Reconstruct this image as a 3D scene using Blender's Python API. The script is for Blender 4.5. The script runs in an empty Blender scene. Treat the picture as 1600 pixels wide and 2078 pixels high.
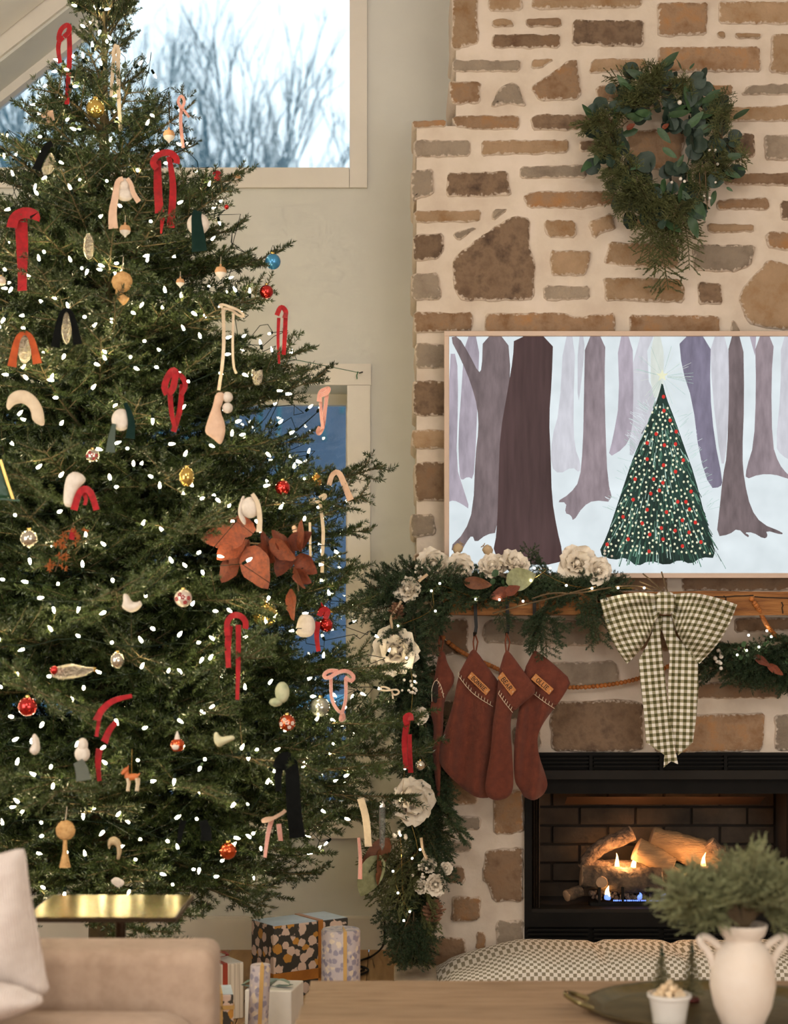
import bpy, math, random
import numpy as np
from mathutils import Vector, Matrix, noise
from mathutils.geometry import delaunay_2d_cdt

random.seed(7)
RNG = np.random.default_rng(7)
SC = bpy.context.scene
COL = SC.collection
PI = math.pi
V = Vector

# ---------------------------------------------------------------- camera
F = 3333.3            # focal length in pixels of the 1600 x 2078 frame
EYE = 1.3
HORIZON = 1274.0
cam_d = bpy.data.cameras.new('camera')
cam_d.lens = 50.0
cam_d.sensor_width = 24.0
cam_d.sensor_fit = 'HORIZONTAL'
cam_d.shift_y = (HORIZON - 1039.0) / 1600.0
cam_d.clip_end = 300
cam_d.dof.use_dof = True
cam_d.dof.focus_distance = 5.9
cam_d.dof.aperture_fstop = 2.4
cam = bpy.data.objects.new('camera', cam_d)
cam.location = (0, 0, EYE)
cam.rotation_euler = (PI / 2, 0, 0)
COL.objects.link(cam)
SC.camera = cam

# ---------------------------------------------------------------- view, world, lights
SC.view_settings.view_transform = 'Standard'
SC.view_settings.look = 'None'
SC.view_settings.gamma = 1.0
SC.view_settings.use_curve_mapping = False
SC.view_settings.exposure = -0.38
SC.cycles.max_bounces = 5
SC.cycles.diffuse_bounces = 3
SC.cycles.glossy_bounces = 2
SC.cycles.use_adaptive_sampling = True
SC.cycles.adaptive_threshold = 0.08
SC.cycles.adaptive_min_samples = 12
SC.cycles.transmission_bounces = 4
SC.cycles.transparent_max_bounces = 12
SC.cycles.sample_clamp_indirect = 4.0

world = bpy.data.worlds.new('overcast_winter_sky')
SC.world = world
world.use_nodes = True
bg = world.node_tree.nodes['Background']
bg.inputs[0].default_value = (0.84, 0.95, 1.0, 1)
bg.inputs[1].default_value = 2.2


def area_light(name, loc, target, sx, sy, power, color):
    d = bpy.data.lights.new(name, 'AREA')
    d.shape = 'RECTANGLE'
    d.size, d.size_y = sx, sy
    d.energy = power
    d.color = color
    o = bpy.data.objects.new(name, d)
    o.location = loc
    o.rotation_euler = (V(target) - V(loc)).to_track_quat('-Z', 'Y').to_euler()
    COL.objects.link(o)
    return o


# added, unseen lights: one for assumed windows behind the camera, the rest plain fills
area_light('assumed_rear_light', (2.5, -1.6, 1.2), (0.9, 6, 0.6), 3.6, 1.9, 150, (1.0, 0.955, 0.90))  # area light added for windows assumed behind the camera, none is modelled
area_light('overhead_fill_light', (1.6, 1.6, 3.6), (0.9, 5.2, 1.0), 1.4, 1.4, 22, (1.0, 0.87, 0.72))  # added overhead fill
area_light('foreground_fill_light', (-1.0, -0.6, 3.7), (0.0, 4.2, 0.3), 0.8, 0.8, 85, (1.0, 0.94, 0.86))  # added fill that brightens the foreground, no actual lamp here
pl_d = bpy.data.lights.new('ceiling_fill_light', 'POINT')  # unseen point fill, added to lift the ceiling and walls
pl_d.energy = 14; pl_d.color = (1.0, 0.90, 0.78); pl_d.shadow_soft_size = 0.25
pl_o = bpy.data.objects.new('ceiling_fill_light', pl_d); pl_o.location = (0.9, 2.2, 3.3); COL.objects.link(pl_o)
area_light('left_fill_light', (-2.6, 2.2, 1.5), (0.2, 4.6, 0.8), 1.8, 1.8, 66, (1.0, 0.96, 0.91))  # added fill from the left, where the wall has no window


# ---------------------------------------------------------------- helpers
def P(px, py, Y):
    return V(((px - 800.0) / F * Y, Y, EYE - (py - HORIZON) / F * Y))


def lin(r, g, b):
    out = []
    for c in (r, g, b):
        c /= 255.0
        out.append(c / 12.92 if c <= 0.04045 else ((c + 0.055) / 1.055) ** 2.4)
    return tuple(out)


class MB:
    """collects shapes of ONE object"""
    def __init__(self):
        self.v, self.f, self.m, self.uv, self.at = [], [], [], [], []

    def vert(self, p, uv=(0, 0), at=0.0):
        self.v.append((p[0], p[1], p[2])); self.uv.append(uv); self.at.append(at)
        return len(self.v) - 1

    def face(self, idx, m=0):
        self.f.append(tuple(idx)); self.m.append(m)

    def box(self, lo, hi, m=0, rot=None, org=None):
        x0, y0, z0 = lo; x1, y1, z1 = hi
        b = len(self.v)
        for z in (z0, z1):
            for x, y in ((x0, y0), (x1, y0), (x1, y1), (x0, y1)):
                p = V((x, y, z))
                if rot is not None:
                    p = rot @ (p - org) + org
                self.vert(p)
        for q in ((0, 3, 2, 1), (4, 5, 6, 7), (0, 1, 5, 4), (1, 2, 6, 5), (2, 3, 7, 6), (3, 0, 4, 7)):
            self.face([b + i for i in q], m)
        return self

    def obox(self, c, ax, ay, az, m=0):
        """box by centre and three half-axis vectors"""
        b = len(self.v); c = V(c)
        for sz in (-1, 1):
            for sx, sy in ((-1, -1), (1, -1), (1, 1), (-1, 1)):
                self.vert(c + V(ax) * sx + V(ay) * sy + V(az) * sz)
        for q in ((0, 3, 2, 1), (4, 5, 6, 7), (0, 1, 5, 4), (1, 2, 6, 5), (2, 3, 7, 6), (3, 0, 4, 7)):
            self.face([b + i for i in q], m)
        return self

    def tube(self, pts, r, n=6, m=0, cap=True, flat=1.0):
        pts = [V(p) for p in pts]
        rs = r if isinstance(r, (list, tuple)) else [r] * len(pts)
        b = len(self.v)
        prev = None
        for i, p in enumerate(pts):
            t = (pts[min(i + 1, len(pts) - 1)] - pts[max(i - 1, 0)])
            if t.length < 1e-9:
                t = V((0, 0, 1))
            t.normalize()
            if prev is None:
                a = t.cross(V((0, 1, 0)))
                if a.length < 0.05:
                    a = t.cross(V((1, 0, 0)))
            else:
                a = prev - t * prev.dot(t)
            a.normalize(); prev = a
            c = t.cross(a)
            for k in range(n):
                w = 2 * PI * k / n
                self.vert(p + a * math.cos(w) * rs[i] + c * math.sin(w) * rs[i] * flat, (k / n, i))
        for i in range(len(pts) - 1):
            for k in range(n):
                k2 = (k + 1) % n
                self.face((b + i * n + k, b + i * n + k2, b + (i + 1) * n + k2, b + (i + 1) * n + k), m)
        if cap:
            self.face([b + k for k in range(n)][::-1], m)
            e = b + (len(pts) - 1) * n
            self.face([e + k for k in range(n)], m)
        return self

    def lathe(self, prof, n=20, m=0, c=(0, 0, 0), mat=None):
        """prof: (radius, z) from bottom to top"""
        b = len(self.v); c = V(c)
        for i, (r, z) in enumerate(prof):
            for k in range(n):
                w = 2 * PI * k / n
                p = V((max(r, 1e-5) * math.cos(w), max(r, 1e-5) * math.sin(w), z))
                if mat is not None:
                    p = mat @ p
                self.vert(c + p, (k / n, i / max(1, len(prof) - 1)))
        for i in range(len(prof) - 1):
            for k in range(n):
                k2 = (k + 1) % n
                self.face((b + i * n + k, b + i * n + k2, b + (i + 1) * n + k2, b + (i + 1) * n + k), m)
        self.face([b + k for k in range(n)][::-1], m)
        e = b + (len(prof) - 1) * n
        self.face([e + k for k in range(n)], m)
        return self

    def sphere(self, c, r, n=16, rings=10, m=0, sx=1, sy=1, sz=1):
        prof = [(r * math.sin(PI * i / rings), -r * math.cos(PI * i / rings)) for i in range(rings + 1)]
        S = Matrix.Diagonal((sx, sy, sz))
        return self.lathe(prof, n, m, c, S)

    def grid(self, fn, nu, nv, m=0, uvs=(1, 1), closed_u=False):
        b = len(self.v)
        for j in range(nv + 1):
            for i in range(nu + 1):
                u, w = i / nu, j / nv
                self.vert(fn(u, w), (u * uvs[0], w * uvs[1]))
        for j in range(nv):
            for i in range(nu):
                a = b + j * (nu + 1) + i
                self.face((a, a + 1, a + nu + 2, a + nu + 1), m)
        return self

    def strip(self, pts, width, thick=0.0012, twist=0.0, m=0, widths=None, hint=(0, 1, 0)):
        """a ribbon with a rectangular section"""
        pts = [V(p) for p in pts]
        b = len(self.v); n = len(pts); L = 0.0
        pw = None
        for i, p in enumerate(pts):
            t = pts[min(i + 1, n - 1)] - pts[max(i - 1, 0)]
            if t.length < 1e-9:
                t = V((0, 0, -1))
            t.normalize()
            h = V(hint); h = h - t * h.dot(t)
            if h.length < 0.15:
                h = V((0.3, 0.2, 1)) - t * V((0.3, 0.2, 1)).dot(t)
            h.normalize()
            w = t.cross(h)
            if pw is not None and w.dot(pw) < 0:
                w = -w; h = -h
            pw = w.copy()
            a = twist * math.sin(i / max(1, n - 1) * PI * 1.7 + 0.4)
            ww = w * math.cos(a) + h * math.sin(a)
            hh = h * math.cos(a) - w * math.sin(a)
            wd = (widths[i] if widths else width) / 2
            if i:
                L += (p - pts[i - 1]).length
            for s, q in ((-1, -1), (1, -1), (1, 1), (-1, 1)):
                self.vert(p + ww * wd * s + hh * thick / 2 * q, ((s + 1) / 2 * width, L))
        for i in range(n - 1):
            for k in range(4):
                k2 = (k + 1) % 4
                self.face((b + i * 4 + k, b + i * 4 + k2, b + i * 4 + 4 + k2, b + i * 4 + 4 + k), m)
        self.face((b + 3, b + 2, b + 1, b), m)
        e = b + (n - 1) * 4
        self.face((e, e + 1, e + 2, e + 3), m)
        return self

    def mesh(self, name, mats, smooth=True, angle=None):
        me = bpy.data.meshes.new(name)
        me.from_pydata(self.v, [], self.f)
        for mt in (mats if isinstance(mats, (list, tuple)) else [mats]):
            me.materials.append(mt)
        if any(self.m):
            me.polygons.foreach_set('material_index', self.m)
        if any(u != (0, 0) for u in self.uv):
            l = me.uv_layers.new(name='UVMap')
            idx = np.empty(len(me.loops), dtype=np.int32)
            me.loops.foreach_get('vertex_index', idx)
            l.data.foreach_set('uv', np.array(self.uv, dtype=np.float32)[idx].ravel())
        if any(self.at):
            a = me.attributes.new('rim', 'FLOAT', 'POINT')
            a.data.foreach_set('value', np.array(self.at, dtype=np.float32))
        if smooth:
            me.polygons.foreach_set('use_smooth', [True] * len(me.polygons))
            if angle:
                try:
                    me.set_sharp_from_angle(angle=angle)
                except Exception:
                    pass
        me.update()
        return me


LOC = {}


def tag(o, label=None, cat=None, group=None, kind=None):
    if label: o['label'] = label
    if cat: o['category'] = cat
    if group: o['group'] = group
    if kind: o['kind'] = kind
    return o


def thing(name, label, cat, loc=(0, 0, 0), group=None):
    o = bpy.data.objects.new(name, None)
    o.empty_display_size = 0.05
    COL.objects.link(o)
    o.location = loc
    LOC[o.name] = V(loc)
    return tag(o, label, cat, group)


def obj(name, me, parent=None, mat=None, label=None, cat=None, group=None, kind=None):
    """mesh data -> object; a parent Empty's offset is cancelled so that meshes stay in world coordinates"""
    o = bpy.data.objects.new(name, me)
    COL.objects.link(o)
    if parent is not None:
        o.parent = parent
        if parent.name in LOC:
            o.matrix_parent_inverse = Matrix.Translation(-LOC[parent.name])
    if mat is not None:
        o.matrix_basis = mat
    return tag(o, label, cat, group, kind)


def mk(name, mb, mats, parent=None, smooth=True, angle=0.7, **kw):
    return obj(name, mb.mesh(name, mats, smooth, angle), parent, **kw)


def bevel(o, w, seg=3):
    b = o.modifiers.new('bevel', 'BEVEL')
    b.width = w; b.segments = seg; b.limit_method = 'ANGLE'; b.angle_limit = 0.7
    return o


# ---------------------------------------------------------------- materials
MATS = {}


def M(name, c1, c2=None, scale=8.0, rough=0.6, metal=0.0, bump=0.0, bscale=None, detail=5.0,
      sheen=0.0, stretch=(1, 1, 1), objrand=0.0, ramp=(0.35, 0.65), spec=0.5, trans=0.0, coat=0.0, c3=None):
    if name in MATS:
        return MATS[name]
    m = bpy.data.materials.new(name)
    m.use_nodes = True
    nt = m.node_tree; N = nt.nodes; L = nt.links
    b = N['Principled BSDF']
    b.inputs['Roughness'].default_value = rough
    b.inputs['Metallic'].default_value = metal
    b.inputs['Specular IOR Level'].default_value = spec
    if sheen: b.inputs['Sheen Weight'].default_value = sheen
    if coat: b.inputs['Coat Weight'].default_value = coat
    if trans: b.inputs['Transmission Weight'].default_value = trans
    tc = N.new('ShaderNodeTexCoord'); mp = N.new('ShaderNodeMapping')
    mp.inputs['Scale'].default_value = stretch
    L.new(tc.outputs['Object'], mp.inputs[0])
    no = N.new('ShaderNodeTexNoise')
    no.inputs['Scale'].default_value = scale
    no.inputs['Detail'].default_value = detail
    no.inputs['Roughness'].default_value = 0.6
    L.new(mp.outputs[0], no.inputs['Vector'])
    cr = N.new('ShaderNodeValToRGB')
    c2 = c2 or tuple(c * 0.85 for c in c1)
    cr.color_ramp.elements[0].position = ramp[0]; cr.color_ramp.elements[0].color = (*c1, 1)
    cr.color_ramp.elements[1].position = ramp[1]; cr.color_ramp.elements[1].color = (*c2, 1)
    if c3:
        e = cr.color_ramp.elements.new(0.5 * (ramp[0] + ramp[1])); e.color = (*c3, 1)
    L.new(no.outputs['Fac'], cr.inputs[0])
    out = cr.outputs[0]
    if objrand:
        oi = N.new('ShaderNodeObjectInfo')
        hs = N.new('ShaderNodeHueSaturation')
        mr = N.new('ShaderNodeMapRange')
        mr.inputs['To Min'].default_value = 1 - objrand; mr.inputs['To Max'].default_value = 1 + objrand
        L.new(oi.outputs['Random'], mr.inputs[0])
        L.new(mr.outputs[0], hs.inputs['Value'])
        L.new(out, hs.inputs['Color'])
        out = hs.outputs[0]
    L.new(out, b.inputs['Base Color'])
    if bump:
        bn = N.new('ShaderNodeTexNoise')
        bn.inputs['Scale'].default_value = bscale or scale * 4
        bn.inputs['Detail'].default_value = 6
        L.new(mp.outputs[0], bn.inputs['Vector'])
        bp = N.new('ShaderNodeBump')
        bp.inputs['Strength'].default_value = bump
        bp.inputs['Distance'].default_value = 0.01
        L.new(bn.outputs['Fac'], bp.inputs['Height'])
        L.new(bp.outputs[0], b.inputs['Normal'])
    MATS[name] = m
    return m


def EM(name, c, strength):
    if name in MATS:
        return MATS[name]
    m = bpy.data.materials.new(name); m.use_nodes = True
    b = m.node_tree.nodes['Principled BSDF']
    b.inputs['Base Color'].default_value = (*c, 1)
    b.inputs['Emission Color'].default_value = (*c, 1)
    b.inputs['Emission Strength'].default_value = strength
    MATS[name] = m
    return m


def nodes_of(m):
    return m.node_tree.nodes, m.node_tree.links, m.node_tree.nodes['Principled BSDF']


# ---------------------------------------------------------------- polygon tools
def chaikin(pts, k=0.25, closed=True, it=1):
    for _ in range(it):
        out = []
        n = len(pts)
        for i in range(n if closed else n - 1):
            a, b = V(pts[i]), V(pts[(i + 1) % n])
            out.append(a.lerp(b, k)); out.append(a.lerp(b, 1 - k))
        if not closed:
            out = [V(pts[0])] + out[1:-1] + [V(pts[-1])]
        pts = out
    return pts


def resample(pts, step, closed=True):
    pts = [V(p) for p in pts]
    out = []
    n = len(pts)
    for i in range(n if closed else n - 1):
        a, b = pts[i], pts[(i + 1) % n]
        k = max(1, int(round((b - a).length / step)))
        for j in range(k):
            out.append(a.lerp(b, j / k))
    if not closed:
        out.append(pts[-1])
    return out


def smooth_path(pts, it=2):
    return chaikin([V(p) for p in pts], 0.25, False, it)


def inside(p, poly):
    x, y = p[0], p[1]; c = False
    n = len(poly)
    for i in range(n):
        a, b = poly[i], poly[i - 1]
        if (a[1] > y) != (b[1] > y) and x < (b[0] - a[0]) * (y - a[1]) / (b[1] - a[1]) + a[0]:
            c = not c
    return c


def seg_dist(P_, poly):
    """distance of points (n,2) to a closed outline"""
    A = np.array([(p[0], p[1]) for p in poly]); B = np.roll(A, -1, 0)
    d = np.full(len(P_), 1e9)
    for a, b in zip(A, B):
        ab = b - a; l2 = max(1e-12, ab @ ab)
        t = np.clip(((P_ - a) @ ab) / l2, 0, 1)
        q = a + t[:, None] * ab
        d = np.minimum(d, np.hypot(*(P_ - q).T))
    return d


def puff(mb, poly, toworld, thick, step, fold=None, m=0, edge=None, back=True, flatback=False, round_it=1, pw=0.5, uvs=None):
    """a padded shape from an outline (2D, any unit): toworld(x, y, h) places it, h = height towards the viewer"""
    poly = chaikin([V((p[0], p[1])) for p in poly], 0.22, True, round_it) if round_it else [V((p[0], p[1])) for p in poly]
    poly = resample(poly, step)
    xs = [p[0] for p in poly]; ys = [p[1] for p in poly]
    pts = [V((p[0], p[1])) for p in poly]
    nb = len(pts)
    inner = []
    y = min(ys) + step * 0.5; r = 0
    while y < max(ys):
        x = min(xs) + (step * 0.5 if r % 2 else 0)
        while x < max(xs):
            if inside((x, y), poly):
                inner.append((x, y))
            x += step
        y += step * 0.87; r += 1
    if inner:
        ia = np.array(inner)
        d = seg_dist(ia, poly)
        ia = ia[d > step * 0.45]
        pts += [V((a, b)) for a, b in ia]
    res = delaunay_2d_cdt(pts, [(i, (i + 1) % nb) for i in range(nb)], [], 1, 1e-6)
    vs = [(p[0], p[1]) for p in res[0]]
    d = seg_dist(np.array(vs), poly)
    edge = edge or max(d) * 0.9
    hs = [max(0.0, 1 - (1 - min(1, q / edge)) ** 2) ** pw for q in d]
    b0 = len(mb.v)
    U = uvs or (lambda x, y: (x, y))
    for (x, y), h in zip(vs, hs):
        f = fold(x, y) if fold else 0
        mb.vert(toworld(x, y, thick * h * (1 if not flatback else 2) + f), U(x, y))
    for t in res[2]:
        mb.face([b0 + i for i in t][::-1], m)
    if back:
        b1 = len(mb.v)
        for (x, y), h in zip(vs, hs):
            f = fold(x, y) if fold else 0
            mb.vert(toworld(x, y, (-thick * h if not flatback else -0.0006) + f * 0.9), U(x, y))
        for t in res[2]:
            mb.face([b1 + i for i in t], m)
    return mb


def px_plane(Y):
    """outline in picture pixels, on the upright plane at depth Y; h towards the room"""
    def f(x, y, h):
        p = P(x, y, Y)
        return V((p.x, p.y - h, p.z))
    return f


def np_mesh(name, verts, quads, mats):
    me = bpy.data.meshes.new(name)
    nv, nq = len(verts), len(quads)
    me.vertices.add(nv); me.vertices.foreach_set('co', np.asarray(verts, dtype=np.float32).ravel())
    me.loops.add(nq * 4); me.loops.foreach_set('vertex_index', np.asarray(quads, dtype=np.int32).ravel())
    me.polygons.add(nq)
    me.polygons.foreach_set('loop_start', np.arange(0, nq * 4, 4, dtype=np.int32))
    for mt in mats:
        me.materials.append(mt)
    me.update(calc_edges=True)
    me.validate()
    return me


# ---------------------------------------------------------------- conifer foliage
class Foliage:
    """needles (one quad each) along twigs, plus the woody twigs"""
    def __init__(self, seed):
        self.r = np.random.default_rng(seed)
        self.nv = []; self.wood = MB()

    def needles(self, pts, dens, nl, nw, ang=0.95, keep_down=0.6, start=0.0):
        pts = np.array([tuple(p) for p in pts], dtype=float)
        seg = np.diff(pts, axis=0); sl = np.linalg.norm(seg, axis=1); tot = sl.sum()
        n = int(tot * (1 - start) * dens)
        if n < 2:
            return
        r = self.r
        s = np.sort(r.uniform(start, 1, n)) * tot
        cum = np.concatenate([[0], np.cumsum(sl)])
        k = np.clip(np.searchsorted(cum, s) - 1, 0, len(sl) - 1)
        base = pts[k] + seg[k] * ((s - cum[k]) / np.maximum(sl[k], 1e-9))[:, None]
        t = seg[k] / np.maximum(sl[k], 1e-9)[:, None]
        up = np.array([0, 0, 1.0])
        a = np.cross(t, up); a /= np.maximum(np.linalg.norm(a, axis=1), 1e-6)[:, None]
        b = np.cross(a, t)
        phi = r.uniform(0, 2 * PI, n)
        phi = np.where((np.sin(phi) < -0.25) & (r.random(n) > keep_down), -phi, phi)
        tip = np.clip((s / tot - 0.8) / 0.2, 0, 1)
        an = (ang + r.normal(0, 0.16, n)) * (1 - 0.55 * tip)
        d = t * np.cos(an)[:, None] + (a * np.cos(phi)[:, None] + b * np.sin(phi)[:, None]) * np.sin(an)[:, None]
        ln = nl * r.uniform(0.75, 1.15, n) * (1 - 0.25 * tip)
        w = np.cross(d, r.normal(0, 1, (n, 3))); w /= np.maximum(np.linalg.norm(w, axis=1), 1e-6)[:, None]
        w *= nw / 2
        p1 = base + d * (ln * 0.35)[:, None]
        p2 = base + d * ln[:, None]
        p2[:, 2] += 0.06 * ln
        self.nv.append(np.stack([base, p1 + w, p2, p1 - w], axis=1))

    def twig(self, p, d, L, r0, dens, nl, nw, bend=0.1, n=5, ang=0.95, start=0.0, wood=True):
        pts = [V(p)]; d = V(d).normalized()
        b = V(self.r.normal(0, bend, 3))
        for i in range(n):
            d = (d + b / n + V((0, 0, 0.02))).normalized()
            pts.append(pts[-1] + d * (L / n))
        if wood:
            self.wood.tube(pts, [r0 * (1 - 0.7 * i / n) for i in range(n + 1)], 4, cap=False)
        self.needles(pts, dens, nl, nw, ang, start=start)
        return pts

    def bake(self, name, needle_mat, wood_mat):
        q = np.concatenate(self.nv).reshape(-1, 3)
        nm = np_mesh(name + '_needles', q, np.arange(len(q)).reshape(-1, 4), [needle_mat])
        return self.wood.mesh(name + '_wood', [wood_mat], True), nm


def bough(name, L, seed, mats, dens=520, nl=0.021, nw=0.0022, droop=0.0, spacing=0.045, side=0.46, third=True, thick=0.007, lift=0.12, ang=0.95, gap3=0.03):
    f = Foliage(seed); r = f.r
    main = [V((0, 0, 0))]; d = V((1, 0, droop)).normalized(); n = 10
    for i in range(n):
        d = (d + V((0, r.normal(0, 0.03), lift * (i / n - 0.35) * 0.5))).normalized()
        main.append(main[-1] + d * (L / n))
    f.wood.tube(main, [thick * (1 - 0.75 * i / n) for i in range(n + 1)], 5, cap=False)
    f.needles(main, dens, nl, nw, ang, start=0.3)
    s = 0.12 * L; k = 0
    while s < L * 0.97:
        i = min(n - 1, int(s / L * n)); p = main[i].lerp(main[i + 1], s / L * n - i)
        t = (main[i + 1] - main[i]).normalized()
        for sg in (-1, 1):
            if r.random() < 0.1:
                continue
            sl = side * (L - s) * r.uniform(0.65, 1.1) + 0.05 + 0.04 * r.random()
            a = r.uniform(0.75, 1.05)
            sd = t * math.cos(a) + V((0, sg, 0)) * math.sin(a) + V((0, 0, r.normal(0.03, 0.22)))
            tw = f.twig(p, sd, sl, thick * 0.4, dens, nl, nw, 0.12, 5, ang, start=0.05)
            if third and sl > 0.09:
                q = 0.04; m2 = 0
                while q < sl - 0.02:
                    j = min(4, int(q / sl * 5)); pp = tw[j].lerp(tw[j + 1], q / sl * 5 - j)
                    tt = (tw[j + 1] - tw[j]).normalized()
                    si = tt.cross(V((0, 0, 1))).normalized() * (1 if m2 % 2 else -1)
                    a2 = r.uniform(0.6, 1.0)
                    f.twig(pp, tt * math.cos(a2) + si * math.sin(a2) + V((0, 0, r.normal(0.02, 0.18))),
                           min(0.11, 0.5 * (sl - q) + 0.03) * r.uniform(0.7, 1.1), thick * 0.25, dens, nl, nw, 0.1, 3, ang, wood=False)
                    q += gap3; m2 += 1
        s += spacing * r.uniform(0.8, 1.2); k += 1
    return f.bake(name, *mats)


def frame_from(d, roll=0.0):
    """rotation that turns local +X to direction d, local Z kept upwards"""
    d = V(d).normalized()
    z = V((0, 0, 1))
    if abs(d.z) > 0.97:
        z = V((0, -1, 0))
    y = z.cross(d).normalized(); z = d.cross(y)
    R = Matrix((d, y, z)).transposed().to_4x4()
    return R @ Matrix.Rotation(roll, 4, 'X')


def place(meshes, name, parent, p, d, scale=1.0, roll=0.0, sub='needles'):
    """a woody part and its needles as sub-part, sharing mesh data"""
    Mx = Matrix.Translation(V(p)) @ frame_from(d, roll) @ Matrix.Diagonal((scale, scale, scale, 1))
    w = obj(name, meshes[0], parent, Mx)
    n = bpy.data.objects.new(sub, meshes[1]); COL.objects.link(n); n.parent = w
    n['kind'] = 'stuff'
    return w
# ================================================================ materials used in many places
WALL = M('warm_white_paint', lin(217, 215, 207), lin(211, 209, 201), 3, 0.75, bump=0.03, bscale=60)
TRIM = M('trim_paint', lin(228, 220, 208), lin(222, 214, 202), 4, 0.5)
CEIL = M('ceiling_paint', lin(240, 236, 230), lin(234, 230, 224), 3, 0.7)
MORTAR = M('pale_mortar', lin(226, 210, 194), lin(208, 190, 172), 5, 0.95, bump=0.35, bscale=22, c3=lin(218, 202, 184))
NEEDLE = M('fir_needles', (0.028, 0.048, 0.012), (0.056, 0.082, 0.022), 6, 0.32, objrand=0.25)
BARK = M('fir_twig_bark', (0.10, 0.075, 0.035), (0.16, 0.12, 0.05), 30, 0.8)
SPRUCE = M('garland_needles', (0.024, 0.048, 0.020), (0.045, 0.075, 0.030), 6, 0.5, objrand=0.25)
CEDAR = M('cedar_foliage', (0.095, 0.108, 0.034), (0.15, 0.16, 0.056), 8, 0.6, objrand=0.25)
TWIG = M('brown_twig', (0.09, 0.055, 0.025), (0.14, 0.09, 0.04), 20, 0.8)
GOLD = M('gold_metal', (0.75, 0.52, 0.18), (0.65, 0.42, 0.12), 10, 0.25, 1.0)
SILVER = M('silver_metal', (0.8, 0.78, 0.74), (0.7, 0.68, 0.64), 10, 0.15, 1.0)
BLACK = M('black_metal', (0.008, 0.007, 0.006), (0.012, 0.010, 0.009), 12, 0.5, 0.0, spec=0.25)
WIRE = M('dark_green_wire', (0.006, 0.014, 0.008), None, 5, 0.6, spec=0.1)
BULB = EM('warm_bulb', (1.0, 0.82, 0.48), 120.0)


def prism(mb, poly, y0, y1, m=0):
    b = len(mb.v); n = len(poly)
    for y in (y0, y1):
        for x, z in poly:
            mb.vert((x, y, z))
    mb.face([b + i for i in range(n)], m)
    mb.face([b + n + i for i in range(n)][::-1], m)
    for i in range(n):
        j = (i + 1) % n
        mb.face((b + j, b + i, b + n + i, b + n + j), m)


WALLY = 6.65
CY = 6.18              # face of the stone chimney
XR = 1.02              # centre line of the chimney and ridge


def ceil_z(x):
    return 3.70 + (x + 1.596) * 0.8 if x <= XR else ceil_z(2 * XR - x)


# floor, with oak planks where it shows
FLOORM = M('oak_floor', lin(176, 138, 92), lin(150, 112, 70), 3, 0.45, stretch=(9, 0.8, 1), bump=0.05, objrand=0.08)
fb = MB(); fb.box((-3.2, -2.4, -0.12), (5.3, WALLY, -0.012))
floor = mk('floor', fb, M('subfloor', lin(150, 112, 70)), smooth=False, kind='structure')
x = -3.18
while x < 5.25:
    w = 0.14
    pm = MB()
    if -1.5 < x < 0.7:
        cuts = [-2.35, 1.2 + random.uniform(-0.6, 0.6), 4.3 + random.uniform(-0.7, 0.9), WALLY - 0.005]
    else:
        cuts = [-2.35, 2.4 + random.uniform(-1, 1), WALLY - 0.005]
    for a, b_ in zip(cuts, cuts[1:]):
        pm = MB(); pm.box((x, a + 0.0015, -0.012), (x + w - 0.003, b_ - 0.0015, 0.0))
        mk('plank', pm, FLOORM, floor, smooth=False)
    x += w

# walls
wb = MB()
prism(wb, [(-0.18, 0), (5.3, 0), (5.3, ceil_z(5.3)), (XR, ceil_z(XR)), (-0.18, ceil_z(-0.18))], WALLY, 6.95)
prism(wb, [(-3.2, 2.28), (-0.18, 2.28), (-0.18, 3.158), (-2.27, 3.158), (-3.2, ceil_z(-3.2))], WALLY, 6.95)
prism(wb, [(-2.14, 3.158), (-0.18, 4.71), (-0.18, 4.84), (-2.28, 3.158)], WALLY, 6.95)
prism(wb, [(-3.2, 0), (-0.18, 0), (-0.18, 0.54), (-3.2, 0.54)], WALLY, 6.95)
prism(wb, [(-1.22, 0.54), (-1.08, 0.54), (-1.08, 2.28), (-1.22, 2.28)], WALLY, 6.95)
prism(wb, [(-3.2, 0.54), (-2.1, 0.54), (-2.1, 2.28), (-3.2, 2.28)], WALLY, 6.95)
mk('wall_back', wb, WALL, smooth=False, kind='structure')
for nm, x0, x1 in (('wall_left', -3.3, -3.2), ('wall_right', 5.3, 5.4)):
    b_ = MB(); b_.box((x0, -2.4, -0.1), (x1, 6.95, ceil_z(-3.2) + 0.06)); mk(nm, b_, WALL, smooth=False, kind='structure')
b_ = MB(); prism(b_, [(-3.2, -0.1), (5.3, -0.1), (5.3, ceil_z(5.3)), (XR, ceil_z(XR)), (-3.2, ceil_z(-3.2))], -2.5, -2.4)
mk('wall_rear', b_, WALL, smooth=False, kind='structure')

cb = MB()
prism(cb, [(-3.3, ceil_z(-3.3)), (XR, ceil_z(XR)), (XR, ceil_z(XR) + 0.1), (-3.3, ceil_z(-3.3) + 0.1)], -2.5, 7.0)
prism(cb, [(5.4, ceil_z(5.4)), (5.4, ceil_z(5.4) + 0.1), (XR, ceil_z(XR) + 0.1), (XR, ceil_z(XR))], -2.5, 7.0)
ceiling = mk('ceiling', cb, CEIL, smooth=False, kind='structure')
# wide ceiling boards near the gable, with open joints between them
nrm = V((-0.8, 0, 1)).normalized(); along = V((1, 0, 0.8)).normalized()
for i in range(9):
    a = V((-3.15, 0, ceil_z(-3.15))) + along * (0.64 * i)
    c = a + along * 0.32 - nrm * 0.008
    bm_ = MB(); bm_.obox((c.x, 4.43, c.z), along * 0.316, V((0, 2.19, 0)), nrm * 0.007)
    mk('ceiling_board', bm_, CEIL, ceiling, smooth=False)

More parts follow.
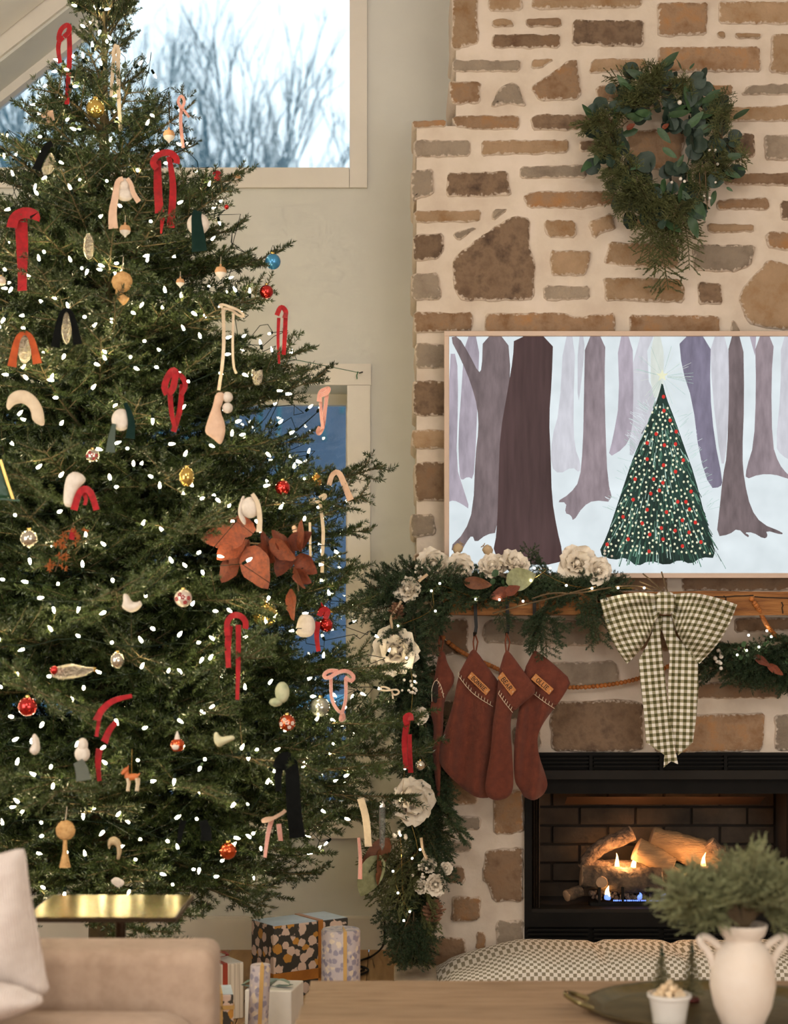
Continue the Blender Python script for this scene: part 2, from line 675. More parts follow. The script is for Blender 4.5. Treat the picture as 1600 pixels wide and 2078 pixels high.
# baseboards
b_ = MB(); b_.box((-3.2, WALLY - 0.018, 0.0), (0.07, WALLY - 0.0005, 0.128)); b_.box((-3.2, WALLY - 0.012, 0.128), (0.07, WALLY - 0.0005, 0.134))
mk('baseboard_back', b_, TRIM, smooth=False, kind='structure')

GLASS = bpy.data.materials.new('window_glass'); GLASS.use_nodes = True
nt = GLASS.node_tree; nt.nodes.clear()
o_ = nt.nodes.new('ShaderNodeOutputMaterial'); mx = nt.nodes.new('ShaderNodeMixShader')
tr = nt.nodes.new('ShaderNodeBsdfTransparent'); gl = nt.nodes.new('ShaderNodeBsdfGlossy'); lw = nt.nodes.new('ShaderNodeFresnel')
gl.inputs['Roughness'].default_value = 0.02; lw.inputs['IOR'].default_value = 1.5
tr.inputs[0].default_value = (0.93, 0.96, 0.98, 1)
nt.links.new(lw.outputs[0], mx.inputs[0]); nt.links.new(tr.outputs[0], mx.inputs[1]); nt.links.new(gl.outputs[0], mx.inputs[2]); nt.links.new(mx.outputs[0], o_.inputs[0])


def quadpane(poly, y):
    b = MB(); prism(b, poly, y, y + 0.006); return b


# upper trapezoid window
w1 = thing('window_1', None, None, (-0.9, 6.9, 3.16)); w1['kind'] = 'structure'
mk('glass_pane', quadpane([(-2.10, 3.16), (-0.18, 3.16), (-0.18, 4.70), (-2.12, 3.17)], 6.925), GLASS, w1, smooth=False)
fr = MB()
prism(fr, [(-2.14, 3.158), (-0.18, 3.158), (-0.18, 3.17), (-2.11, 3.17)], 6.88, 6.95)
mk('bottom_sash', fr, TRIM, w1, smooth=False)
fr = MB(); prism(fr, [(-2.125, 3.170), (-0.18, 4.71), (-0.18, 4.665), (-2.07, 3.170)][::-1], 6.88, 6.95)
mk('diagonal_sash', fr, TRIM, w1, smooth=False)
fr = MB(); prism(fr, [(-2.165, 3.158), (-0.18, 4.71), (-0.18, 4.835), (-2.31, 3.158)][::-1], WALLY - 0.02, WALLY - 0.0005)
mk('diagonal_casing', fr, TRIM, w1, smooth=False)
fr = MB(); fr.box((-2.31, WALLY - 0.02, 3.078), (-0.181, WALLY - 0.0005, 3.158)); mk('bottom_casing', fr, TRIM, w1, smooth=False)
fr = MB(); prism(fr, [(-0.179, 3.078), (-0.109, 3.078), (-0.109, 4.83), (-0.179, 4.80)], WALLY - 0.02, WALLY - 0.0005); mk('side_casing', fr, TRIM, w1, smooth=False)


def low_window(name, x0, x1, right_casing):
    w = thing(name, None, None, ((x0 + x1) / 2, 6.9, 0.54)); w['kind'] = 'structure'
    mk('glass_pane', quadpane([(x0 + .03, 0.57), (x1 - .012, 0.57), (x1 - .012, 2.235), (x0 + .03, 2.235)], 6.925), GLASS, w, smooth=False)
    for nm, bx in (('head_sash', (x0, 2.235, x1, 2.28)), ('bottom_sash', (x0, 0.54, x1, 0.57)),
                   ('side_sash', (x0, 0.57, x0 + .03, 2.235)), ('side_sash', (x1 - .012, 0.57, x1, 2.235))):
        b = MB(); b.box((bx[0], 6.89, bx[1]), (bx[2], 6.95, bx[3])); mk(nm, b, TRIM, w, smooth=False)
    cw = 0.094
    for nm, bx in (('side_casing', (x1 + .001, 0.54, x1 + cw, 2.279)), ('side_casing', (x0 - (cw if not right_casing else 0.069), 0.54, x0 - .001, 2.279)),
                   ('head_casing', (x0 - (cw if not right_casing else 0.069), 2.2805, x1 + cw + .003, 2.366)), ('sill', (x0 - 0.07, 0.45, x1 + cw, 0.539))):
        b = MB(); b.box((bx[0], WALLY - 0.02, bx[1]), (bx[2], WALLY - 0.0005, bx[3])); mk(nm, b, TRIM, w, smooth=False)


low_window('window_2', -1.08, -0.19, True)
low_window('window_3', -2.10, -1.22 - 0.03, False) if False else low_window('window_3', -2.10, -1.24, False)

# outside: deck, railing, wooded hill; blue cast of the light mixed into their colours
SNOW = M('snowy_deck', lin(150, 178, 205), lin(120, 152, 186), 3, 0.8)
b_ = MB(); b_.box((-9, 6.98, -0.35), (9, 10.4, -0.2))
mk('snowy_deck', b_, SNOW, smooth=False, label='snow dusted deck outside the lower windows', cat='deck')
rail = thing('deck_railing', 'blue-lit deck railing seen through the lower window', 'railing', (-1, 10.0, -0.2))
RAILM = M('blue_lit_railing', lin(120, 186, 220), lin(108, 170, 205), 3, 0.6)  # blue outdoor light is put into the railing colour
for zz in (0.08, 0.82):
    b_ = MB(); b_.box((-6, 9.97, zz), (4, 10.03, zz + 0.07)); mk('rail', b_, RAILM, rail, smooth=False)
for i in range(12):
    b_ = MB(); xx = -5.9 + i * 0.85; b_.box((xx, 9.95, -0.2), (xx + 0.09, 10.05, 1.0)); mk('post', b_, RAILM, rail, smooth=False)
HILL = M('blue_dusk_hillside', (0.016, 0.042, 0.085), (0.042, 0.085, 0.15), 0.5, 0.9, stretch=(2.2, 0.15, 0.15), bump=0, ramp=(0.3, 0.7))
hb = MB()
hb.grid(lambda u, w: V((-40 + 80 * u, 11 + 32 * w, -1.6 + 10.6 * w ** 0.9 + 0.5 * math.sin(9 * u + 3 * w))), 24, 16)
mk('ground_hillside', hb, HILL, kind='structure')
BARE = M('hazed_winter_bark', (0.065, 0.19, 0.25), (0.045, 0.14, 0.19), 2, 0.9)  # pale teal of the bright haze painted into the bark


def bare_tree(seed, h):
    r = random.Random(seed); b = MB()
    def grow(p, d, L, rad, lev):
        pts = [p]; dd = d.copy()
        for i in range(4):
            dd = (dd + V((r.gauss(0, .12), r.gauss(0, .12), 0.07))).normalized(); pts.append(pts[-1] + dd * L / 4)
        b.tube(pts, [rad * (1 - .14 * i) for i in range(5)], 4 if lev < 2 else 3, cap=False)
        if lev < 4:
            for i in range(4 if lev else 7):
                t = r.uniform(0.25, 1.0); k = min(3, int(t * 4)); q = pts[k].lerp(pts[k + 1], t * 4 - k)
                a = r.uniform(.2, .6); az = r.uniform(0, 2 * PI)
                nd = (dd * math.cos(a) + V((math.cos(az), math.sin(az), .25)) * math.sin(a)).normalized()
                grow(q, nd, L * r.uniform(.4, .62), rad * .5, lev + 1)
    grow(V((0, 0, -0.4)), V((r.gauss(0, .05), 0, 1)), h * 0.68, 0.06, 0)
    return b.mesh('bare_tree', [BARE])


bt = [bare_tree(s, h) for s, h in ((3, 7.0), (11, 6.0), (23, 8.0), (31, 6.5))]
spots = [(-11.5, 32), (-10.3, 27), (-9.6, 33), (-8.9, 29), (-8.2, 34), (-7.4, 28), (-6.9, 33), (-6.2, 30), (-5.3, 27), (-5.1, 34), (-4.4, 31),
         (-3.6, 28), (-3.2, 33), (-2.5, 30), (-1.9, 27), (-1.6, 34), (-1.0, 31), (-12.5, 30), (-4.0, 35), (-7.8, 31), (-2.9, 25), (-9.9, 24.5), (-6.0, 25), (-2.2, 35), (-3.8, 26), (-5.7, 32), (-8.5, 26), (-1.2, 29), (-4.8, 29)]
order = sorted(range(len(spots)), key=lambda i: spots[i][0])
for rank, i in enumerate(order):
    X_, Y_ = spots[i]
    w_ = (Y_ - 11) / 32
    z_ = -1.6 + 10.6 * w_ ** 0.9
    o = obj('bare_tree', bt[i % 4], None, Matrix.Translation((X_, Y_, z_)) @ Matrix.Rotation(i * 1.3, 4, 'Z') @ Matrix.Scale(0.85 + 0.25 * random.random(), 4))
    tag(o, 'leafless winter tree blurred on the hill outside the upper window', 'tree', 'bare trees beyond the window')

# ================================================================ stone chimney
def X_(px, Y=CY): return (px - 800) / F * Y
def Z_(py, Y=CY): return EYE - (py - HORIZON) / F * Y


core = MB()
x0, x1 = X_(846), 2 * XR - X_(846)
f0, f1 = X_(1065), 2 * XR - X_(1065)
zf, zs = Z_(1527), Z_(255)
u0, u1 = X_(926), 2 * XR - X_(926)
FACE = CY + 0.006
core.box((x0, FACE, 0.0), (f0, WALLY - 0.001, zf))
core.box((f1, FACE, 0.0), (x1, WALLY - 0.001, zf))
core.box((x0, FACE, zf), (x1, WALLY - 0.001, zs))
core.box((u0, FACE, zs), (u1, WALLY - 0.001, ceil_z(u0) - 0.02))
chimney = mk('wall_chimney', core, MORTAR, smooth=False, kind='structure')


def stone_mat(name, a, b, c):
    m = M(name, a, b, 13, 0.9, bump=0.6, bscale=55, detail=9, c3=c, objrand=0.14, ramp=(0.3, 0.7))
    N, L, B = nodes_of(m)
    src = B.inputs['Base Color'].links[0].from_socket
    at = N.new('ShaderNodeAttribute'); at.attribute_name = 'rim'
    no = N.new('ShaderNodeTexNoise'); no.inputs['Scale'].default_value = 70; no.inputs['Detail'].default_value = 4
    tc = N.new('ShaderNodeTexCoord'); L.new(tc.outputs['Object'], no.inputs['Vector'])
    ad = N.new('ShaderNodeMath'); ad.operation = 'ADD'; L.new(at.outputs['Fac'], ad.inputs[0]); L.new(no.outputs['Fac'], ad.inputs[1])
    mr = N.new('ShaderNodeMapRange'); mr.inputs['From Min'].default_value = 1.12; mr.inputs['From Max'].default_value = 1.32
    L.new(ad.outputs[0], mr.inputs[0])
    mi = N.new('ShaderNodeMix'); mi.data_type = 'RGBA'
    L.new(mr.outputs[0], mi.inputs['Factor']); L.new(src, mi.inputs['A']); mi.inputs['B'].default_value = (*lin(214, 196, 178), 1)
    L.new(mi.outputs['Result'], B.inputs['Base Color'])
    return m


STONE = {
    't': stone_mat('tan_stone', lin(172, 142, 112), lin(146, 110, 74), lin(162, 134, 104)),
    'o': stone_mat('ochre_stone', lin(170, 122, 76), lin(128, 92, 60), lin(156, 126, 98)),
    'd': stone_mat('dark_brown_stone', lin(100, 78, 60), lin(74, 56, 44), lin(128, 104, 82)),
    'g': stone_mat('grey_stone', lin(160, 142, 122), lin(132, 116, 100), lin(152, 136, 118)),
    'b': stone_mat('brown_stone', lin(138, 106, 78), lin(108, 80, 58), lin(134, 108, 84)),
}
STONES = [
 ('t', [(917,-40),(970,-40),(970,30),(974,88),(950,92),(926,102),(915,92),(918,50)]),
 ('t', [(991,-30),(1060,-30),(1060,21),(992,22)]), ('t', [(1081,-30),(1303,-30),(1303,16),(1081,19)]),
 ('t', [(1000,38),(1035,37),(1046,55),(1000,55)]), ('b', [(1067,38),(1140,37),(1140,55),(1068,54)]),
 ('b', [(999,69),(1139,69),(1138,97),(998,98)]), ('d', [(1162,40),(1308,41),(1308,94),(1162,92)]),
 ('o', [(1335,4),(1438,4),(1435,72),(1336,74)]), ('t', [(1459,2),(1640,2),(1640,50),(1459,49)]),
 ('t', [(1455,65),(1472,65),(1472,77),(1456,77)]), ('t', [(1493,67),(1544,69),(1543,79),(1492,77)]),
 ('t', [(1568,68),(1640,68),(1640,150),(1562,149)]), ('o', [(1336,95),(1543,94),(1545,146),(1333,147)]),
 ('g', [(918,121),(1056,122),(1057,145),(918,146)]), ('t', [(1078,121),(1122,117),(1122,124),(1098,141),(1080,140)]),
 ('o', [(1083,170),(1110,155),(1160,118),(1174,122),(1177,160),(1181,190),(1170,203),(1095,205),(1080,185)]),
 ('t', [(1200,119),(1310,118),(1312,140),(1196,150)]), ('o', [(911,170),(916,164),(976,165),(976,208),(918,214),(912,190)]),
 ('g', [(994,216),(1012,180),(1035,166),(1052,172),(1070,214),(1062,217),(1040,210),(1010,216)]),
 ('o', [(1210,173),(1300,171),(1300,205),(1212,205)]), ('o', [(1440,172),(1487,172),(1486,193),(1445,193)]),
 ('g', [(1503,192),(1520,172),(1640,168),(1640,193)]), ('t', [(1460,218),(1598,213),(1640,214),(1640,246),(1462,247)]),
 ('o', [(837,246),(905,243),(907,256),(880,258),(840,261)]), ('o', [(918,235),(985,233),(1056,235),(1055,262),(960,262),(920,258)]),
 ('d', [(1077,240),(1090,231),(1190,232),(1245,240),(1245,265),(1080,263)]), ('g', [(839,283),(957,284),(955,318),(840,319)]),
 ('t', [(978,285),(1155,283),(1156,310),(977,316)]), ('d', [(1176,287),(1190,285),(1240,285),(1240,310),(1177,308)]),
 ('o', [(1270,262),(1390,262),(1385,345),(1275,345)]), ('d', [(1480,270),(1532,270),(1534,318),(1485,322)]),
 ('g', [(1551,273),(1640,272),(1640,326),(1553,325)]), ('g', [(835,345),(880,343),(881,397),(850,402),(838,410),(834,380)]),
 ('d', [(908,350),(1030,346),(1036,380),(1037,397),(906,400)]), ('g', [(1057,338),(1190,333),(1191,361),(1055,363)]),
 ('o', [(1060,400),(1080,388),(1250,387),(1250,415),(1180,424),(1075,422)]), ('b', [(1470,352),(1640,350),(1640,378),(1472,375)]),
 ('o', [(1455,405),(1562,400),(1562,427),(1455,425)]), ('t', [(841,427),(977,427),(975,450),(842,452)]),
 ('g', [(1000,424),(1030,422),(1026,432),(998,448)]), ('g', [(916,474),(945,464),(970,462),(930,489)]),
 ('d', [(925,520),(960,490),(1000,462),(1045,436),(1078,445),(1075,500),(1088,535),(1084,605),(1060,610),(940,611),(921,590),(918,535)]),
 ('t', [(1103,446),(1168,446),(1171,482),(1110,482)]), ('t', [(1192,450),(1242,433),(1250,458),(1250,465),(1225,472),(1205,486)]),
 ('o', [(1275,440),(1310,443),(1340,450),(1340,464),(1275,462)]), ('t', [(1436,453),(1530,455),(1530,471),(1438,473)]),
 ('d', [(1585,406),(1640,406),(1640,446),(1584,446)]), ('d', [(838,475),(903,473),(902,505),(890,527),(840,530)]),
 ('g', [(834,555),(889,552),(895,580),(898,607),(836,610)]), ('t', [(1115,508),(1200,508),(1198,530),(1190,560),(1120,560)]),
 ('g', [(1105,578),(1198,580),(1198,608),(1104,610)]), ('t', [(1226,535),(1237,490),(1300,492),(1378,492),(1378,545),(1300,543)]),
 ('g', [(1405,495),(1535,497),(1525,540),(1495,552),(1410,550)]), ('t', [(1225,562),(1380,565),(1391,580),(1390,615),(1230,610)]),
 ('d', [(1417,573),(1464,572),(1468,617),(1417,617)]),
 ('t', [(1500,605),(1510,580),(1545,545),(1560,527),(1590,532),(1640,550),(1640,670),(1560,668),(1520,655),(1508,630)]),
 ('o', [(1555,470),(1640,470),(1640,512),(1600,510),(1556,503)]), ('o', [(838,633),(960,633),(962,672),(840,676)]),
 ('o', [(985,636),(1100,634),(1150,634),(1160,642),(1250,634),(1250,700),(984,700)]), ('o', [(1277,638),(1462,640),(1462,690),(1277,690)]),
 ('g', [(1484,648),(1500,660),(1512,690),(1484,690)]), ('g', [(841,697),(935,695),(935,747),(845,748)]),
 ('d', [(838,772),(930,772),(930,845),(838,843)]), ('t', [(834,872),(930,871),(930,910),(836,912)]),
 ('b', [(840,938),(930,937),(930,1018),(843,1017)]), ('g', [(833,1043),(880,1042),(886,1070),(884,1086),(835,1091)]),
 ('o', [(840,1123),(900,1117),(930,1117),(930,1147),(840,1145)]), ('b', [(1385,1160),(1640,1160),(1640,1199),(1382,1199)]),
 ('o', [(1240,1160),(1355,1160),(1355,1200),(1240,1200)]), ('b', [(842,1258),(950,1254),(952,1328),(843,1333)]),
 ('g', [(978,1285),(985,1258),(1100,1255),(1215,1262),(1220,1310),(1130,1312),(985,1305)]),
 ('g', [(1075,1345),(1250,1340),(1260,1375),(1250,1395),(1080,1390)]), ('b', [(842,1365),(890,1360),(892,1395),(843,1395)]),
 ('g', [(845,1425),(890,1420),(1060,1425),(1060,1460),(845,1470)]), ('d', [(1120,1425),(1250,1419),(1306,1425),(1306,1523),(1260,1527),(1122,1525),(1115,1470)]),
 ('o', [(1330,1452),(1400,1450),(1553,1446),(1552,1490),(1548,1524),(1395,1529),(1330,1528)]), ('g', [(1572,1450),(1640,1450),(1640,1525),(1574,1524)]),
 ('b', [(1410,1385),(1585,1385),(1587,1417),(1412,1418)]), ('t', [(1280,1280),(1465,1275),(1465,1320),(1285,1322)]),
 ('b', [(1490,1254),(1640,1252),(1640,1278),(1492,1285)]), ('t', [(1490,1335),(1640,1330),(1640,1365),(1490,1370)]),
 ('g', [(1040,1480),(1098,1435),(1100,1520),(1045,1524)]), ('b', [(900,1500),(1020,1495),(1020,1550),(900,1555)]),
 ('o', [(880,1575),(970,1580),(970,1633),(895,1635),(885,1620)]), ('o', [(1002,1612),(1062,1600),(1063,1690),(1002,1695)]),
 ('g', [(910,1660),(920,1655),(976,1657),(976,1685),(915,1684)]), ('g', [(907,1708),(958,1704),(955,1728),(907,1728)]),
 ('b', [(985,1725),(1062,1718),(1062,1830),(1000,1830),(990,1795),(978,1785)]), ('b', [(905,1758),(944,1757),(945,1793),(903,1793)]),
 ('o', [(918,1822),(930,1818),(977,1820),(975,1868),(916,1871)]), ('b', [(858,1830),(893,1815),(895,1880),(860,1890)]),
 ('g', [(1008,1868),(1062,1866),(1062,1925),(1006,1930)]), ('o', [(966,1892),(986,1892),(986,1930),(965,1930)]),
 ('b', [(845,1905),(860,1898),(945,1902),(948,1955),(900,1965),(850,1968),(840,1940)]),
 ('b', [(838,1490),(878,1490),(878,1545),(840,1545)]), ('t', [(838,1590),(872,1592),(872,1660),(840,1660)]), ('b', [(838,1690),(878,1690),(880,1760),(840,1765)]),
]


def stone(kind, poly, wrap=False, seed=0):
    pts = [V((X_(a), Z_(b))) for a, b in poly]
    ar = sum(pts[i].x * pts[i - 1].y - pts[i - 1].x * pts[i].y for i in range(len(pts)))
    if ar > 0:
        pts = pts[::-1]
    pts = chaikin(resample(pts, 0.05), 0.2)
    pts = resample(pts, 0.012)
    n = len(pts)
    cx = sum((p for p in pts), V((0, 0))) / n
    span = min(max(p.x for p in pts) - min(p.x for p in pts), max(p.y for p in pts) - min(p.y for p in pts))
    nn = []
    for i in range(n):
        t = (pts[(i + 2) % n] - pts[i - 2]).normalized()
        nn.append(V((-t.y, t.x)))
    if (cx - pts[0]).dot(nn[0]) < 0:
        nn = [-q for q in nn]
    def jit(p, a):
        q = noise.noise_vector(V((p.x * 38, p.y * 38, seed * 1.7)))
        return V((p.x + q.x * a, p.y + q.y * a))
    mb = MB()
    tk = (0.35 if wrap else 0.05)
    bul = random.uniform(0.004, 0.011)
    ins = min(0.024, span * 0.28)
    rings = [(0, tk, 1.0, 0.004), (0, 0.004, 0.95, 0.006), (min(0.004, ins * .3), -bul * 0.75, 0.72, 0.005), (ins * 0.55, -bul, 0.50, 0.004), (ins, -bul * 1.15, 0.22, 0.003)]
    for ins_, dy, rim, ja in rings:
        for i in range(n):
            q = jit(pts[i] + nn[i] * ins_, ja)
            h = noise.noise(V((q.x * 14, q.y * 14, seed))) * 0.004 if dy < 0 else 0
            mb.vert((q.x, CY + dy + h, q.y), (0, 0), rim)
    for r in range(len(rings) - 1):
        for i in range(n):
            j = (i + 1) % n
            mb.face((r * n + i, r * n + j, (r + 1) * n + j, (r + 1) * n + i))
    c = mb.vert((cx.x, CY - bul * 1.2, cx.y), (0, 0), 0.0)
    b = (len(rings) - 1) * n
    for i in range(n):
        mb.face((b + i, b + (i + 1) % n, c))
    o = mk('stone', mb, STONE[kind], chimney, angle=1.2)
    me = o.data
    import bmesh
    bm = bmesh.new(); bm.from_mesh(me); bmesh.ops.recalc_face_normals(bm, faces=bm.faces); bm.to_mesh(me); bm.free()
    return o


for i, (k, poly) in enumerate(STONES):
    left = min(p[0] for p in poly) < 845 or (min(p[0] for p in poly) < 922 and max(p[1] for p in poly) < 263)
    stone(k, poly, left, i)
    if max(p[0] for p in poly) < 1062 and i % 1 == 0 and min(p[0] for p in poly) < 990:
        stone(k, [(2700 - a, b) for a, b in poly][::-1], left, i + 300)
    
# hearth slab
b_ = MB(); b_.box((X_(800, 5.8), 5.72, 0.0), (2.05, CY + 0.004, 0.032))
bevel(mk('hearth_slab', b_, M('hearth_stone', lin(206, 190, 168), lin(170, 150, 124), 6, 0.85, bump=0.3), smooth=False,
         label='low pale stone hearth slab on the floor before the fireplace', cat='hearth'), 0.008)
# ================================================================ fireplace insert
FY = 6.155
ins = thing('fireplace_insert', 'black metal gas fireplace insert with louvred panels set in the stone', 'fireplace', (XR, 6.3, 0.032))
def fx(px, Y=FY): return (px - 800) / F * Y
def fz(py, Y=FY): return EYE - (py - HORIZON) / F * Y
fl, frr = fx(1066), 2 * XR - fx(1066)
BLK2 = M('satin_black_steel', (0.008, 0.007, 0.006), (0.011, 0.0095, 0.008), 9, 0.6, 0.0, spec=0.08)
BAR = M('lighter_black_steel', (0.020, 0.0165, 0.013), (0.016, 0.013, 0.010), 9, 0.55, 0.0, spec=0.12)
def ipart(name, lo, hi, mat=None):
    b = MB(); b.box(lo, hi); return mk(name, b, mat or BLK2, ins, smooth=False)
top, bar0, bar1 = fz(1528), fz(1563), fz(1581)
ipart('top_frame', (fl, FY, fz(1533)), (frr, FY + 0.03, top))
ipart('louvre_backing', (fl, FY + 0.03, bar0), (frr, FY + 0.04, top))
for k in range(3):
    z = fz(1538 + k * 8)
    for a, b in ((1072, 1196), (1206, 1339), (1349, 1470), (1479, 1628)):
        ipart('louvre', (fx(a), FY + 0.004, z - 0.0055), (fx(b), FY + 0.022, z + 0.001))
for a in (1067, 1197, 1340, 1471, 1629):
    ipart('louvre_divider', (fx(a), FY + 0.006, bar0), (fx(a) + 0.012, FY + 0.028, fz(1533)))
ipart('lintel_bar', (fl, FY - 0.008, bar1), (frr, FY + 0.03, bar0), BAR)
zled, zled2 = fz(1845), fz(1853)
for s, (a, b) in enumerate(((1066, 1080), (2700 - 1080, 2700 - 1066))):
    ipart('side_frame', (fx(a), FY, fz(1853)), (fx(b), FY + 0.03, bar1))
ipart('hood_panel', (fx(1080), FY + 0.025, fz(1612)), (fx(1620), FY + 0.035, bar1))
ipart('bottom_panel', (fl, FY, fz(1881)), (frr, FY + 0.03, zled2))
ipart('front_ledge', (fx(1080), FY + 0.005, zled2), (fx(1620), FY + 0.09, zled), BAR)  # lighter steel tone paints the lit strip along the ledge
for k in range(4):
    z = fz(1886 + k * 9)
    for a, b in ((1072, 1196), (1206, 1339), (1349, 1470), (1479, 1628)):
        ipart('louvre', (fx(a), FY + 0.004, z - 0.006), (fx(b), FY + 0.022, z + 0.001))
ipart('louvre_backing', (fl, FY + 0.03, 0.033), (frr, FY + 0.04, fz(1881)))
# mesh curtain folds at both sides
MESHM = M('bronze_mesh_curtain', (0.075, 0.05, 0.032), (0.03, 0.02, 0.014), 380, 0.55, 0.6, detail=0)
for sx, (a, b) in enumerate(((1081, 1098), (1602, 1619))):
    m_ = MB(); m_.grid(lambda u, w: V((fx(a) + (fx(b) - fx(a)) * u, FY + 0.04 + 0.008 * math.sin(u * 19), fz(1845) + (bar1 - fz(1845)) * w)), 16, 4)
    mk('mesh_curtain', m_, MESHM, ins)
# fire box: refractory panels with brick relief
FB = M('soot_brown_firebrick', (0.10, 0.066, 0.042), (0.05, 0.034, 0.022), 7, 0.9, bump=0.4, objrand=0.2)
SOOT = M('sooted_joint', (0.028, 0.019, 0.013), None, 6, 0.95)
bl, br, bt_, bb = fx(1150, 6.5), fx(1550, 6.5), fz(1590, 6.5), fz(1850, 6.3)
b_ = MB(); b_.box((fl + 0.02, 6.575, 0.05), (frr - 0.02, 6.6, top - 0.02)); mk('back_panel', b_, SOOT, ins, smooth=False)
b_ = MB(); b_.box((fl + 0.004, FY + 0.05, 0.05), (fl + 0.02, 6.6, top - 0.02)); mk('side_panel', b_, SOOT, ins, smooth=False)
b_ = MB(); b_.box((frr - 0.02, FY + 0.05, 0.05), (frr - 0.004, 6.6, top - 0.02)); mk('side_panel', b_, SOOT, ins, smooth=False)
b_ = MB(); b_.box((fl + 0.004, FY + 0.045, top - 0.02), (frr - 0.004, 6.6, top - 0.006)); mk('roof_panel', b_, SOOT, ins, smooth=False)
b_ = MB(); b_.box((fl + 0.004, FY + 0.045, 0.05), (frr - 0.004, 6.6, fz(1850, 6.2))); mk('floor_panel', b_, SOOT, ins, smooth=False)
# brick courses on the back panel
zc = fz(1850, 6.57) + 0.05
row = 0
while zc < top - 0.10:
    xx = fl + 0.03 - (0.11 if row % 2 else 0)
    while xx < frr - 0.03:
        a, c = max(xx, fl + 0.03), min(xx + 0.215, frr - 0.03)
        if c - a > 0.04:
            b_ = MB(); b_.box((a, 6.562, zc), (c, 6.578, zc + 0.066)); bevel(mk('firebrick', b_, FB, ins, smooth=False), 0.004, 2)
        xx += 0.224
    zc += 0.075; row += 1
BAFF = M('firelit_steel_baffle', (0.06, 0.028, 0.014), (0.03, 0.015, 0.008), 5, 0.5, 0.4)  # orange firelight painted into the steel colour
b_ = MB(); b_.grid(lambda u, w: V((fx(1150, 6.3) + (fx(1550, 6.3) - fx(1150, 6.3)) * u, 6.27 + 0.10 * w, fz(1617, 6.27) - 0.04 * w)), 6, 2)
mk('baffle', b_, BAFF, ins)
# burner and grate
b_ = MB(); b_.box((fx(1196, 6.25), 6.225, fz(1848, 6.25)), (fx(1500, 6.25), 6.28, fz(1829, 6.25))); bevel(mk('burner_tray', b_, BLK2, ins, smooth=False), 0.004)
for a in (1217, 1264, 1315, 1366, 1417, 1468):
    b_ = MB(); b_.box((fx(a - 2.5, 6.23), 6.222, fz(1846, 6.23)), (fx(a + 2.5, 6.23), 6.236, fz(1800, 6.23))); mk('grate_bar', b_, BLK2, ins, smooth=False)

# ceramic logs
LOGD = M('charred_log', (0.030, 0.020, 0.013), (0.15, 0.095, 0.055), 22, 0.9, bump=0.9, bscale=60)
LOGT = M('tan_split_log', (0.34, 0.20, 0.09), (0.20, 0.115, 0.055), 9, 0.85, bump=0.6, bscale=50, stretch=(1, 1, 4))
LOGB = M('bark_log', (0.24, 0.145, 0.085), (0.06, 0.036, 0.022), 40, 0.9, bump=1.0, bscale=90)
LOGE = M('cut_log_end', (0.42, 0.26, 0.15), (0.34, 0.20, 0.11), 20, 0.85, bump=0.4)


def log(label, pts, rpx, Y, mat, flat=1.0, dy=0.0, stub=None):
    t = thing('gas_log', label, 'log', P(*pts[len(pts) // 2], Y), 'ceramic logs in the fireplace')
    path = [P(a, b, Y + dy * i / max(1, len(pts) - 1)) for i, (a, b) in enumerate(pts)]
    path = resample(smooth_path(path, 2), 0.008, False)
    s = Y / F; rs = [r * s for r in (rpx if isinstance(rpx, (list, tuple)) else [rpx] * 2)]
    n = len(path)
    b = MB()
    b.tube(path, [rs[0] + (rs[1] - rs[0]) * i / (n - 1) for i in range(n)], 14, cap=False, flat=flat)
    for i, v in enumerate(b.v):
        q = V(v); d = noise.noise(q * 45) * 0.0045 + noise.noise(q * 110) * 0.002
        c = path[i // 14]; w = (q - c); b.v[i] = tuple(c + w * (1 + d / max(w.length, 1e-4)))
    mk('bark', b, mat, t)
    for e, r in ((0, rs[0]), (n - 1, rs[1])):
        dd = (path[e] - path[1 if e == 0 else n - 2]).normalized()
        eb = MB(); eb.tube([path[e] - dd * 0.004, path[e] + dd * 0.001, path[e] + dd * 0.003], [r * 0.99, r * 0.97, r * 0.8], 14, flat=flat)
        mk('cut_end', eb, LOGE, t)
    if stub:
        q = P(*stub, Y - rs[0] * 0.8)
        sb = MB(); sb.tube([q + V((0, 0.03, 0)), q, q + V((-0.002, -0.012, 0.0))], [13 * s, 13 * s, 11.5 * s], 12, cap=True)
        mk('sawn_stub', sb, LOGE, t)
    return t


log('curved bark log arching at the upper left of the fire', [(1188, 1762), (1198, 1736), (1226, 1714), (1260, 1702), (1284, 1690)], (15, 16), 6.36, LOGB)
log('pale tan split log leaning in the middle of the fire', [(1292, 1722), (1325, 1738), (1362, 1760)], (24, 21), 6.30, LOGT, 0.8)
log('wide pale log lying diagonally across the top of the stack', [(1322, 1700), (1390, 1722), (1458, 1752)], (22, 38), 6.40, LOGT, 0.7)
log('brown bark log standing at the right end of the stack', [(1438, 1710), (1462, 1735), (1482, 1775)], (15, 18), 6.38, LOGB)
log('charred front log with a round sawn stub', [(1180, 1778), (1260, 1786), (1342, 1788)], (24, 27), 6.27, LOGD, 0.9, 0.0, (1222, 1790))
log('charred log sloping up to the right behind the juniper', [(1356, 1808), (1410, 1788), (1478, 1772)], (22, 26), 6.27, LOGD, 0.9)
log('bark log glowing under the two left flames', [(1195, 1762), (1262, 1764), (1335, 1762)], (19, 18), 6.36, LOGB)
log('grooved grey log low in the middle of the stack', [(1346, 1772), (1375, 1785), (1400, 1798)], (24, 20), 6.33, LOGB)
log('small log with a pinkish cut end at far left', [(1178, 1808), (1150, 1818)], (12, 12), 6.24, LOGD, 1.0, -0.03)
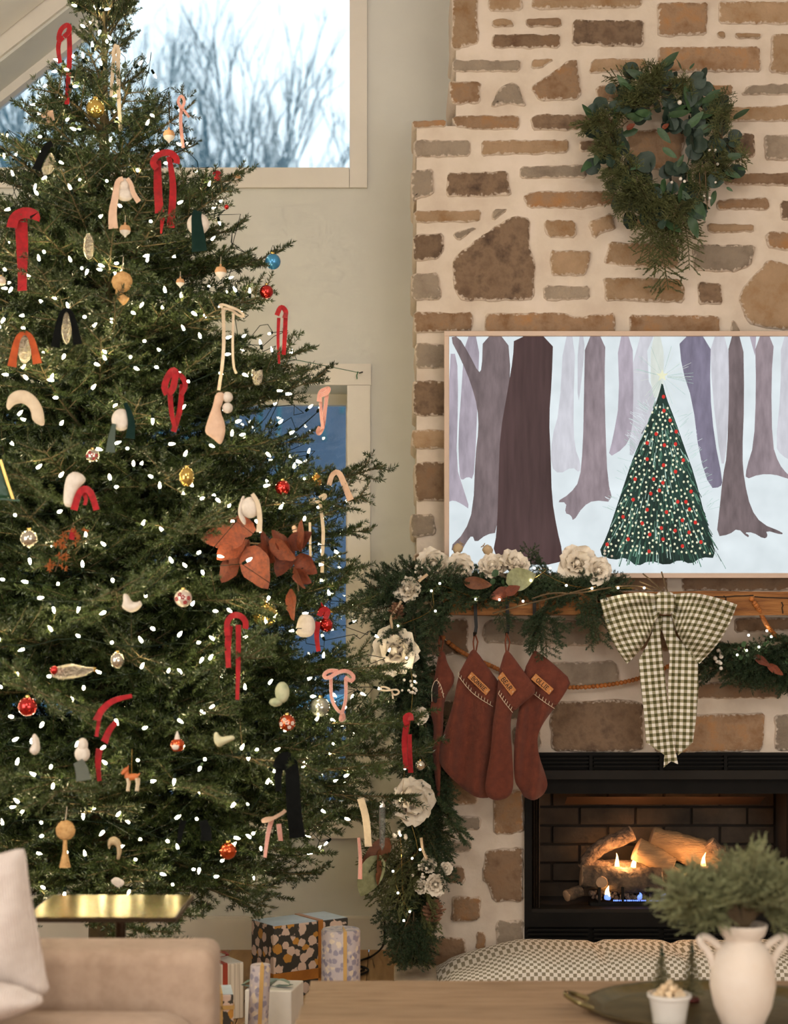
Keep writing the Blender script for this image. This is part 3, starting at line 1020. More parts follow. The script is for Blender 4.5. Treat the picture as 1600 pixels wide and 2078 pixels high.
# embers
EMB = M('rock_wool_embers', (0.10, 0.07, 0.055), (0.30, 0.22, 0.17), 90, 0.9, bump=1.0, bscale=180)
b_ = MB()
for i in range(160):
    q = P(random.uniform(1200, 1480), random.uniform(1806, 1826), random.uniform(6.275, 6.31))
    b_.sphere(q, random.uniform(0.006, 0.012), 6, 4)
tag(mk('embers', b_, EMB, ins), kind='stuff')

# flames
FLM = bpy.data.materials.new('yellow_flame'); FLM.use_nodes = True
N, L, B = nodes_of(FLM)
B.inputs['Base Color'].default_value = (0, 0, 0, 1)
B.inputs['Emission Color'].default_value = (1.0, 0.52, 0.16, 1); B.inputs['Emission Strength'].default_value = 16
BLF = EM('blue_flame', (0.16, 0.30, 1.0), 1.6)


def flame(label, px, y0, y1, w, Y, lean=0.0, mat=FLM):
    s = Y / F; prof = []; n = 12; h = (y1 - y0)
    b = MB(); path = []; rs = []
    for i in range(n + 1):
        t = i / n
        path.append(P(px + lean * t * t + math.sin(t * 5 + px) * w * 0.22 * t, y1 - h * t, Y))
        rs.append(max(0.0004, w * s * 0.5 * (math.sin(PI * min(1, (t * 0.82 + 0.18))) ** 0.8) * (1.15 - 0.6 * t)))
    b.tube(path, rs, 10)
    return mk('flame', b, mat, label=label, cat='flame', group='flames in the fireplace')


flame('yellow flame at the left of the pair on the logs', 1254, 1731, 1772, 10, 6.315, -4)
flame('yellow flame at the right of the pair on the logs', 1286, 1731, 1771, 11, 6.315, 3)
b_ = MB(); b_.sphere(P(1268, 1771, 6.31), 0.019, 14, 8, sx=1.5, sy=0.6, sz=0.42)
mk('flame', b_, FLM, label='low wide flame joining the left pair', cat='flame', group='flames in the fireplace')
flame('tall lone yellow flame at the right of the logs', 1428, 1730, 1775, 12, 6.315, 4)
flame('small slanting flame beside the juniper tips', 1386, 1768, 1784, 8, 6.25, 12)
flame('bluish flame rising from the left of the burner', 1234, 1797, 1824, 11, 6.222, 0)
flame('small blue flame in the middle of the burner', 1299, 1811, 1825, 11, 6.222, 0, BLF)
flame('small blue flame at the right of the burner', 1348, 1813, 1826, 14, 6.222, 0, BLF)
flame('blue flame foot at the left burner end', 1234, 1812, 1826, 14, 6.218, 0, BLF)
b_ = MB()
for i in range(40):
    q = P(1246 + i * 3.1 + random.uniform(-1, 1), 1827.5, 6.226)
    b_.sphere(q, 0.0026, 6, 4, sz=1.3)
tag(mk('pilot_flame_row', b_, BLF, label='row of tiny blue burner flames under the logs', cat='flame'), kind='stuff')
for nm, q, e in (('fire_glow', P(1268, 1752, 6.26), 3.6), ('fire_glow', P(1420, 1752, 6.26), 2.6)):
    d_ = bpy.data.lights.new(nm, 'POINT'); d_.energy = e; d_.color = (1.0, 0.50, 0.20); d_.shadow_soft_size = 0.03
    o_ = bpy.data.objects.new(nm, d_); o_.location = q; COL.objects.link(o_)

# ================================================================ mantel
MY = 5.95
OAK = M('rough_oak_mantel', lin(172, 116, 62), lin(128, 80, 40), 5, 0.7, bump=0.6, bscale=20, stretch=(1.2, 3, 12), c3=lin(156, 102, 52))
ml, mr_ = fx(888, MY), 2 * XR - fx(888, MY)
mz0, mz1 = fz(1248, MY), fz(1200, MY)
b_ = MB()
def mant(u, w):
    ring = [(MY, mz0), (MY, mz1), (CY - 0.012, mz1), (CY - 0.012, mz0), (MY, mz0)]
    k = w * 4; i = min(3, int(k)); f = k - i
    y = ring[i][0] + (ring[i + 1][0] - ring[i][0]) * f; z = ring[i][1] + (ring[i + 1][1] - ring[i][1]) * f
    x = ml + (mr_ - ml) * u
    j = noise.noise(V((x * 6, y * 9, z * 9))) * 0.006
    return V((x, y + (j if y < 6.1 else 0), z + j * 0.6))
b_.grid(mant, 120, 16)
n_ = 121
b_.face([i * n_ for i in range(16)]); b_.face([i * n_ + 120 for i in range(16)][::-1])
mantel = mk('mantel_beam', b_, OAK, label='rough hewn oak mantel beam across the stone chimney', cat='mantel')
CRK = M('dark_wood_crack', (0.03, 0.017, 0.008), None, 5, 0.9)
for x0_, y0_, x1_, y1_ in ((1452, 1212, 1530, 1209), (1470, 1209, 1478, 1228), (1530, 1211, 1640, 1214), (1588, 1222, 1590, 1246), (1240, 1216, 1275, 1218), (1176, 1222, 1180, 1245)):
    q = [P(x0_ + (x1_ - x0_) * t + random.uniform(-2, 2), y0_ + (y1_ - y0_) * t + random.uniform(-1.2, 1.2), MY - 0.004) for t in (0, .25, .5, .75, 1)]
    cb_ = MB(); cb_.tube(q, 0.0022, 5); mk('crack', cb_, CRK, mantel)

# ================================================================ television
TY = 6.085
def tx(px): return (px - 800) / F * TY
tv = thing('television', 'flat framed television showing a painted snowy forest with a lit Christmas tree', 'television', (XR, TY, fz(1172, TY)))
TVF = M('pale_wood_tv_frame', lin(214, 188, 168), lin(206, 180, 160), 5, 0.5, stretch=(1, 1, 1))
tl, tr_, tt, tb = tx(902), tx(1798), fz(672, TY), fz(1173, TY)
fw = 10 / F * TY
for nm, bx in (('frame_top', (tl, tt - fw, tr_, tt)), ('frame_bottom', (tl, tb, tr_, tb + fw)), ('frame_side', (tl, tb + fw, tl + fw, tt - fw)), ('frame_side', (tr_ - fw, tb + fw, tr_, tt - fw))):
    b_ = MB(); b_.box((bx[0], TY - 0.004, bx[1]), (bx[2], TY + 0.03, bx[3])); bevel(mk(nm, b_, TVF, tv, smooth=False), 0.0015, 2)
b_ = MB(); b_.box((tl + 0.01, TY + 0.012, tb + 0.01), (tr_ - 0.01, TY + 0.06, tt - 0.01)); mk('back_case', b_, BLK2, tv, smooth=False)


def paint(name, rgb, var=0.12, scale=60, stretch=(1, 1, 0.25), var2=None):
    m = bpy.data.materials.new(name); m.use_nodes = True
    N, L, B = nodes_of(m)
    tc = N.new('ShaderNodeTexCoord'); mp = N.new('ShaderNodeMapping'); mp.inputs['Scale'].default_value = stretch
    no = N.new('ShaderNodeTexNoise'); no.inputs['Scale'].default_value = scale; no.inputs['Detail'].default_value = 5
    n2 = N.new('ShaderNodeTexNoise'); n2.inputs['Scale'].default_value = 9; n2.inputs['Detail'].default_value = 2
    cr = N.new('ShaderNodeValToRGB')
    c = lin(*rgb)
    cr.color_ramp.elements[0].color = (*[max(0, k * (1 - var * 2.2)) for k in c], 1); cr.color_ramp.elements[0].position = 0.3
    cr.color_ramp.elements[1].color = (*[min(1, k * (1 + var * 2.2)) for k in c], 1); cr.color_ramp.elements[1].position = 0.7
    L.new(tc.outputs['Object'], mp.inputs[0]); L.new(mp.outputs[0], no.inputs['Vector']); L.new(mp.outputs[0], n2.inputs['Vector'])
    ad = N.new('ShaderNodeMath'); ad.operation = 'MULTIPLY_ADD'; ad.inputs[1].default_value = 0.5
    ad2 = N.new('ShaderNodeMath'); ad2.operation = 'MULTIPLY'; ad2.inputs[1].default_value = 0.5
    L.new(n2.outputs['Fac'], ad2.inputs[0]); L.new(no.outputs['Fac'], ad.inputs[0]); L.new(ad2.outputs[0], ad.inputs[2]); L.new(ad.outputs[0], cr.inputs[0])
    B.inputs['Base Color'].default_value = (0.01, 0.01, 0.01, 1); B.inputs['Roughness'].default_value = 0.6
    B.inputs['Specular IOR Level'].default_value = 0.1
    L.new(cr.outputs[0], B.inputs['Emission Color']); B.inputs['Emission Strength'].default_value = 1.24
    return m


PM = [paint('screen_snow_white', (226, 236, 240), 0.05, 12, (1, 1, 1)), paint('screen_pale_trunk', (206, 206, 214), 0.08), paint('screen_lilac_trunk', (176, 166, 178), 0.13),
      paint('screen_grey_trunk', (146, 132, 138), 0.16), paint('screen_brown_trunk', (118, 104, 106), 0.18), paint('screen_dark_trunk', (78, 58, 58), 0.2, 40, (1, 1, 0.1)),
      paint('screen_slate_trunk', (126, 120, 140), 0.15), paint('screen_tree_green', (28, 52, 46), 0.3), paint('screen_light_green', (96, 138, 118), 0.2), paint('screen_mint', (178, 206, 196), 0.1),
      paint('screen_cream_dot', (240, 240, 206), 0.03), paint('screen_red_dot', (216, 52, 44), 0.05), paint('screen_halo', (222, 228, 220), 0.06), paint('screen_mid_green', (58, 96, 78), 0.2), paint('screen_outline', (104, 92, 96), 0.1)]
scr = MB()
LAY = [0]
def T(u, v):
    return (900 + u / 2.2857, 660 + v / 2.2857)
def flat(poly, m, rnd=1, dy=None):
    LAY[0] += 1
    y = TY + 0.0115 - LAY[0] * 0.00004 if dy is None else dy
    p = [V(T(*q)) for q in poly]
    if rnd: p = chaikin(p, 0.25, True, rnd)
    p = [V((min(max(q.x, 911.0), 1789.0), min(max(q.y, 681.5), 1163.5))) for q in p]
    res = delaunay_2d_cdt(p, [(i, (i + 1) % len(p)) for i in range(len(p))], [], 1, 1e-6)
    b0 = len(scr.v)
    for q in res[0]:
        w = P(q[0], q[1], TY); scr.vert((w.x, y, w.z))
    for f in res[2]:
        scr.face([b0 + i for i in f][::-1], m)
def flatq(a, b, w, m, y):
    """a thin brush stroke between two points of the picture"""
    a, b = V(T(*a)), V(T(*b)); d = (b - a); 
    if d.length < 1e-6: return
    n = V((-d.y, d.x)).normalized() * w / 2.2857 / 2
    b0 = len(scr.v)
    for q in (a - n * 0.5, a + n * 0.5, b + n, b - n):
        ww = P(min(max(q.x, 911), 1789), min(max(q.y, 681.5), 1163.5), TY); scr.vert((ww.x, y, ww.z))
    scr.face((b0, b0 + 3, b0 + 2, b0 + 1), m)
flat([(20, 45), (2040, 45), (2040, 1155), (20, 1155)], 0, 0)
flat([(885,50),(1010,50),(1000,330),(890,600),(860,600)], 1); flat([(625,50),(660,50),(650,200),(625,400)], 1)
flat([(100,50),(170,50),(160,350),(150,600),(140,715),(115,700),(85,720),(75,690),(70,500),(85,300)], 2)
flat([(560,50),(615,50),(605,400),(610,560),(640,640),(635,685),(600,655),(540,690),(500,655),(505,520),(540,400)], 1)
flat([(1240,50),(1330,50),(1330,400),(1310,640),(1290,640),(1250,300)], 1)
flat([(25,130),(65,130),(70,350),(60,650),(95,760),(125,855),(90,830),(50,810),(20,820)], 2)
flat([(660,50),(755,50),(750,250),(755,500),(765,720),(790,820),(700,810),(650,840),(605,910),(595,880),(565,870),(575,820),(525,820),(590,780),(635,720),(650,560),(655,300)], 3)
flat([(810,50),(880,50),(885,300),(880,500),(840,570),(765,615),(790,520),(820,350)], 2)
flat([(1095,45),(1245,45),(1240,300),(1260,520),(1300,720),(1290,750),(1240,755),(1190,600),(1160,350),(1110,200)], 6)
flat([(1425,50),(1455,50),(1450,140)], 2, 0); flat([(1570,50),(1640,50),(1640,640),(1570,600),(1545,560),(1570,300)], 1)
flat([(1690,50),(1790,50),(1780,400),(1800,780),(1830,860),(1740,840),(1660,860),(1700,600)], 3); flat([(1850,50),(1960,50),(1950,500),(1990,900),(1830,900),(1860,500)], 4)
flat([(185,45),(300,45),(315,230),(290,400),(262,700),(255,960),(200,970),(150,1010),(135,970),(105,1010),(80,1060),(25,1035),(100,960),(140,850),(150,600),(165,480),(160,380),(130,270),(85,160),(30,55),(70,48),(120,130),(165,220),(180,200)], 4)
flat([(1450,45),(1540,45),(1525,250),(1530,550),(1560,640),(1600,690),(1640,720),(1600,710),(1540,690),(1470,690),(1405,715),(1410,660),(1445,550),(1455,300)], 3)
flat([(1325,45),(1395,45),(1400,350),(1390,600),(1400,720),(1430,850),(1480,920),(1580,960),(1575,972),(1500,950),(1510,980),(1490,990),(1440,960),(1400,960),(1425,975),(1415,985),(1370,940),(1330,970),(1270,980),(1285,850),(1300,700),(1320,600),(1330,300)], 4)
flat([(330,45),(512,45),(505,250),(492,430),(500,600),(505,800),(530,950),(555,1050),(550,1110),(300,1110),(230,1060),(250,960),(258,700),(265,500),(300,300),(325,150)], 5)
flat([(945,45),(1075,45),(1085,330),(960,330)], 0); flat([(965,48),(1025,48),(1025,340),(965,330)], 12)
yy = TY + 0.0115 - 60 * 0.00004
R_ = random.Random(5)
for i in range(46):
    a = R_.uniform(0, 2 * PI); r1 = R_.uniform(90, 150)
    flatq((1020 + 22 * math.cos(a), 235 + 22 * math.sin(a)), (1020 + r1 * math.cos(a), 235 + r1 * math.sin(a)), 1.6, 9 if i % 2 else 12, yy)
for i in range(200):   # bright misty rays beside the tree
    t = R_.uniform(0.1, 0.75); sg = R_.choice((-1, 1)); w = 30 + t * 250
    x0_, y0_ = 1015 + sg * w * R_.uniform(0.95, 1.05), 300 + t * 760
    flatq((x0_, y0_), (x0_ + sg * R_.uniform(15, 70), y0_ - R_.uniform(10, 45)), 1.8, R_.choice((0, 0, 9)), yy)
flat([(1018, 255), (1035, 330), (1075, 430), (1120, 560), (1170, 700), (1215, 880), (1240, 960), (1272, 1080), (1200, 1075), (1150, 1110), (1100, 1085), (1040, 1115), (960, 1090), (900, 1120), (850, 1075), (790, 1090), (720, 1060), (760, 980), (800, 860), (840, 740), (880, 620), (930, 500), (985, 370), (1005, 310)], 7, 1, yy - 0.0001)
for i in range(620):
    t = R_.uniform(0.02, 1) ** 0.62; w = 6 + t * 262; u = R_.uniform(-1, 1)
    x0_, y0_ = 1010 + u * w - t * 15 * (1 - abs(u)), 270 + t * 790
    ln = 26 + 46 * t * R_.random()
    flatq((x0_, y0_), (x0_ + u * ln * 0.55, y0_ + ln), R_.uniform(2, 5.5), R_.choice((8, 8, 13, 13, 13, 9, 7, 7)), yy - 0.00018 - 0.0000001 * i)
yd = yy - 0.0004
def dot(u, v, r, m):
    c = V(T(u, v)); b0 = len(scr.v)
    for k in range(7):
        q = P(c.x + r / 2.2857 * math.cos(k * 0.8976), c.y + r * 1.15 / 2.2857 * math.sin(k * 0.8976), TY); scr.vert((q.x, yd, q.z))
    scr.face([b0 + k for k in range(7)], m)
pts_ = []
while len(pts_) < 330:
    t = R_.uniform(0.03, 1) ** 0.6; w = 4 + t * 245; u = R_.uniform(-1, 1)
    q = (1010 + u * w - t * 15, 280 + t * 780)
    if all((q[0] - a) ** 2 + (q[1] - b) ** 2 > 19 ** 2 for a, b in pts_[-330:]):
        pts_.append(q); dot(q[0], q[1], 5.2, 10)
    elif R_.random() < 0.002: break
for u, v in ((1024,330),(1026,395),(1055,440),(990,503),(948,545),(1080,550),(1028,555),(948,620),(1116,625),(1024,648),(1080,678),(892,713),(978,713),(1021,730),(1152,770),(965,780),(883,808),(1090,818),(1128,818),(948,855),(1038,866),(1145,853),(836,888),(925,918),(1112,904),(1172,914),(1014,940),(1078,952),(960,970),(1143,960),(860,992),(1022,992),(762,1016),(1112,1024),(1198,1005),(957,1048),(1083,492),(1005,765)):
    yd -= 0.0000005; dot(u, v, 8.5, 11)
st = []
for k in range(10):
    r = 30 if k % 2 == 0 else 12; a = PI / 2 + k * PI / 5
    st.append((1018 + r * math.cos(a), 232 - r * math.sin(a)))
flat(st, 10, 0, yd - 0.0002)
mk('screen', scr, PM, tv, smooth=False)
# ================================================================ stockings
SY = 5.925
FELT = M('rust_brown_felt', lin(112, 54, 36), lin(96, 45, 30), 40, 0.95, bump=0.25, bscale=260, sheen=0.15)
FELTI = M('dark_lining', (0.02, 0.012, 0.009), None, 9, 0.95)
PATCH = M('tan_leather_patch', lin(196, 128, 62), lin(180, 112, 52), 30, 0.6, bump=0.15)
INK = M('burnt_lettering', lin(40, 22, 12), None, 9, 0.8)
STITCH = M('cream_yarn', lin(232, 214, 188), None, 9, 0.9)
CORD = M('brown_cord', lin(122, 62, 36), lin(100, 48, 26), 60, 0.9)
GLY = {
    'B': (0.62, [[(.06,0),(.06,1)], [(0,1),(.38,1),(.52,.9),(.52,.64),(.38,.54),(.06,.54)], [(.38,.54),(.58,.42),(.58,.13),(.44,0),(0,0)]]),
    'O': (0.66, [[(.33 + .33 * math.sin(k * PI / 8), .5 + .5 * math.cos(k * PI / 8)) for k in range(17)]]),
    'N': (0.68, [[(.08,0),(.08,1)], [(.02,1),(.12,1),(.58,0)], [(.58,0),(.58,1)], [(0,0),(.18,0)], [(.48,1),(.68,1)]]),
    'I': (0.26, [[(.13,0),(.13,1)], [(0,0),(.26,0)], [(0,1),(.26,1)]]),
    'E': (0.56, [[(.08,0),(.08,1)], [(0,1),(.52,1),(.52,.84)], [(.08,.53),(.36,.53)], [(.36,.62),(.36,.44)], [(0,0),(.54,0),(.54,.17)]]),
    'A': (0.72, [[(.08,0),(.36,1),(.64,0)], [(.18,.36),(.54,.36)], [(0,0),(.18,0)], [(.54,0),(.72,0)]]),
    'R': (0.68, [[(.08,0),(.08,1)], [(0,1),(.4,1),(.54,.88),(.54,.64),(.4,.52),(.08,.52)], [(.3,.52),(.6,0),(.68,0)], [(0,0),(.18,0)]]),
    'L': (0.56, [[(.08,0),(.08,1)], [(0,1),(.2,1)], [(0,0),(.52,0),(.52,.2)]]),
}


def letters(word, c, ux, uy, height, parent):
    tot = sum(GLY[k][0] + 0.2 for k in word) - 0.2
    x = -tot / 2 * height
    for ch in word:
        w, strokes = GLY[ch]
        b = MB()
        for s in strokes:
            b.tube([c + ux * (x + q[0] * height) + uy * ((q[1] - 0.5) * height) for q in s], height * 0.095, 5, flat=0.35)
        mk('letter', b, INK, parent)
        x += (w + 0.2) * height


def stocking(label, body, cuff, stitch, patch, word, Y, hookx, loop_top, loop_bot, folds, extra=None):
    t = thing('christmas_stocking', label, 'stocking', P(hookx, loop_top, Y), 'stockings hung from the mantel')
    pl = px_plane(Y)
    b = MB(); puff(b, body, pl, 0.014, 5.0, folds, edge=14, round_it=2); mk('body', b, FELT, t, angle=2)
    if cuff:
        b = MB(); puff(b, cuff, px_plane(Y - 0.010), 0.013, 5.0, folds, edge=7, round_it=1); mk('cuff', b, FELT, t, angle=2)
    if stitch:
        n = stitch[2]
        path = smooth_path([V((a, c_)) for a, c_ in stitch[0]], 2)
        path = resample(path, max(1.0, sum((path[i + 1] - path[i]).length for i in range(len(path) - 1)) / n), False)
        b = MB()
        Yf = Y - 0.026
        b.tube([P(q.x, q.y, Yf - folds(q.x, q.y)) for q in path], 0.0010, 4)
        for i, q in enumerate(path[:-1]):
            dq = V(stitch[1]).normalized() * 7.5
            b.tube([P(q.x, q.y, Yf - folds(q.x, q.y)), P(q.x + dq.x, q.y + dq.y, Yf - folds(q.x, q.y))], 0.0010, 4)
        mk('blanket_stitch', b, STITCH, t)
    if patch:
        Yp = Y - 0.0275
        mxf = max(folds(patch[0][0] + (patch[1][0] - patch[0][0]) * i / 6 + (patch[3][0] - patch[0][0]) * j, patch[0][1] + (patch[1][1] - patch[0][1]) * i / 6 + (patch[3][1] - patch[0][1]) * j) for i in range(7) for j in (0, .5, 1))
        c4 = [P(a, c_, Yp - mxf) for a, c_ in patch]
        c = sum(c4, V()) / 4
        ux = ((c4[1] - c4[0]) + (c4[2] - c4[3])) / 2; uy = ((c4[0] - c4[3]) + (c4[1] - c4[2])) / 2
        b = MB(); nn = ux.cross(uy).normalized()
        if nn.y > 0: nn = -nn
        b.obox(c, ux / 2, uy / 2, nn * 0.0012)
        pt = mk('name_patch', b, PATCH, t, smooth=False, label='tan leather patch lettered ' + word)
        letters(word, c + nn * 0.0016, ux.normalized(), (uy - ux.normalized() * uy.dot(ux.normalized())).normalized(), uy.length * 0.56, pt)
        for s in (-1, 1):
            q = c + ux * 0.44 * s; sb = MB(); sb.tube([q - uy * 0.12 + nn * .002, q + uy * 0.12 + nn * .002], 0.001, 4); mk('stitch', sb, STITCH, pt)
    lp = MB()
    lp.tube([P(hookx - 1, loop_top, Y), P(hookx - 4, (loop_top + loop_bot) / 2, Y - .003), P(hookx - 2, loop_bot + 4, Y - .004)], 0.0028, 6)
    lp.tube([P(hookx - 1, loop_top, Y + .004), P(hookx + 5, (loop_top + loop_bot) / 2, Y + .002), P(hookx + 1, loop_bot + 4, Y)], 0.0028, 6)
    mk('hanging_loop', lp, CORD, t)
    if extra: extra(t)
    # the mantel hook
    h = thing('stocking_hook', 'flat black metal hook on the mantel carrying the ' + label.split(' ', 1)[1].split(' with')[0].split(',')[0], 'hook', P(hookx, 1240, MY - 0.02), 'black stocking hooks')
    hb_ = MB(); hb_.strip([P(hookx, 1196, 6.02), P(hookx, 1196, MY + 0.01), P(hookx, 1199, MY - 0.014), P(hookx, 1230, MY - 0.016), P(hookx + 1, 1258, MY - 0.016)], 0.0125, 0.003)
    mk('strap', hb_, BLACK, h, angle=0.5)
    hb_ = MB(); hb_.strip([P(hookx + 1, 1257, MY - 0.017), P(hookx + 2, 1272, MY - 0.020), P(hookx, 1285, SY + 0.004), P(hookx - 1, 1289, SY - 0.008), P(hookx - 1, 1283, SY - 0.016)], 0.012, 0.003)
    mk('prong', hb_, BLACK, h, angle=0.5)


def fold_fn(cx, amp, wl, slant=0.0):
    return lambda x, y: amp * math.sin((x - cx + slant * (y - 1450)) / wl * 2 * PI) * min(1, max(0, (y - 1330) / 110))


def opening(t):
    b = MB(); puff(b, [(880, 1386), (887, 1381), (892, 1392), (893, 1412), (886, 1428), (879, 1424), (877, 1404)], px_plane(SY + 0.035 - 0.014), 0.003, 3.5, None, edge=3)
    mk('dark_opening', b, FELTI, t)
    b = MB(); b.tube(smooth_path([P(a, c, SY + 0.018) for a, c in ((877, 1424), (876, 1400), (882, 1382), (888, 1380), (896, 1392), (901, 1416))], 2), 0.0012, 5)
    for k in range(6):
        q = P(886 + k * 2.6, 1382 + k * 6, SY + 0.018); b.tube([q, q + V((0.004, 0, 0.010))], 0.001, 4)
    mk('blanket_stitch', b, STITCH, t)


stocking('a rust felt stocking seen edge on, leftmost on the mantel',
         [(892,1322),(903,1322),(908,1346),(927,1378),(901,1420),(900,1480),(895,1546),(893,1626),(888,1628),(884,1580),(877,1530),(882,1476),(873,1444),(876,1424),(877,1392),(882,1378),(888,1340)],
         None, None, None, None, SY + 0.035, 895, 1285, 1318, fold_fn(886, 0.006, 26), opening)
stocking('a rust felt stocking lettered BONNIE, widest of the four',
         [(960,1318),(930,1370),(920,1430),(892,1514),(891,1548),(906,1568),(940,1602),(972,1620),(1000,1620),(1010,1560),(1006,1480),(1012,1420),(1020,1396),(968,1322)],
         [(958,1317),(945,1342),(929,1371),(958,1408),(1000,1435),(1016,1402),(1021,1394),(995,1360),(968,1321)],
         ([(930,1371),(958,1408),(1001,1434)], (1.5, -7), 12), [(958,1363),(995,1400),(987,1411),(949,1375)], 'BONNIE', SY + 0.012, 965, 1285, 1320, fold_fn(905, 0.017, 60, 0.1))
stocking('a rust felt stocking lettered BEAR, between the other two named ones',
         [(1024,1323),(1012,1370),(1008,1424),(1000,1470),(997,1520),(988,1570),(984,1600),(990,1618),(1008,1626),(1032,1619),(1043,1600),(1041,1540),(1036,1470),(1042,1440),(1091,1402),(1060,1360),(1032,1320)],
         [(1025,1321),(1012,1365),(1012,1408),(1041,1447),(1066,1424),(1092,1401),(1062,1360),(1033,1320)],
         ([(1012,1408),(1026,1428),(1041,1446)], (3, -7), 7), [(1020,1363),(1048,1400),(1038,1412),(1010,1375)], 'BEAR', SY - 0.030, 1030, 1285, 1321, fold_fn(1000, 0.006, 58, 0.2))
stocking('a rust felt stocking lettered OLLIE, rightmost on the mantel',
         [(1085,1321),(1062,1364),(1060,1400),(1046,1480),(1042,1540),(1044,1586),(1058,1606),(1064,1618),(1084,1625),(1104,1615),(1113,1596),(1110,1576),(1093,1532),(1090,1496),(1100,1470),(1126,1438),(1160,1382),(1120,1346),(1090,1322)],
         [(1084,1320),(1062,1363),(1078,1404),(1126,1439),(1146,1408),(1161,1381),(1122,1345),(1090,1321)],
         ([(1081,1406),(1104,1424),(1126,1438)], (2, -7), 7), [(1088,1367),(1124,1398),(1115,1410),(1078,1378)], 'OLLIE', SY + 0.006, 1085, 1285, 1323, fold_fn(1046, 0.013, 44, 0.12))

# ================================================================ gingham bow
GING = bpy.data.materials.new('olive_gingham'); GING.use_nodes = True
N, L, B = nodes_of(GING)
uv = N.new('ShaderNodeTexCoord'); sp = N.new('ShaderNodeSeparateXYZ'); L.new(uv.outputs['UV'], sp.inputs[0])
def stripe(sock, per):
    a = N.new('ShaderNodeMath'); a.operation = 'MULTIPLY'; a.inputs[1].default_value = 1 / per; L.new(sock, a.inputs[0])
    f = N.new('ShaderNodeMath'); f.operation = 'FRACT'; L.new(a.outputs[0], f.inputs[0])
    g = N.new('ShaderNodeMath'); g.operation = 'GREATER_THAN'; g.inputs[1].default_value = 0.5; L.new(f.outputs[0], g.inputs[0])
    return g.outputs[0]
s1, s2 = stripe(sp.outputs[0], 13.2), stripe(sp.outputs[1], 13.2)
ad = N.new('ShaderNodeMath'); ad.operation = 'ADD'; L.new(s1, ad.inputs[0]); L.new(s2, ad.inputs[1])
hf = N.new('ShaderNodeMath'); hf.operation = 'MULTIPLY'; hf.inputs[1].default_value = 0.5; L.new(ad.outputs[0], hf.inputs[0])
cr = N.new('ShaderNodeValToRGB'); cr.color_ramp.interpolation = 'CONSTANT'
cr.color_ramp.elements[0].color = (*lin(238, 232, 222), 1); cr.color_ramp.elements[1].position = 0.9; cr.color_ramp.elements[1].color = (*lin(78, 74, 34), 1)
e = cr.color_ramp.elements.new(0.4); e.color = (*lin(160, 152, 122), 1)
L.new(hf.outputs[0], cr.inputs[0]); L.new(cr.outputs[0], B.inputs['Base Color']); B.inputs['Roughness'].default_value = 0.85
wv = N.new('ShaderNodeTexNoise'); wv.inputs['Scale'].default_value = 400; L.new(uv.outputs['Object'], wv.inputs['Vector'])
bp = N.new('ShaderNodeBump'); bp.inputs['Strength'].default_value = 0.15; bp.inputs['Distance'].default_value = 0.004; L.new(wv.outputs['Fac'], bp.inputs['Height']); L.new(bp.outputs[0], B.inputs['Normal'])

BY = 5.90
bow = thing('gingham_bow', 'large olive and cream gingham bow hung on the mantel', 'bow', P(1350, 1225, BY + 0.03))


def bow_loop(sign):
    """sign -1 left, +1 right: a padded loop gathered at the knot"""
    ctr = (1338, 1222) if sign < 0 else (1365, 1222)
    if sign < 0:
        top = [(1338, 1206), (1300, 1201), (1255, 1206), (1218, 1217)]
        bot = [(1339, 1246), (1322, 1285), (1302, 1320), (1273, 1347)]
        rim = lambda w: V((1218, 1217)).lerp(V((1273, 1347)), w) + V((-6, 10)) * math.sin(PI * w)
    else:
        top = [(1364, 1206), (1405, 1202), (1450, 1210), (1497, 1227)]
        bot = [(1363, 1248), (1375, 1285), (1395, 1320), (1420, 1347)]
        rim = lambda w: V((1497, 1227)).lerp(V((1420, 1347)), w) + V((8, 6)) * math.sin(PI * w)
    tp = smooth_path([V(q) for q in top], 2); bp_ = smooth_path([V(q) for q in bot], 2)
    def at(path, t):
        k = t * (len(path) - 1); i = min(len(path) - 2, int(k)); return path[i].lerp(path[i + 1], k - i)
    def pos(u, w, front):
        a, c = at(tp, u), at(bp_, u)
        q = a.lerp(c, w)
        r = rim(w)
        q = q.lerp(r, u ** 4)
        puf = math.sin(PI * min(1, u * 0.93 + 0.04)) * (0.25 + 0.75 * math.sin(PI * w) ** 0.5)
        fold = 0.030 * math.sin(w * 17 + sign) * (1 - u) ** 0.7 * (0.25 + u) + 0.016 * math.sin(w * 8.5 + 2.5 * u) * (1 - u * 0.5)
        d = (0.048 * puf + fold) if front else (-0.020 * puf)
        return P(q.x, q.y, BY - d), (sign * (u * 138), w * (52 + 100 * u))
    b = MB()
    for front in (True, False):
        b0 = len(b.v); nu, nv = 30, 34
        for j in range(nv + 1):
            for i in range(nu + 1):
                p, uvv = pos(i / nu, j / nv, front); b.vert(p, (uvv[0] + 700, uvv[1] + 700))
        for j in range(nv):
            for i in range(nu):
                a = b0 + j * (nu + 1) + i
                q = (a, a + 1, a + nu + 2, a + nu + 1)
                b.face(q if (front == (sign > 0)) else q[::-1])
    return mk('loop', b, GING, bow, angle=2)


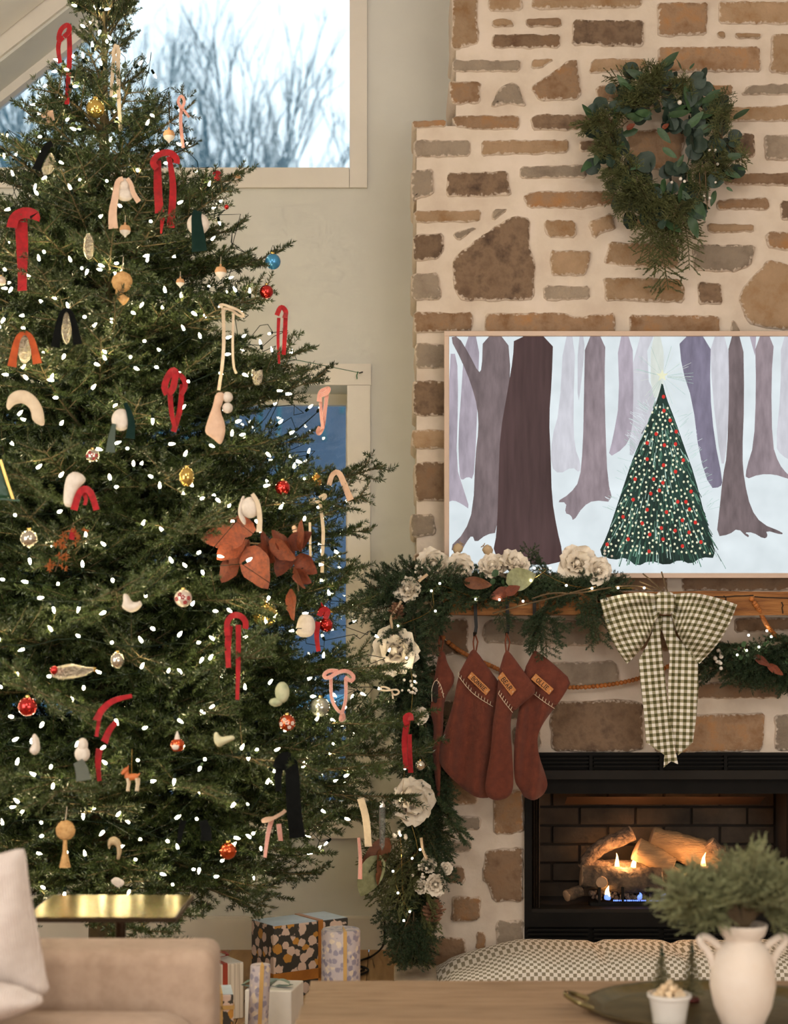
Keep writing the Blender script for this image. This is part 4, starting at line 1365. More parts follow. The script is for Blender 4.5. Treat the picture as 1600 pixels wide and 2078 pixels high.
bow_loop(-1); bow_loop(1)
b_ = MB(); puff(b_, [(1332,1203),(1350,1199),(1370,1204),(1372,1224),(1369,1246),(1350,1248),(1334,1245),(1331,1225)], px_plane(BY - 0.012), 0.022, 4, lambda x, y: 0.003 * math.sin(x * 0.5), edge=8, uvs=lambda x, y: (x, y))
mk('knot', b_, GING, bow, angle=2)
def rot_uv(a, ox=0, oy=0):
    return lambda x, y: ((x - ox) * math.cos(a) + (y - oy) * math.sin(a) + 900, -(x - ox) * math.sin(a) + (y - oy) * math.cos(a) + 900)
b_ = MB(); puff(b_, [(1336,1250),(1363,1250),(1372,1290),(1417,1335),(1418,1400),(1414,1455),(1407,1506),(1377,1533),(1366,1500),(1357,1440),(1356,1390),(1360,1330)], px_plane(BY + 0.012), 0.003, 4.5, lambda x, y: 0.004 * math.sin((x - 1356) * 0.13 + y * .01), edge=2, round_it=0, uvs=rot_uv(0.03))
mk('tail', b_, GING, bow, angle=2)
b_ = MB(); puff(b_, [(1336,1250),(1345,1250),(1341,1290),(1347,1345),(1358,1440),(1371,1520),(1377,1551),(1363,1545),(1347,1558),(1349,1532),(1312,1507),(1307,1440),(1300,1380),(1297,1340),(1318,1300)], px_plane(BY + 0.002), 0.003, 4.5, lambda x, y: 0.004 * math.sin((x - 1300) * 0.12 - y * .01), edge=2, round_it=0, uvs=rot_uv(-0.09))
mk('tail', b_, GING, bow, angle=2)

# ================================================================ wooden beads
BEAD = M('orange_wood_bead', lin(200, 126, 58), lin(168, 98, 42), 25, 0.5, objrand=0.2)
bg_ = thing('bead_garland', 'string of small round wooden beads draped below the mantel', 'bead garland', P(1200, 1390, 5.99))
sp_ = MB(); sp_.sphere((0, 0, 0), 0.0090, 12, 8); bead_me = sp_.mesh('bead', [BEAD])
def beads(pts, Y):
    path = [P(a, b, Y if not isinstance(Y, (list, tuple)) else Y[i]) for i, (a, b) in enumerate(pts)]
    path = resample(smooth_path(path, 3), 0.0186, False)
    for q in path:
        obj('bead', bead_me, bg_, Matrix.Translation(q) @ Matrix.Rotation(random.uniform(0, 3), 4, 'Y') @ Matrix.Diagonal((1, 1, random.uniform(.88, 1), 1)))
    w = MB(); w.tube(path, 0.0012, 4); mk('string', w, STITCH, bg_)
beads([(900, 1294), (925, 1316), (960, 1336), (1000, 1352), (1050, 1378), (1100, 1392), (1160, 1396), (1225, 1392), (1290, 1380), (1345, 1360), (1400, 1325), (1450, 1272), (1478, 1245), (1526, 1216)], 6.145)
beads([(1526, 1216), (1540, 1235), (1556, 1268), (1572, 1288), (1600, 1310), (1650, 1330)], [5.94, 5.94, 6.0, 6.09, 6.12, 6.12])
# ================================================================ Christmas tree
TX, TYc = -0.985, 5.60
PROF = [(3.50, 0.03), (3.27, 0.13), (3.10, 0.24), (2.886, 0.40), (2.60, 0.55), (2.365, 0.64), (2.1, 0.76), (1.87, 0.85), (1.60, 0.90),
        (1.256, 0.96), (1.055, 1.04), (0.92, 1.05), (0.75, 0.98), (0.62, 0.86), (0.50, 0.70), (0.40, 0.55), (0.30, 0.35)]


def Rz(z):
    if z >= PROF[0][0]: return PROF[0][1]
    for (a, ra), (b, rb) in zip(PROF, PROF[1:]):
        if z >= b:
            return rb + (ra - rb) * (z - b) / (a - b)
    return PROF[-1][1]


tree = thing('christmas_tree', 'tall dense fir Christmas tree covered in warm lights before the window wall', 'christmas tree', (TX, TYc, 0))
b_ = MB(); b_.tube([(TX, TYc, 0.06), (TX + .01, TYc, 1.0), (TX, TYc, 2.2), (TX - .005, TYc, 3.1), (TX, TYc, 3.50)], [0.062, 0.05, 0.03, 0.014, 0.006], 10)
mk('trunk', b_, BARK, tree)
PR = {}
for L_ in (0.22, 0.38, 0.56, 0.76, 0.96):
    PR[L_] = [bough('bough%d_%d' % (int(L_ * 100), s), L_, 100 + s + int(L_ * 1000), (NEEDLE, BARK), droop=0.0, lift=0.25,
                    spacing=0.055 if L_ > .3 else 0.042, side=0.46 if L_ > .3 else 0.5, dens=900, nl=0.0175, nw=0.0030, gap3=0.036) for s in range(3)]
NBR = 0
TIPS = []
r_ = random.Random(12)


def add_bough(z0, az, L, el, k=None):
    global NBR
    key = min(PR, key=lambda q: abs(math.log(q / L)))
    d = V((math.cos(az) * math.cos(el), math.sin(az) * math.cos(el), math.sin(el)))
    p = V((TX, TYc, z0))
    tip = p + d * L
    if tip.y > WALLY - 0.05:
        L *= (WALLY - 0.06 - p.y) / (tip.y - p.y)
        key = min(PR, key=lambda q: abs(math.log(q / L)))
    place(PR[key][r_.randrange(3)], 'branch', tree, p + d * 0.02, d, L / key, r_.gauss(0, 0.25))
    TIPS.append((p, d, L))
    NBR += 1


z = 0.60
lev = 0
while z < 3.42:
    f = (z - 0.6) / 2.85
    el = -0.10 + 0.62 * f + (0.25 if f > 0.85 else 0)
    rad = Rz(z + 0.25 * Rz(z) * math.sin(el))
    n = max(3, int(round(5 + rad * 6.5)) - (2 if f > 0.72 else 0))
    for i in range(n):
        az = 2 * PI * (i + r_.uniform(-0.3, 0.3)) / n + lev * 1.1
        e = el + r_.gauss(0, 0.09)
        zt = z + rad * math.tan(e)
        L_ = Rz(zt) * r_.uniform(0.84, 1.06) / max(0.5, math.cos(e))
        add_bough(z, az, max(0.12, L_), e)
    z += 0.125 - 0.05 * f + (0.0 if f < 0.72 else 0.045)
    lev += 1
# lowest drooping skirt
for i in range(9):
    az = 2 * PI * i / 9 + 0.2
    add_bough(0.56, az, 0.72 + 0.12 * (i % 2), -0.22 + r_.gauss(0, .05))
for px, py, Y_, z0 in ((770, 932, 5.62, 1.72), (748, 1000, 5.55, 1.68), (855, 1430, 5.60, 1.02), (870, 1500, 5.55, 0.92), (845, 1590, 5.50, 0.85), (660, 1715, 5.35, 0.70), (580, 1785, 5.2, 0.58),
                       (635, 700, 5.6, 2.12), (565, 500, 5.55, 2.45), (495, 345, 5.6, 2.68), (690, 1160, 5.5, 1.3), (382, 205, 5.55, 2.88), (0, 290, 5.5, 2.7), (108, 180, 5.55, 2.95)):
    q = P(px, py, Y_); d = q - V((TX, TYc, z0)); 
    add_bough(z0, math.atan2(d.y, d.x), d.length, math.atan2(d.z, math.hypot(d.x, d.y)))
# leader shoots at the very top
for i in range(7):
    a = i * 0.9; add_bough(3.30 + 0.02 * i, a, 0.16, 1.05 - 0.05 * i)
print('boughs', NBR)
# stand
st_ = thing('tree_stand', 'red and green metal tree stand under the lowest boughs', 'tree stand', (TX, TYc, 0))
STM = M('red_enamel', (0.35, 0.02, 0.015), None, 5, 0.4); STG = M('green_enamel', (0.02, 0.09, 0.04), None, 5, 0.4)
b_ = MB(); b_.lathe([(0.17, 0.045), (0.18, 0.05), (0.15, 0.16), (0.145, 0.17), (0.135, 0.165)], 24, c=(TX, TYc, 0)); mk('bowl', b_, STM, st_)
for k in range(4):
    a = k * PI / 2 + 0.5; b_ = MB(); c_ = V((TX, TYc, 0)); e_ = V((math.cos(a), math.sin(a), 0))
    b_.tube([c_ + e_ * 0.14 + V((0, 0, 0.15)), c_ + e_ * 0.26 + V((0, 0, 0.09)), c_ + e_ * 0.32 + V((0, 0, 0.008))], 0.010, 8); mk('leg', b_, STG, st_)

# ---------------------------------------------------------------- string of lights
bb_ = MB(); bb_.lathe([(0.0045, -0.016), (0.0050, -0.006), (0.0046, 0.0)], 8, m=0)
bb_.lathe([(0.0030, 0.0), (0.0043, 0.005), (0.0039, 0.011), (0.0020, 0.016), (0.0006, 0.019)], 8, m=1)
bulb_me = bb_.mesh('bulb', [WIRE, BULB])
ls = thing('string_lights', 'warm white mini light string wound around the Christmas tree', 'string lights', (TX, TYc, 0.5))
path = []
turns = 29
z = 0.50; a = 0.3
NS = turns * 60
for i in range(NS):
    t = i / NS
    zz = 0.48 + 2.95 * t ** 1.12
    az = a + turns * 2 * PI * t
    n1 = noise.noise(V((math.cos(az) * 2.2, math.sin(az) * 2.2, zz * 5))); n2 = noise.noise(V((math.cos(az) * 5.1 + 7, math.sin(az) * 5.1, zz * 7)))
    n3 = noise.noise(V((math.cos(az) * 9 + 3, math.sin(az) * 9, zz * 9)))
    n4 = noise.noise(V((az * 6.1, zz * 20, 3.3))); n5 = noise.noise(V((az * 5.3, 9.1, zz * 20)))
    rr = Rz(zz) * (0.84 + 0.22 * n1 + 0.10 * n3) - 0.015 + 0.05 * n4
    path.append(V((TX + math.cos(az) * max(rr, 0.02), min(WALLY - 0.06, TYc + math.sin(az) * max(rr, 0.02)), zz + 0.10 * n2 + 0.04 * n3 + 0.05 * n5)))
wm = MB()
wm.tube(path, 0.0014, 3, cap=False); mk('wire', wm, WIRE, ls)
bulbs = []
acc = 0.0
for q0, q1 in zip(path, path[1:]):
    seg = (q1 - q0).length; acc += seg
    front = q0.y < TYc + 0.25 * (1 if q0.x > TX else 1)
    fa = max(0.0, (TYc - q0.y) / max(0.05, math.hypot(q0.x - TX, q0.y - TYc)))
    dens = (0.13 - 0.09 * fa ** 0.8) * (1 if q0.z < 2.45 else 2.4)
    if q0.x > TX + 0.42 and fa < 0.6: dens *= 1.9
    if acc > dens:
        acc = 0
        out = V((q0.x - TX, q0.y - TYc, 0)).normalized()
        d = (out * r_.uniform(0.2, 1.2) + V((r_.gauss(0, .8), r_.gauss(0, .8), r_.gauss(0.2, .8)))).normalized()
        bulbs.append((q0 + d * r_.uniform(0.016, 0.035), d, q0.y))
bulbs.sort(key=lambda t: t[2])
print('bulbs', len(bulbs))
seen = [b for b in bulbs if b[0].x > -1.42 or b[2] > 5.9]
first = [b for b in bulbs if -1.36 < b[0].x and b[2] < 5.75]
r_.shuffle(first); first = first[:300]
ids = {id(b) for b in first}
rest = MB()
for b in bulbs:
    R_m = b[1].to_track_quat('Z', 'Y').to_matrix()
    if id(b) in ids:
        obj('bulb', bulb_me, ls, Matrix.Translation(b[0]) @ R_m.to_4x4())
    else:
        rest.lathe([(0.0045, -0.016), (0.0050, -0.006), (0.0046, 0.0)], 6, 0, b[0], R_m)
        rest.lathe([(0.0030, 0.0), (0.0043, 0.006), (0.0028, 0.014), (0.0006, 0.019)], 6, 1, b[0], R_m)
tag(mk('further_bulbs', rest, [WIRE, BULB], ls), kind='stuff')


def surfY(px, py, k=1.0):
    Y = 4.2
    while Y < TYc:
        q = P(px, py, Y)
        if math.hypot(q.x - TX, q.y - TYc) <= Rz(q.z) * k:
            return Y
        Y += 0.01
    return TYc - 0.05


# ---------------------------------------------------------------- ornaments
RED = M('red_velvet', lin(178, 8, 22), lin(140, 4, 14), 60, 0.85, sheen=0.3)
CREAM = M('cream_cotton', lin(226, 206, 176), lin(210, 188, 158), 40, 0.9)
PINK = M('blush_ribbon', lin(228, 192, 164), lin(212, 174, 146), 40, 0.85)
DKGREEN = M('dark_green_velvet', (0.006, 0.020, 0.016), (0.010, 0.028, 0.022), 40, 0.9, spec=0.1)
BLKV = M('black_velvet', (0.004, 0.0045, 0.004), (0.007, 0.0075, 0.007), 40, 0.9, spec=0.08)
RUSTV = M('orange_velvet', lin(190, 84, 34), lin(160, 66, 24), 40, 0.85)
WHITEF = M('white_felt', lin(232, 220, 206), lin(220, 206, 190), 60, 0.95, bump=0.2, bscale=300)
STRAW = M('natural_straw', lin(222, 176, 116), lin(196, 148, 90), 90, 0.9, bump=0.5, bscale=200)
WOOD1 = M('turned_beech', lin(214, 164, 116), lin(198, 146, 98), 20, 0.6)
WOODW = M('white_paint_tip', lin(236, 226, 214), None, 20, 0.6)
SEQ = M('silver_gold_sequins', (0.85, 0.78, 0.62), (0.45, 0.40, 0.30), 220, 0.18, 0.95, detail=0, bump=1.0, bscale=260)
STRP = bpy.data.materials.new('red_white_stripe_ribbon'); STRP.use_nodes = True
N, L, B = nodes_of(STRP)
uvn = N.new('ShaderNodeTexCoord'); spx = N.new('ShaderNodeSeparateXYZ'); L.new(uvn.outputs['UV'], spx.inputs[0])
mu = N.new('ShaderNodeMath'); mu.operation = 'MULTIPLY'; mu.inputs[1].default_value = 330; L.new(spx.outputs[0], mu.inputs[0])
fr_ = N.new('ShaderNodeMath'); fr_.operation = 'FRACT'; L.new(mu.outputs[0], fr_.inputs[0])
gt = N.new('ShaderNodeMath'); gt.operation = 'GREATER_THAN'; gt.inputs[1].default_value = 0.5; L.new(fr_.outputs[0], gt.inputs[0])
mi_ = N.new('ShaderNodeMix'); mi_.data_type = 'RGBA'; L.new(gt.outputs[0], mi_.inputs['Factor'])
mi_.inputs['A'].default_value = (*lin(236, 206, 190), 1); mi_.inputs['B'].default_value = (*lin(206, 92, 76), 1)
L.new(mi_.outputs['Result'], B.inputs['Base Color']); B.inputs['Roughness'].default_value = 0.85


def bauble_mat(name, c, rough=0.14, metal=0.85):
    return M(name, c, tuple(k * 0.8 for k in c), 14, rough, metal, coat=0.5)


GB = bauble_mat('gold_glass', (0.70, 0.48, 0.12)); RB = bauble_mat('red_glass', (0.62, 0.025, 0.02)); BB = bauble_mat('blue_glass', (0.06, 0.32, 0.62), 0.25, 0.5)
SB = bauble_mat('silver_glass', (0.66, 0.60, 0.50)); OB = bauble_mat('orange_red_glass', (0.72, 0.10, 0.02)); WB = bauble_mat('pearl_white_glass', (0.72, 0.60, 0.50), 0.3, 0.3)


def spY(px, py, Y=None):
    return Y if Y else surfY(px, py, 1.02)


def bauble(label, px, py, r, mat, Y=None, sz=1.0, name='bauble', spots=None, ribs=0):
    Y = spY(px, py, Y); s = Y / F; c = P(px, py, Y); R = r * s
    t = thing(name, label, 'ornament', c, 'ornaments on the Christmas tree')
    b = MB(); b.sphere(c, R, 24, 14, sz=sz)
    if ribs:
        for i, v in enumerate(b.v):
            q = V(v) - c; a = math.atan2(q.y, q.x); k = 1 + 0.04 * math.sin(a * ribs) * (1 - abs(q.z) / (R * sz + 1e-6)); b.v[i] = (c.x + q.x * k, c.y + q.y * k, v[2])
    mk('glass_body', b, mat, t, angle=2)
    b = MB(); zt = c.z + R * sz; b.lathe([(R * .24, zt - R * .06), (R * .26, zt + R * .1), (R * .2, zt + R * .2), (R * .05, zt + R * .24)], 10, c=(c.x, c.y, 0)); mk('metal_cap', b, GOLD, t)
    b = MB(); b.tube([(c.x, c.y, zt + R * .2), (c.x - R * .18, c.y, zt + R * .6), (c.x, c.y, zt + R * 1.1), (c.x + R * .18, c.y, zt + R * .6), (c.x, c.y, zt + R * .22)], 0.0008, 4); mk('hook', b, BLACK, t)
    if spots:
        b = MB()
        for a, e_ in ((-1.5, 0.1), (-2.3, -0.1), (-0.8, 0.0), (-1.2, -0.5), (-1.9, 0.45)):
            d = V((math.cos(a) * math.cos(e_), math.sin(a) * math.cos(e_), math.sin(e_)))
            for k in range(5):
                q = d.orthogonal(); q.rotate(Matrix.Rotation(k * 1.2566, 3, d)); b.sphere(c + d * R * 0.985 + q * R * 0.13, R * 0.11, 6, 4)
        mk('painted_flower', b, spots, t)
    return t


def acorn(label, px, py, r, Y=None):
    Y = spY(px, py, Y); R = r * Y / F; c = P(px, py, Y)
    t = thing('wooden_drop', label, 'ornament', c, 'ornaments on the Christmas tree')
    b = MB(); b.lathe([(R * .98, -R * .15), (R * 1.0, R * .2), (R * .75, R * .75), (R * .2, R * .95), (R * .16, R * 1.15), (R * .22, R * 1.3), (R * .05, R * 1.36)], 18, c=c); mk('wooden_top', b, WOOD1, t)
    b = MB(); b.lathe([(R * .03, -R * 1.35), (R * .3, -R * .95), (R * .8, -R * .55), (R * .97, -R * .16)], 18, c=c); mk('painted_tip', b, WOODW, t)
    b = MB(); b.tube([c + V((0, 0, R * 1.3)), c + V((0.001, 0, R * 2.6))], 0.0007, 4); mk('thread', b, STITCH, t)


def ribbon(label, mat, strips, name='velvet_bow', Y=None, cat='ribbon', twist=0.35):
    xs = [q[0] for s in strips for q in s[1]]; ys = [q[1] for s in strips for q in s[1]]
    cx, cy = sum(xs) / len(xs), sum(ys) / len(ys)
    Y = Y or min(surfY(x, y, 1.03) for x, y in (strips[0][1][0], (cx, cy)))
    t = thing(name, label, cat, P(cx, cy, Y), 'ribbons on the Christmas tree')
    for i, (pn, pts, w) in enumerate(strips):
        path = [P(a, b, Y + 0.012 * math.sin(k * 1.3 + i * 2) + (0.0 if pn != 'loop' else -0.008 - 0.010 * (k % 2))) for k, (a, b) in enumerate(pts)]
        path = resample(smooth_path(path, 2), 0.008, False)
        n = len(path)
        mtr = mat[i % len(mat)] if isinstance(mat, list) else mat
        b = MB()
        if isinstance(w, tuple):
            ws = [(w[0] + (w[1] - w[0]) * k / (n - 1)) * Y / F for k in range(n)]
            b.strip(path, max(ws), 0.0016, twist if pn == 'tail' else 0.2, widths=ws)
        else:
            b.strip(path, w * Y / F, 0.0016, twist if pn == 'tail' else 0.2)
        mk(pn, b, mtr, t, angle=1.0)
    return t


T_, L_P = 'tail', 'loop'
ribbon('narrow red velvet bow tied near the top left of the tree', RED, [(L_P, [(128, 75), (118, 85), (122, 60), (138, 48), (143, 62), (130, 75)], 10), (T_, [(124, 72), (117, 95), (122, 128)], 9), (T_, [(140, 60), (142, 110), (138, 170), (136, 212)], 10)], Y=5.42)
ribbon('long cream ribbon hanging just below the tree top', CREAM, [(L_P, [(236, 90), (228, 110), (236, 125), (243, 110), (238, 92)], 7), (T_, [(234, 92), (228, 150), (226, 196)], 7), (T_, [(240, 100), (240, 180), (245, 266)], 8)], 'ribbon_bow', Y=5.40)
ribbon('little blush bow at the far left below the gold bauble', PINK, [(L_P, [(100, 225), (85, 232), (88, 240), (102, 228)], 4), (T_, [(100, 225), (98, 250)], 8), (T_, [(104, 224), (108, 245)], 7)], 'ribbon_bow', Y=5.35)
ribbon('striped ribbon standing against the upper window on the right tip', STRP, [(L_P, [(368, 220), (360, 206), (368, 192), (376, 206), (369, 220)], 6), (T_, [(368, 218), (366, 250), (372, 300)], 7), (T_, [(369, 218), (380, 232), (384, 238)], 5)], 'ribbon_bow', Y=5.45)
bauble('large round gold bauble near the tree top', 194, 220, 19.5, GB, 5.38)
acorn('two tone wooden drop beside the striped top ribbon', 343, 275, 12, 5.40)
acorn('two tone wooden drop hanging before the upper window corner', 479, 363, 10.5, 5.55)
ribbon('bright red velvet bow with broad tails below the top window', RED, [(L_P, [(318, 342), (308, 330), (322, 312), (345, 308), (360, 322), (358, 332)], 13), (T_, [(320, 325), (320, 380), (324, 432)], (14, 20)), (T_, [(343, 318), (352, 370), (350, 420), (346, 462)], (10, 18)), (T_, [(330, 440), (327, 474)], (10, 4))])
ribbon('wide red velvet ribbon at the left edge beneath a folded loop', RED, [(L_P, [(24, 462), (28, 440), (50, 430), (72, 436), (70, 446)], 22), (T_, [(42, 440), (46, 510), (45, 590)], (26, 20))])
ribbon('red velvet ribbon on the right side boughs above the green twine', RED, [(L_P, [(562, 640), (570, 620), (582, 632), (578, 645)], 10), (T_, [(566, 645), (564, 690), (567, 738)], (7, 5)), (T_, [(580, 640), (578, 690), (576, 720)], 9)], Y=5.40)
ribbon('red velvet bow loop hanging in the middle of the tree', RED, [(L_P, [(340, 800), (332, 785), (345, 755), (358, 750), (352, 790), (342, 798)], 14), (L_P, [(355, 755), (372, 765), (378, 785), (368, 800)], 10), (T_, [(345, 795), (348, 840), (356, 872)], (11, 9)), (T_, [(370, 780), (366, 835), (352, 876)], (10, 12))])
ribbon('red bow over the white scarf ornament at left', RED, [(L_P, [(150, 1035), (160, 1000), (172, 990), (186, 1000), (196, 1035)], (15, 13)), (T_, [(165, 995), (176, 1010), (172, 1025)], 8), (T_, [(150, 1075), (145, 1095)], 12)])
ribbon('red velvet bow with two straight tails at lower centre', RED, [(L_P, [(462, 1290), (460, 1262), (472, 1248), (488, 1248), (500, 1262), (498, 1276)], 12), (T_, [(466, 1270), (462, 1310), (464, 1355)], (14, 11)), (T_, [(484, 1268), (484, 1340), (482, 1420)], (11, 8))])
ribbon('loose red velvet ribbon twisting at the lower left', RED, [(L_P, [(268, 1412), (230, 1420), (206, 1440), (196, 1462)], (8, 16)), (T_, [(202, 1455), (196, 1495)], 8), (T_, [(236, 1465), (222, 1480), (212, 1506)], (10, 16)), (T_, [(202, 1520), (198, 1545), (202, 1585)], (14, 9))])
ribbon('narrow red ribbon beside the red glass bird', RED, [(L_P, [(648, 1250), (655, 1235), (668, 1240), (660, 1255)], 11), (T_, [(646, 1262), (642, 1290), (647, 1322)], (11, 9))], Y=5.2)
ribbon('red velvet ribbon at the tree edge next to the stockings', RED, [(L_P, [(826, 1470), (822, 1455), (834, 1450), (834, 1462)], 12), (T_, [(828, 1455), (820, 1500), (824, 1560)], (14, 9)), (T_, [(832, 1490), (832, 1530), (834, 1568)], (8, 11))], Y=5.35)
ribbon('black velvet ribbon folded over a bough at lower centre', BLKV, [(T_, [(566, 1560), (572, 1540), (588, 1538), (594, 1570), (596, 1640), (604, 1700)], (26, 32)), (T_, [(570, 1545), (564, 1575), (566, 1605)], (18, 12))], 'velvet_ribbon', twist=0.15)
ribbon('small black velvet ribbon low on the tree under the figurines', BLKV, [(T_, [(372, 1665), (366, 1690), (364, 1712)], (14, 8)), (T_, [(412, 1665), (420, 1690), (418, 1706)], (16, 26))], 'velvet_ribbon')
ribbon('long cream bow with trailing tails at the right of centre', CREAM, [(L_P, [(452, 624), (444, 620), (452, 617), (470, 624), (486, 630), (498, 642), (486, 642), (470, 628), (455, 626)], 5), (T_, [(453, 624), (455, 690), (452, 740), (444, 792)], 7), (T_, [(474, 636), (472, 700), (474, 745), (480, 758)], 5)], 'ribbon_bow')
ribbon('cream bow with two tails hanging before the blue window', CREAM, [(L_P, [(648, 1010), (660, 1002), (662, 1010), (642, 1020), (632, 1022), (628, 1016), (640, 1012)], 6), (T_, [(650, 1022), (657, 1075), (655, 1120), (654, 1162)], 7), (T_, [(629, 1060), (630, 1110), (630, 1150)], 5)], 'ribbon_bow', Y=5.35)
ribbon('candy striped ribbon curl hanging before the lower window', STRP, [(L_P, [(648, 815), (650, 795), (662, 790), (668, 788), (664, 798), (650, 802)], 10), (T_, [(650, 800), (652, 840), (656, 870)], 7), (T_, [(664, 800), (660, 830), (656, 868), (648, 882), (644, 876), (650, 866)], 8)], 'ribbon_bow', Y=5.45)
ribbon('striped bow with a long open loop at the lower right', STRP, [(L_P, [(686, 1362), (668, 1360), (656, 1370), (664, 1378), (686, 1364), (704, 1360), (720, 1372), (714, 1384), (700, 1374)], 8), (T_, [(672, 1376), (672, 1420), (688, 1446), (697, 1444)], 7), (T_, [(702, 1376), (703, 1420), (694, 1448), (690, 1464), (700, 1458), (696, 1448)], 7)], 'ribbon_bow', Y=5.15)
ribbon('blush bow tied on the lowest bough beside the black ribbon', [PINK, STRP, STRP], [(L_P, [(556, 1660), (536, 1662), (532, 1668), (548, 1664), (574, 1650), (580, 1644)], 7), (T_, [(552, 1662), (544, 1690), (538, 1740)], (10, 7)), (T_, [(566, 1672), (568, 1690), (570, 1706)], 10)], 'ribbon_bow')
ribbon('small cream bow at the right edge of the tree', CREAM, [(L_P, [(792, 1398), (776, 1392), (770, 1400), (786, 1402), (806, 1398), (812, 1406), (800, 1412), (794, 1400)], 3.5), (T_, [(796, 1400), (798, 1418)], 3)], 'ribbon_bow', Y=5.25)
ribbon('white ribbon tail hanging by the garland at lower right', CREAM, [(T_, [(732, 1620), (744, 1660), (748, 1718)], 15)], 'cotton_ribbon', Y=5.35)
ribbon('narrow striped ribbon tail hanging under the right boughs', STRP, [(T_, [(728, 1700), (732, 1740), (731, 1784)], (6, 9))], 'cotton_ribbon', Y=5.36)
ribbon('blush ribbon draped on the tip before the window casing', PINK, [(T_, [(668, 985), (674, 962), (688, 956), (700, 985), (712, 1015)], (10, 14))], 'ribbon_bow', Y=5.42)
ribbon('tiny red satin bow on the tip by the upper window sill', RED, [(L_P, [(440, 362), (434, 352), (446, 350), (444, 366)], 9)], 'ribbon_bow', Y=5.45)


def felt(label, polys, mat, Y=None, rib=None, name='felt_ornament', thick=0.016, cat='ornament'):
    """padded felt shapes (outlines in picture pixels) with draped ribbon"""
    q = polys[0]; cx = sum(a for a, b in q) / len(q); cy = sum(b for a, b in q) / len(q)
    Y = Y or surfY(cx, cy, 1.03)
    t = thing(name, label, cat, P(cx, cy, Y), 'ornaments on the Christmas tree')
    for poly in polys:
        b = MB(); puff(b, poly, px_plane(Y), thick, 3.2, None, edge=14, round_it=2); mk('padded_body', b, mat, t, angle=2)
    for i, (pts, w, mt) in enumerate(rib or []):
        path = resample(smooth_path([P(a, c, Y - thick - 0.004) for a, c in pts], 2), 0.008, False)
        b = MB()
        if isinstance(w, tuple):
            ws = [(w[0] + (w[1] - w[0]) * k / (len(path) - 1)) * Y / F for k in range(len(path))]
            b.strip(path, max(ws), 0.0016, 0.2, widths=ws)
        else:
            b.strip(path, w * Y / F, 0.0016, 0.2)
        mk('draped_ribbon', b, mt, t, angle=1.0)
    return t


def disc(x, y, rx, ry=None, n=14):
    ry = ry or rx
    return [(x + rx * math.cos(2 * PI * k / n), y + ry * math.sin(2 * PI * k / n)) for k in range(n)]


felt('white padded snow figure under a blush ribbon in the upper tree', [disc(252, 376, 15, 15), disc(254, 394, 18, 15)], WHITEF, None, [([(250, 362), (238, 366), (234, 400), (228, 432), (230, 464)], (9, 20), PINK), ([(258, 362), (266, 372), (270, 392), (282, 410)], (8, 11), PINK)])
felt('white disc crossed by a dark green velvet ribbon at upper right', [disc(402, 455, 23)], WHITEF, None, [([(402, 428), (398, 440), (402, 475), (405, 510)], (18, 32), DKGREEN)])
felt('cream teardrop under a black ribbon at the upper left', [[(104, 305), (115, 330), (106, 352), (92, 355), (84, 345), (92, 325)]], SEQ, None, [([(106, 290), (96, 296), (84, 320), (74, 345)], (12, 18), BLKV)])
felt('white ball half covered by dark green velvet at left of centre', [disc(246, 852, 20, 23)], WHITEF, None, [([(254, 818), (262, 835), (268, 860), (264, 890)], (8, 20), DKGREEN), ([(232, 860), (226, 890), (224, 918)], (8, 20), M('sheer_grey_green', (0.05, 0.075, 0.05), None, 9, 0.6))])
felt('white ribbon folded in an arch at the far left', [[(12, 826), (16, 804), (32, 792), (54, 792), (74, 806), (88, 830), (92, 868), (66, 856), (62, 830), (48, 818), (30, 820), (18, 834)]], CREAM, None, None, 'cotton_ribbon', 0.008, 'ribbon')
felt('blush fabric figure with white pompoms under a cream bow', [[(438, 796), (456, 796), (452, 820), (446, 830), (460, 868), (450, 906), (432, 890), (414, 878), (424, 845), (432, 825)]], PINK, None, None, thick=0.010)
for i_, (px_, py_) in enumerate(((462, 806), (462, 828))):
    yy_ = surfY(452, 815, 1.03) - 0.02; q_ = P(px_, py_, yy_); b_ = MB(); b_.sphere(q_, 11 * yy_ / F, 14, 8)
    mk('pompom', b_, WHITEF, label=['upper', 'lower'][i_] + ' white pompom beside the blush fabric figure', cat='ornament', group='ornaments on the Christmas tree')
felt('gold sequin cup shape under a black tip right of centre', [[(511, 746), (516, 752), (524, 754), (532, 742), (534, 766), (528, 782), (516, 782), (511, 766)]], SEQ)
felt('white padded scarf ornament behind the red bow at left', [[(130, 985), (136, 965), (150, 956), (168, 962), (176, 975), (160, 990), (152, 1010), (150, 1030), (128, 1028)]], WHITEF)
felt('cream scarf wrapped padded ball before the window', [disc(508, 1030, 20, 22), [(490, 1040), (500, 1055), (498, 1068), (486, 1054), (482, 1035), (492, 1005), (498, 1005)]], WHITEF, None, [([(512, 1002), (524, 1020), (528, 1050), (526, 1080)], (8, 12), CREAM)])
felt('white dove shaped felt ornament at lower left', [[(250, 1204), (260, 1206), (268, 1222), (280, 1222), (284, 1218), (290, 1228), (278, 1240), (264, 1244), (246, 1232), (250, 1222)]], WHITEF)
felt('white padded heart pair with grey ribbon at lower left', [disc(168, 1512, 11, 15), disc(167, 1530, 16, 17)], WHITEF, None, [([(158, 1545), (166, 1560), (170, 1584)], (20, 32), M('grey_sheer_ribbon', (0.12, 0.13, 0.10), None, 9, 0.8))])
felt('narrow white padded shape at the far lower left', [[(70, 1486), (80, 1500), (82, 1525), (70, 1534), (58, 1524), (66, 1510), (62, 1500)]], WHITEF)
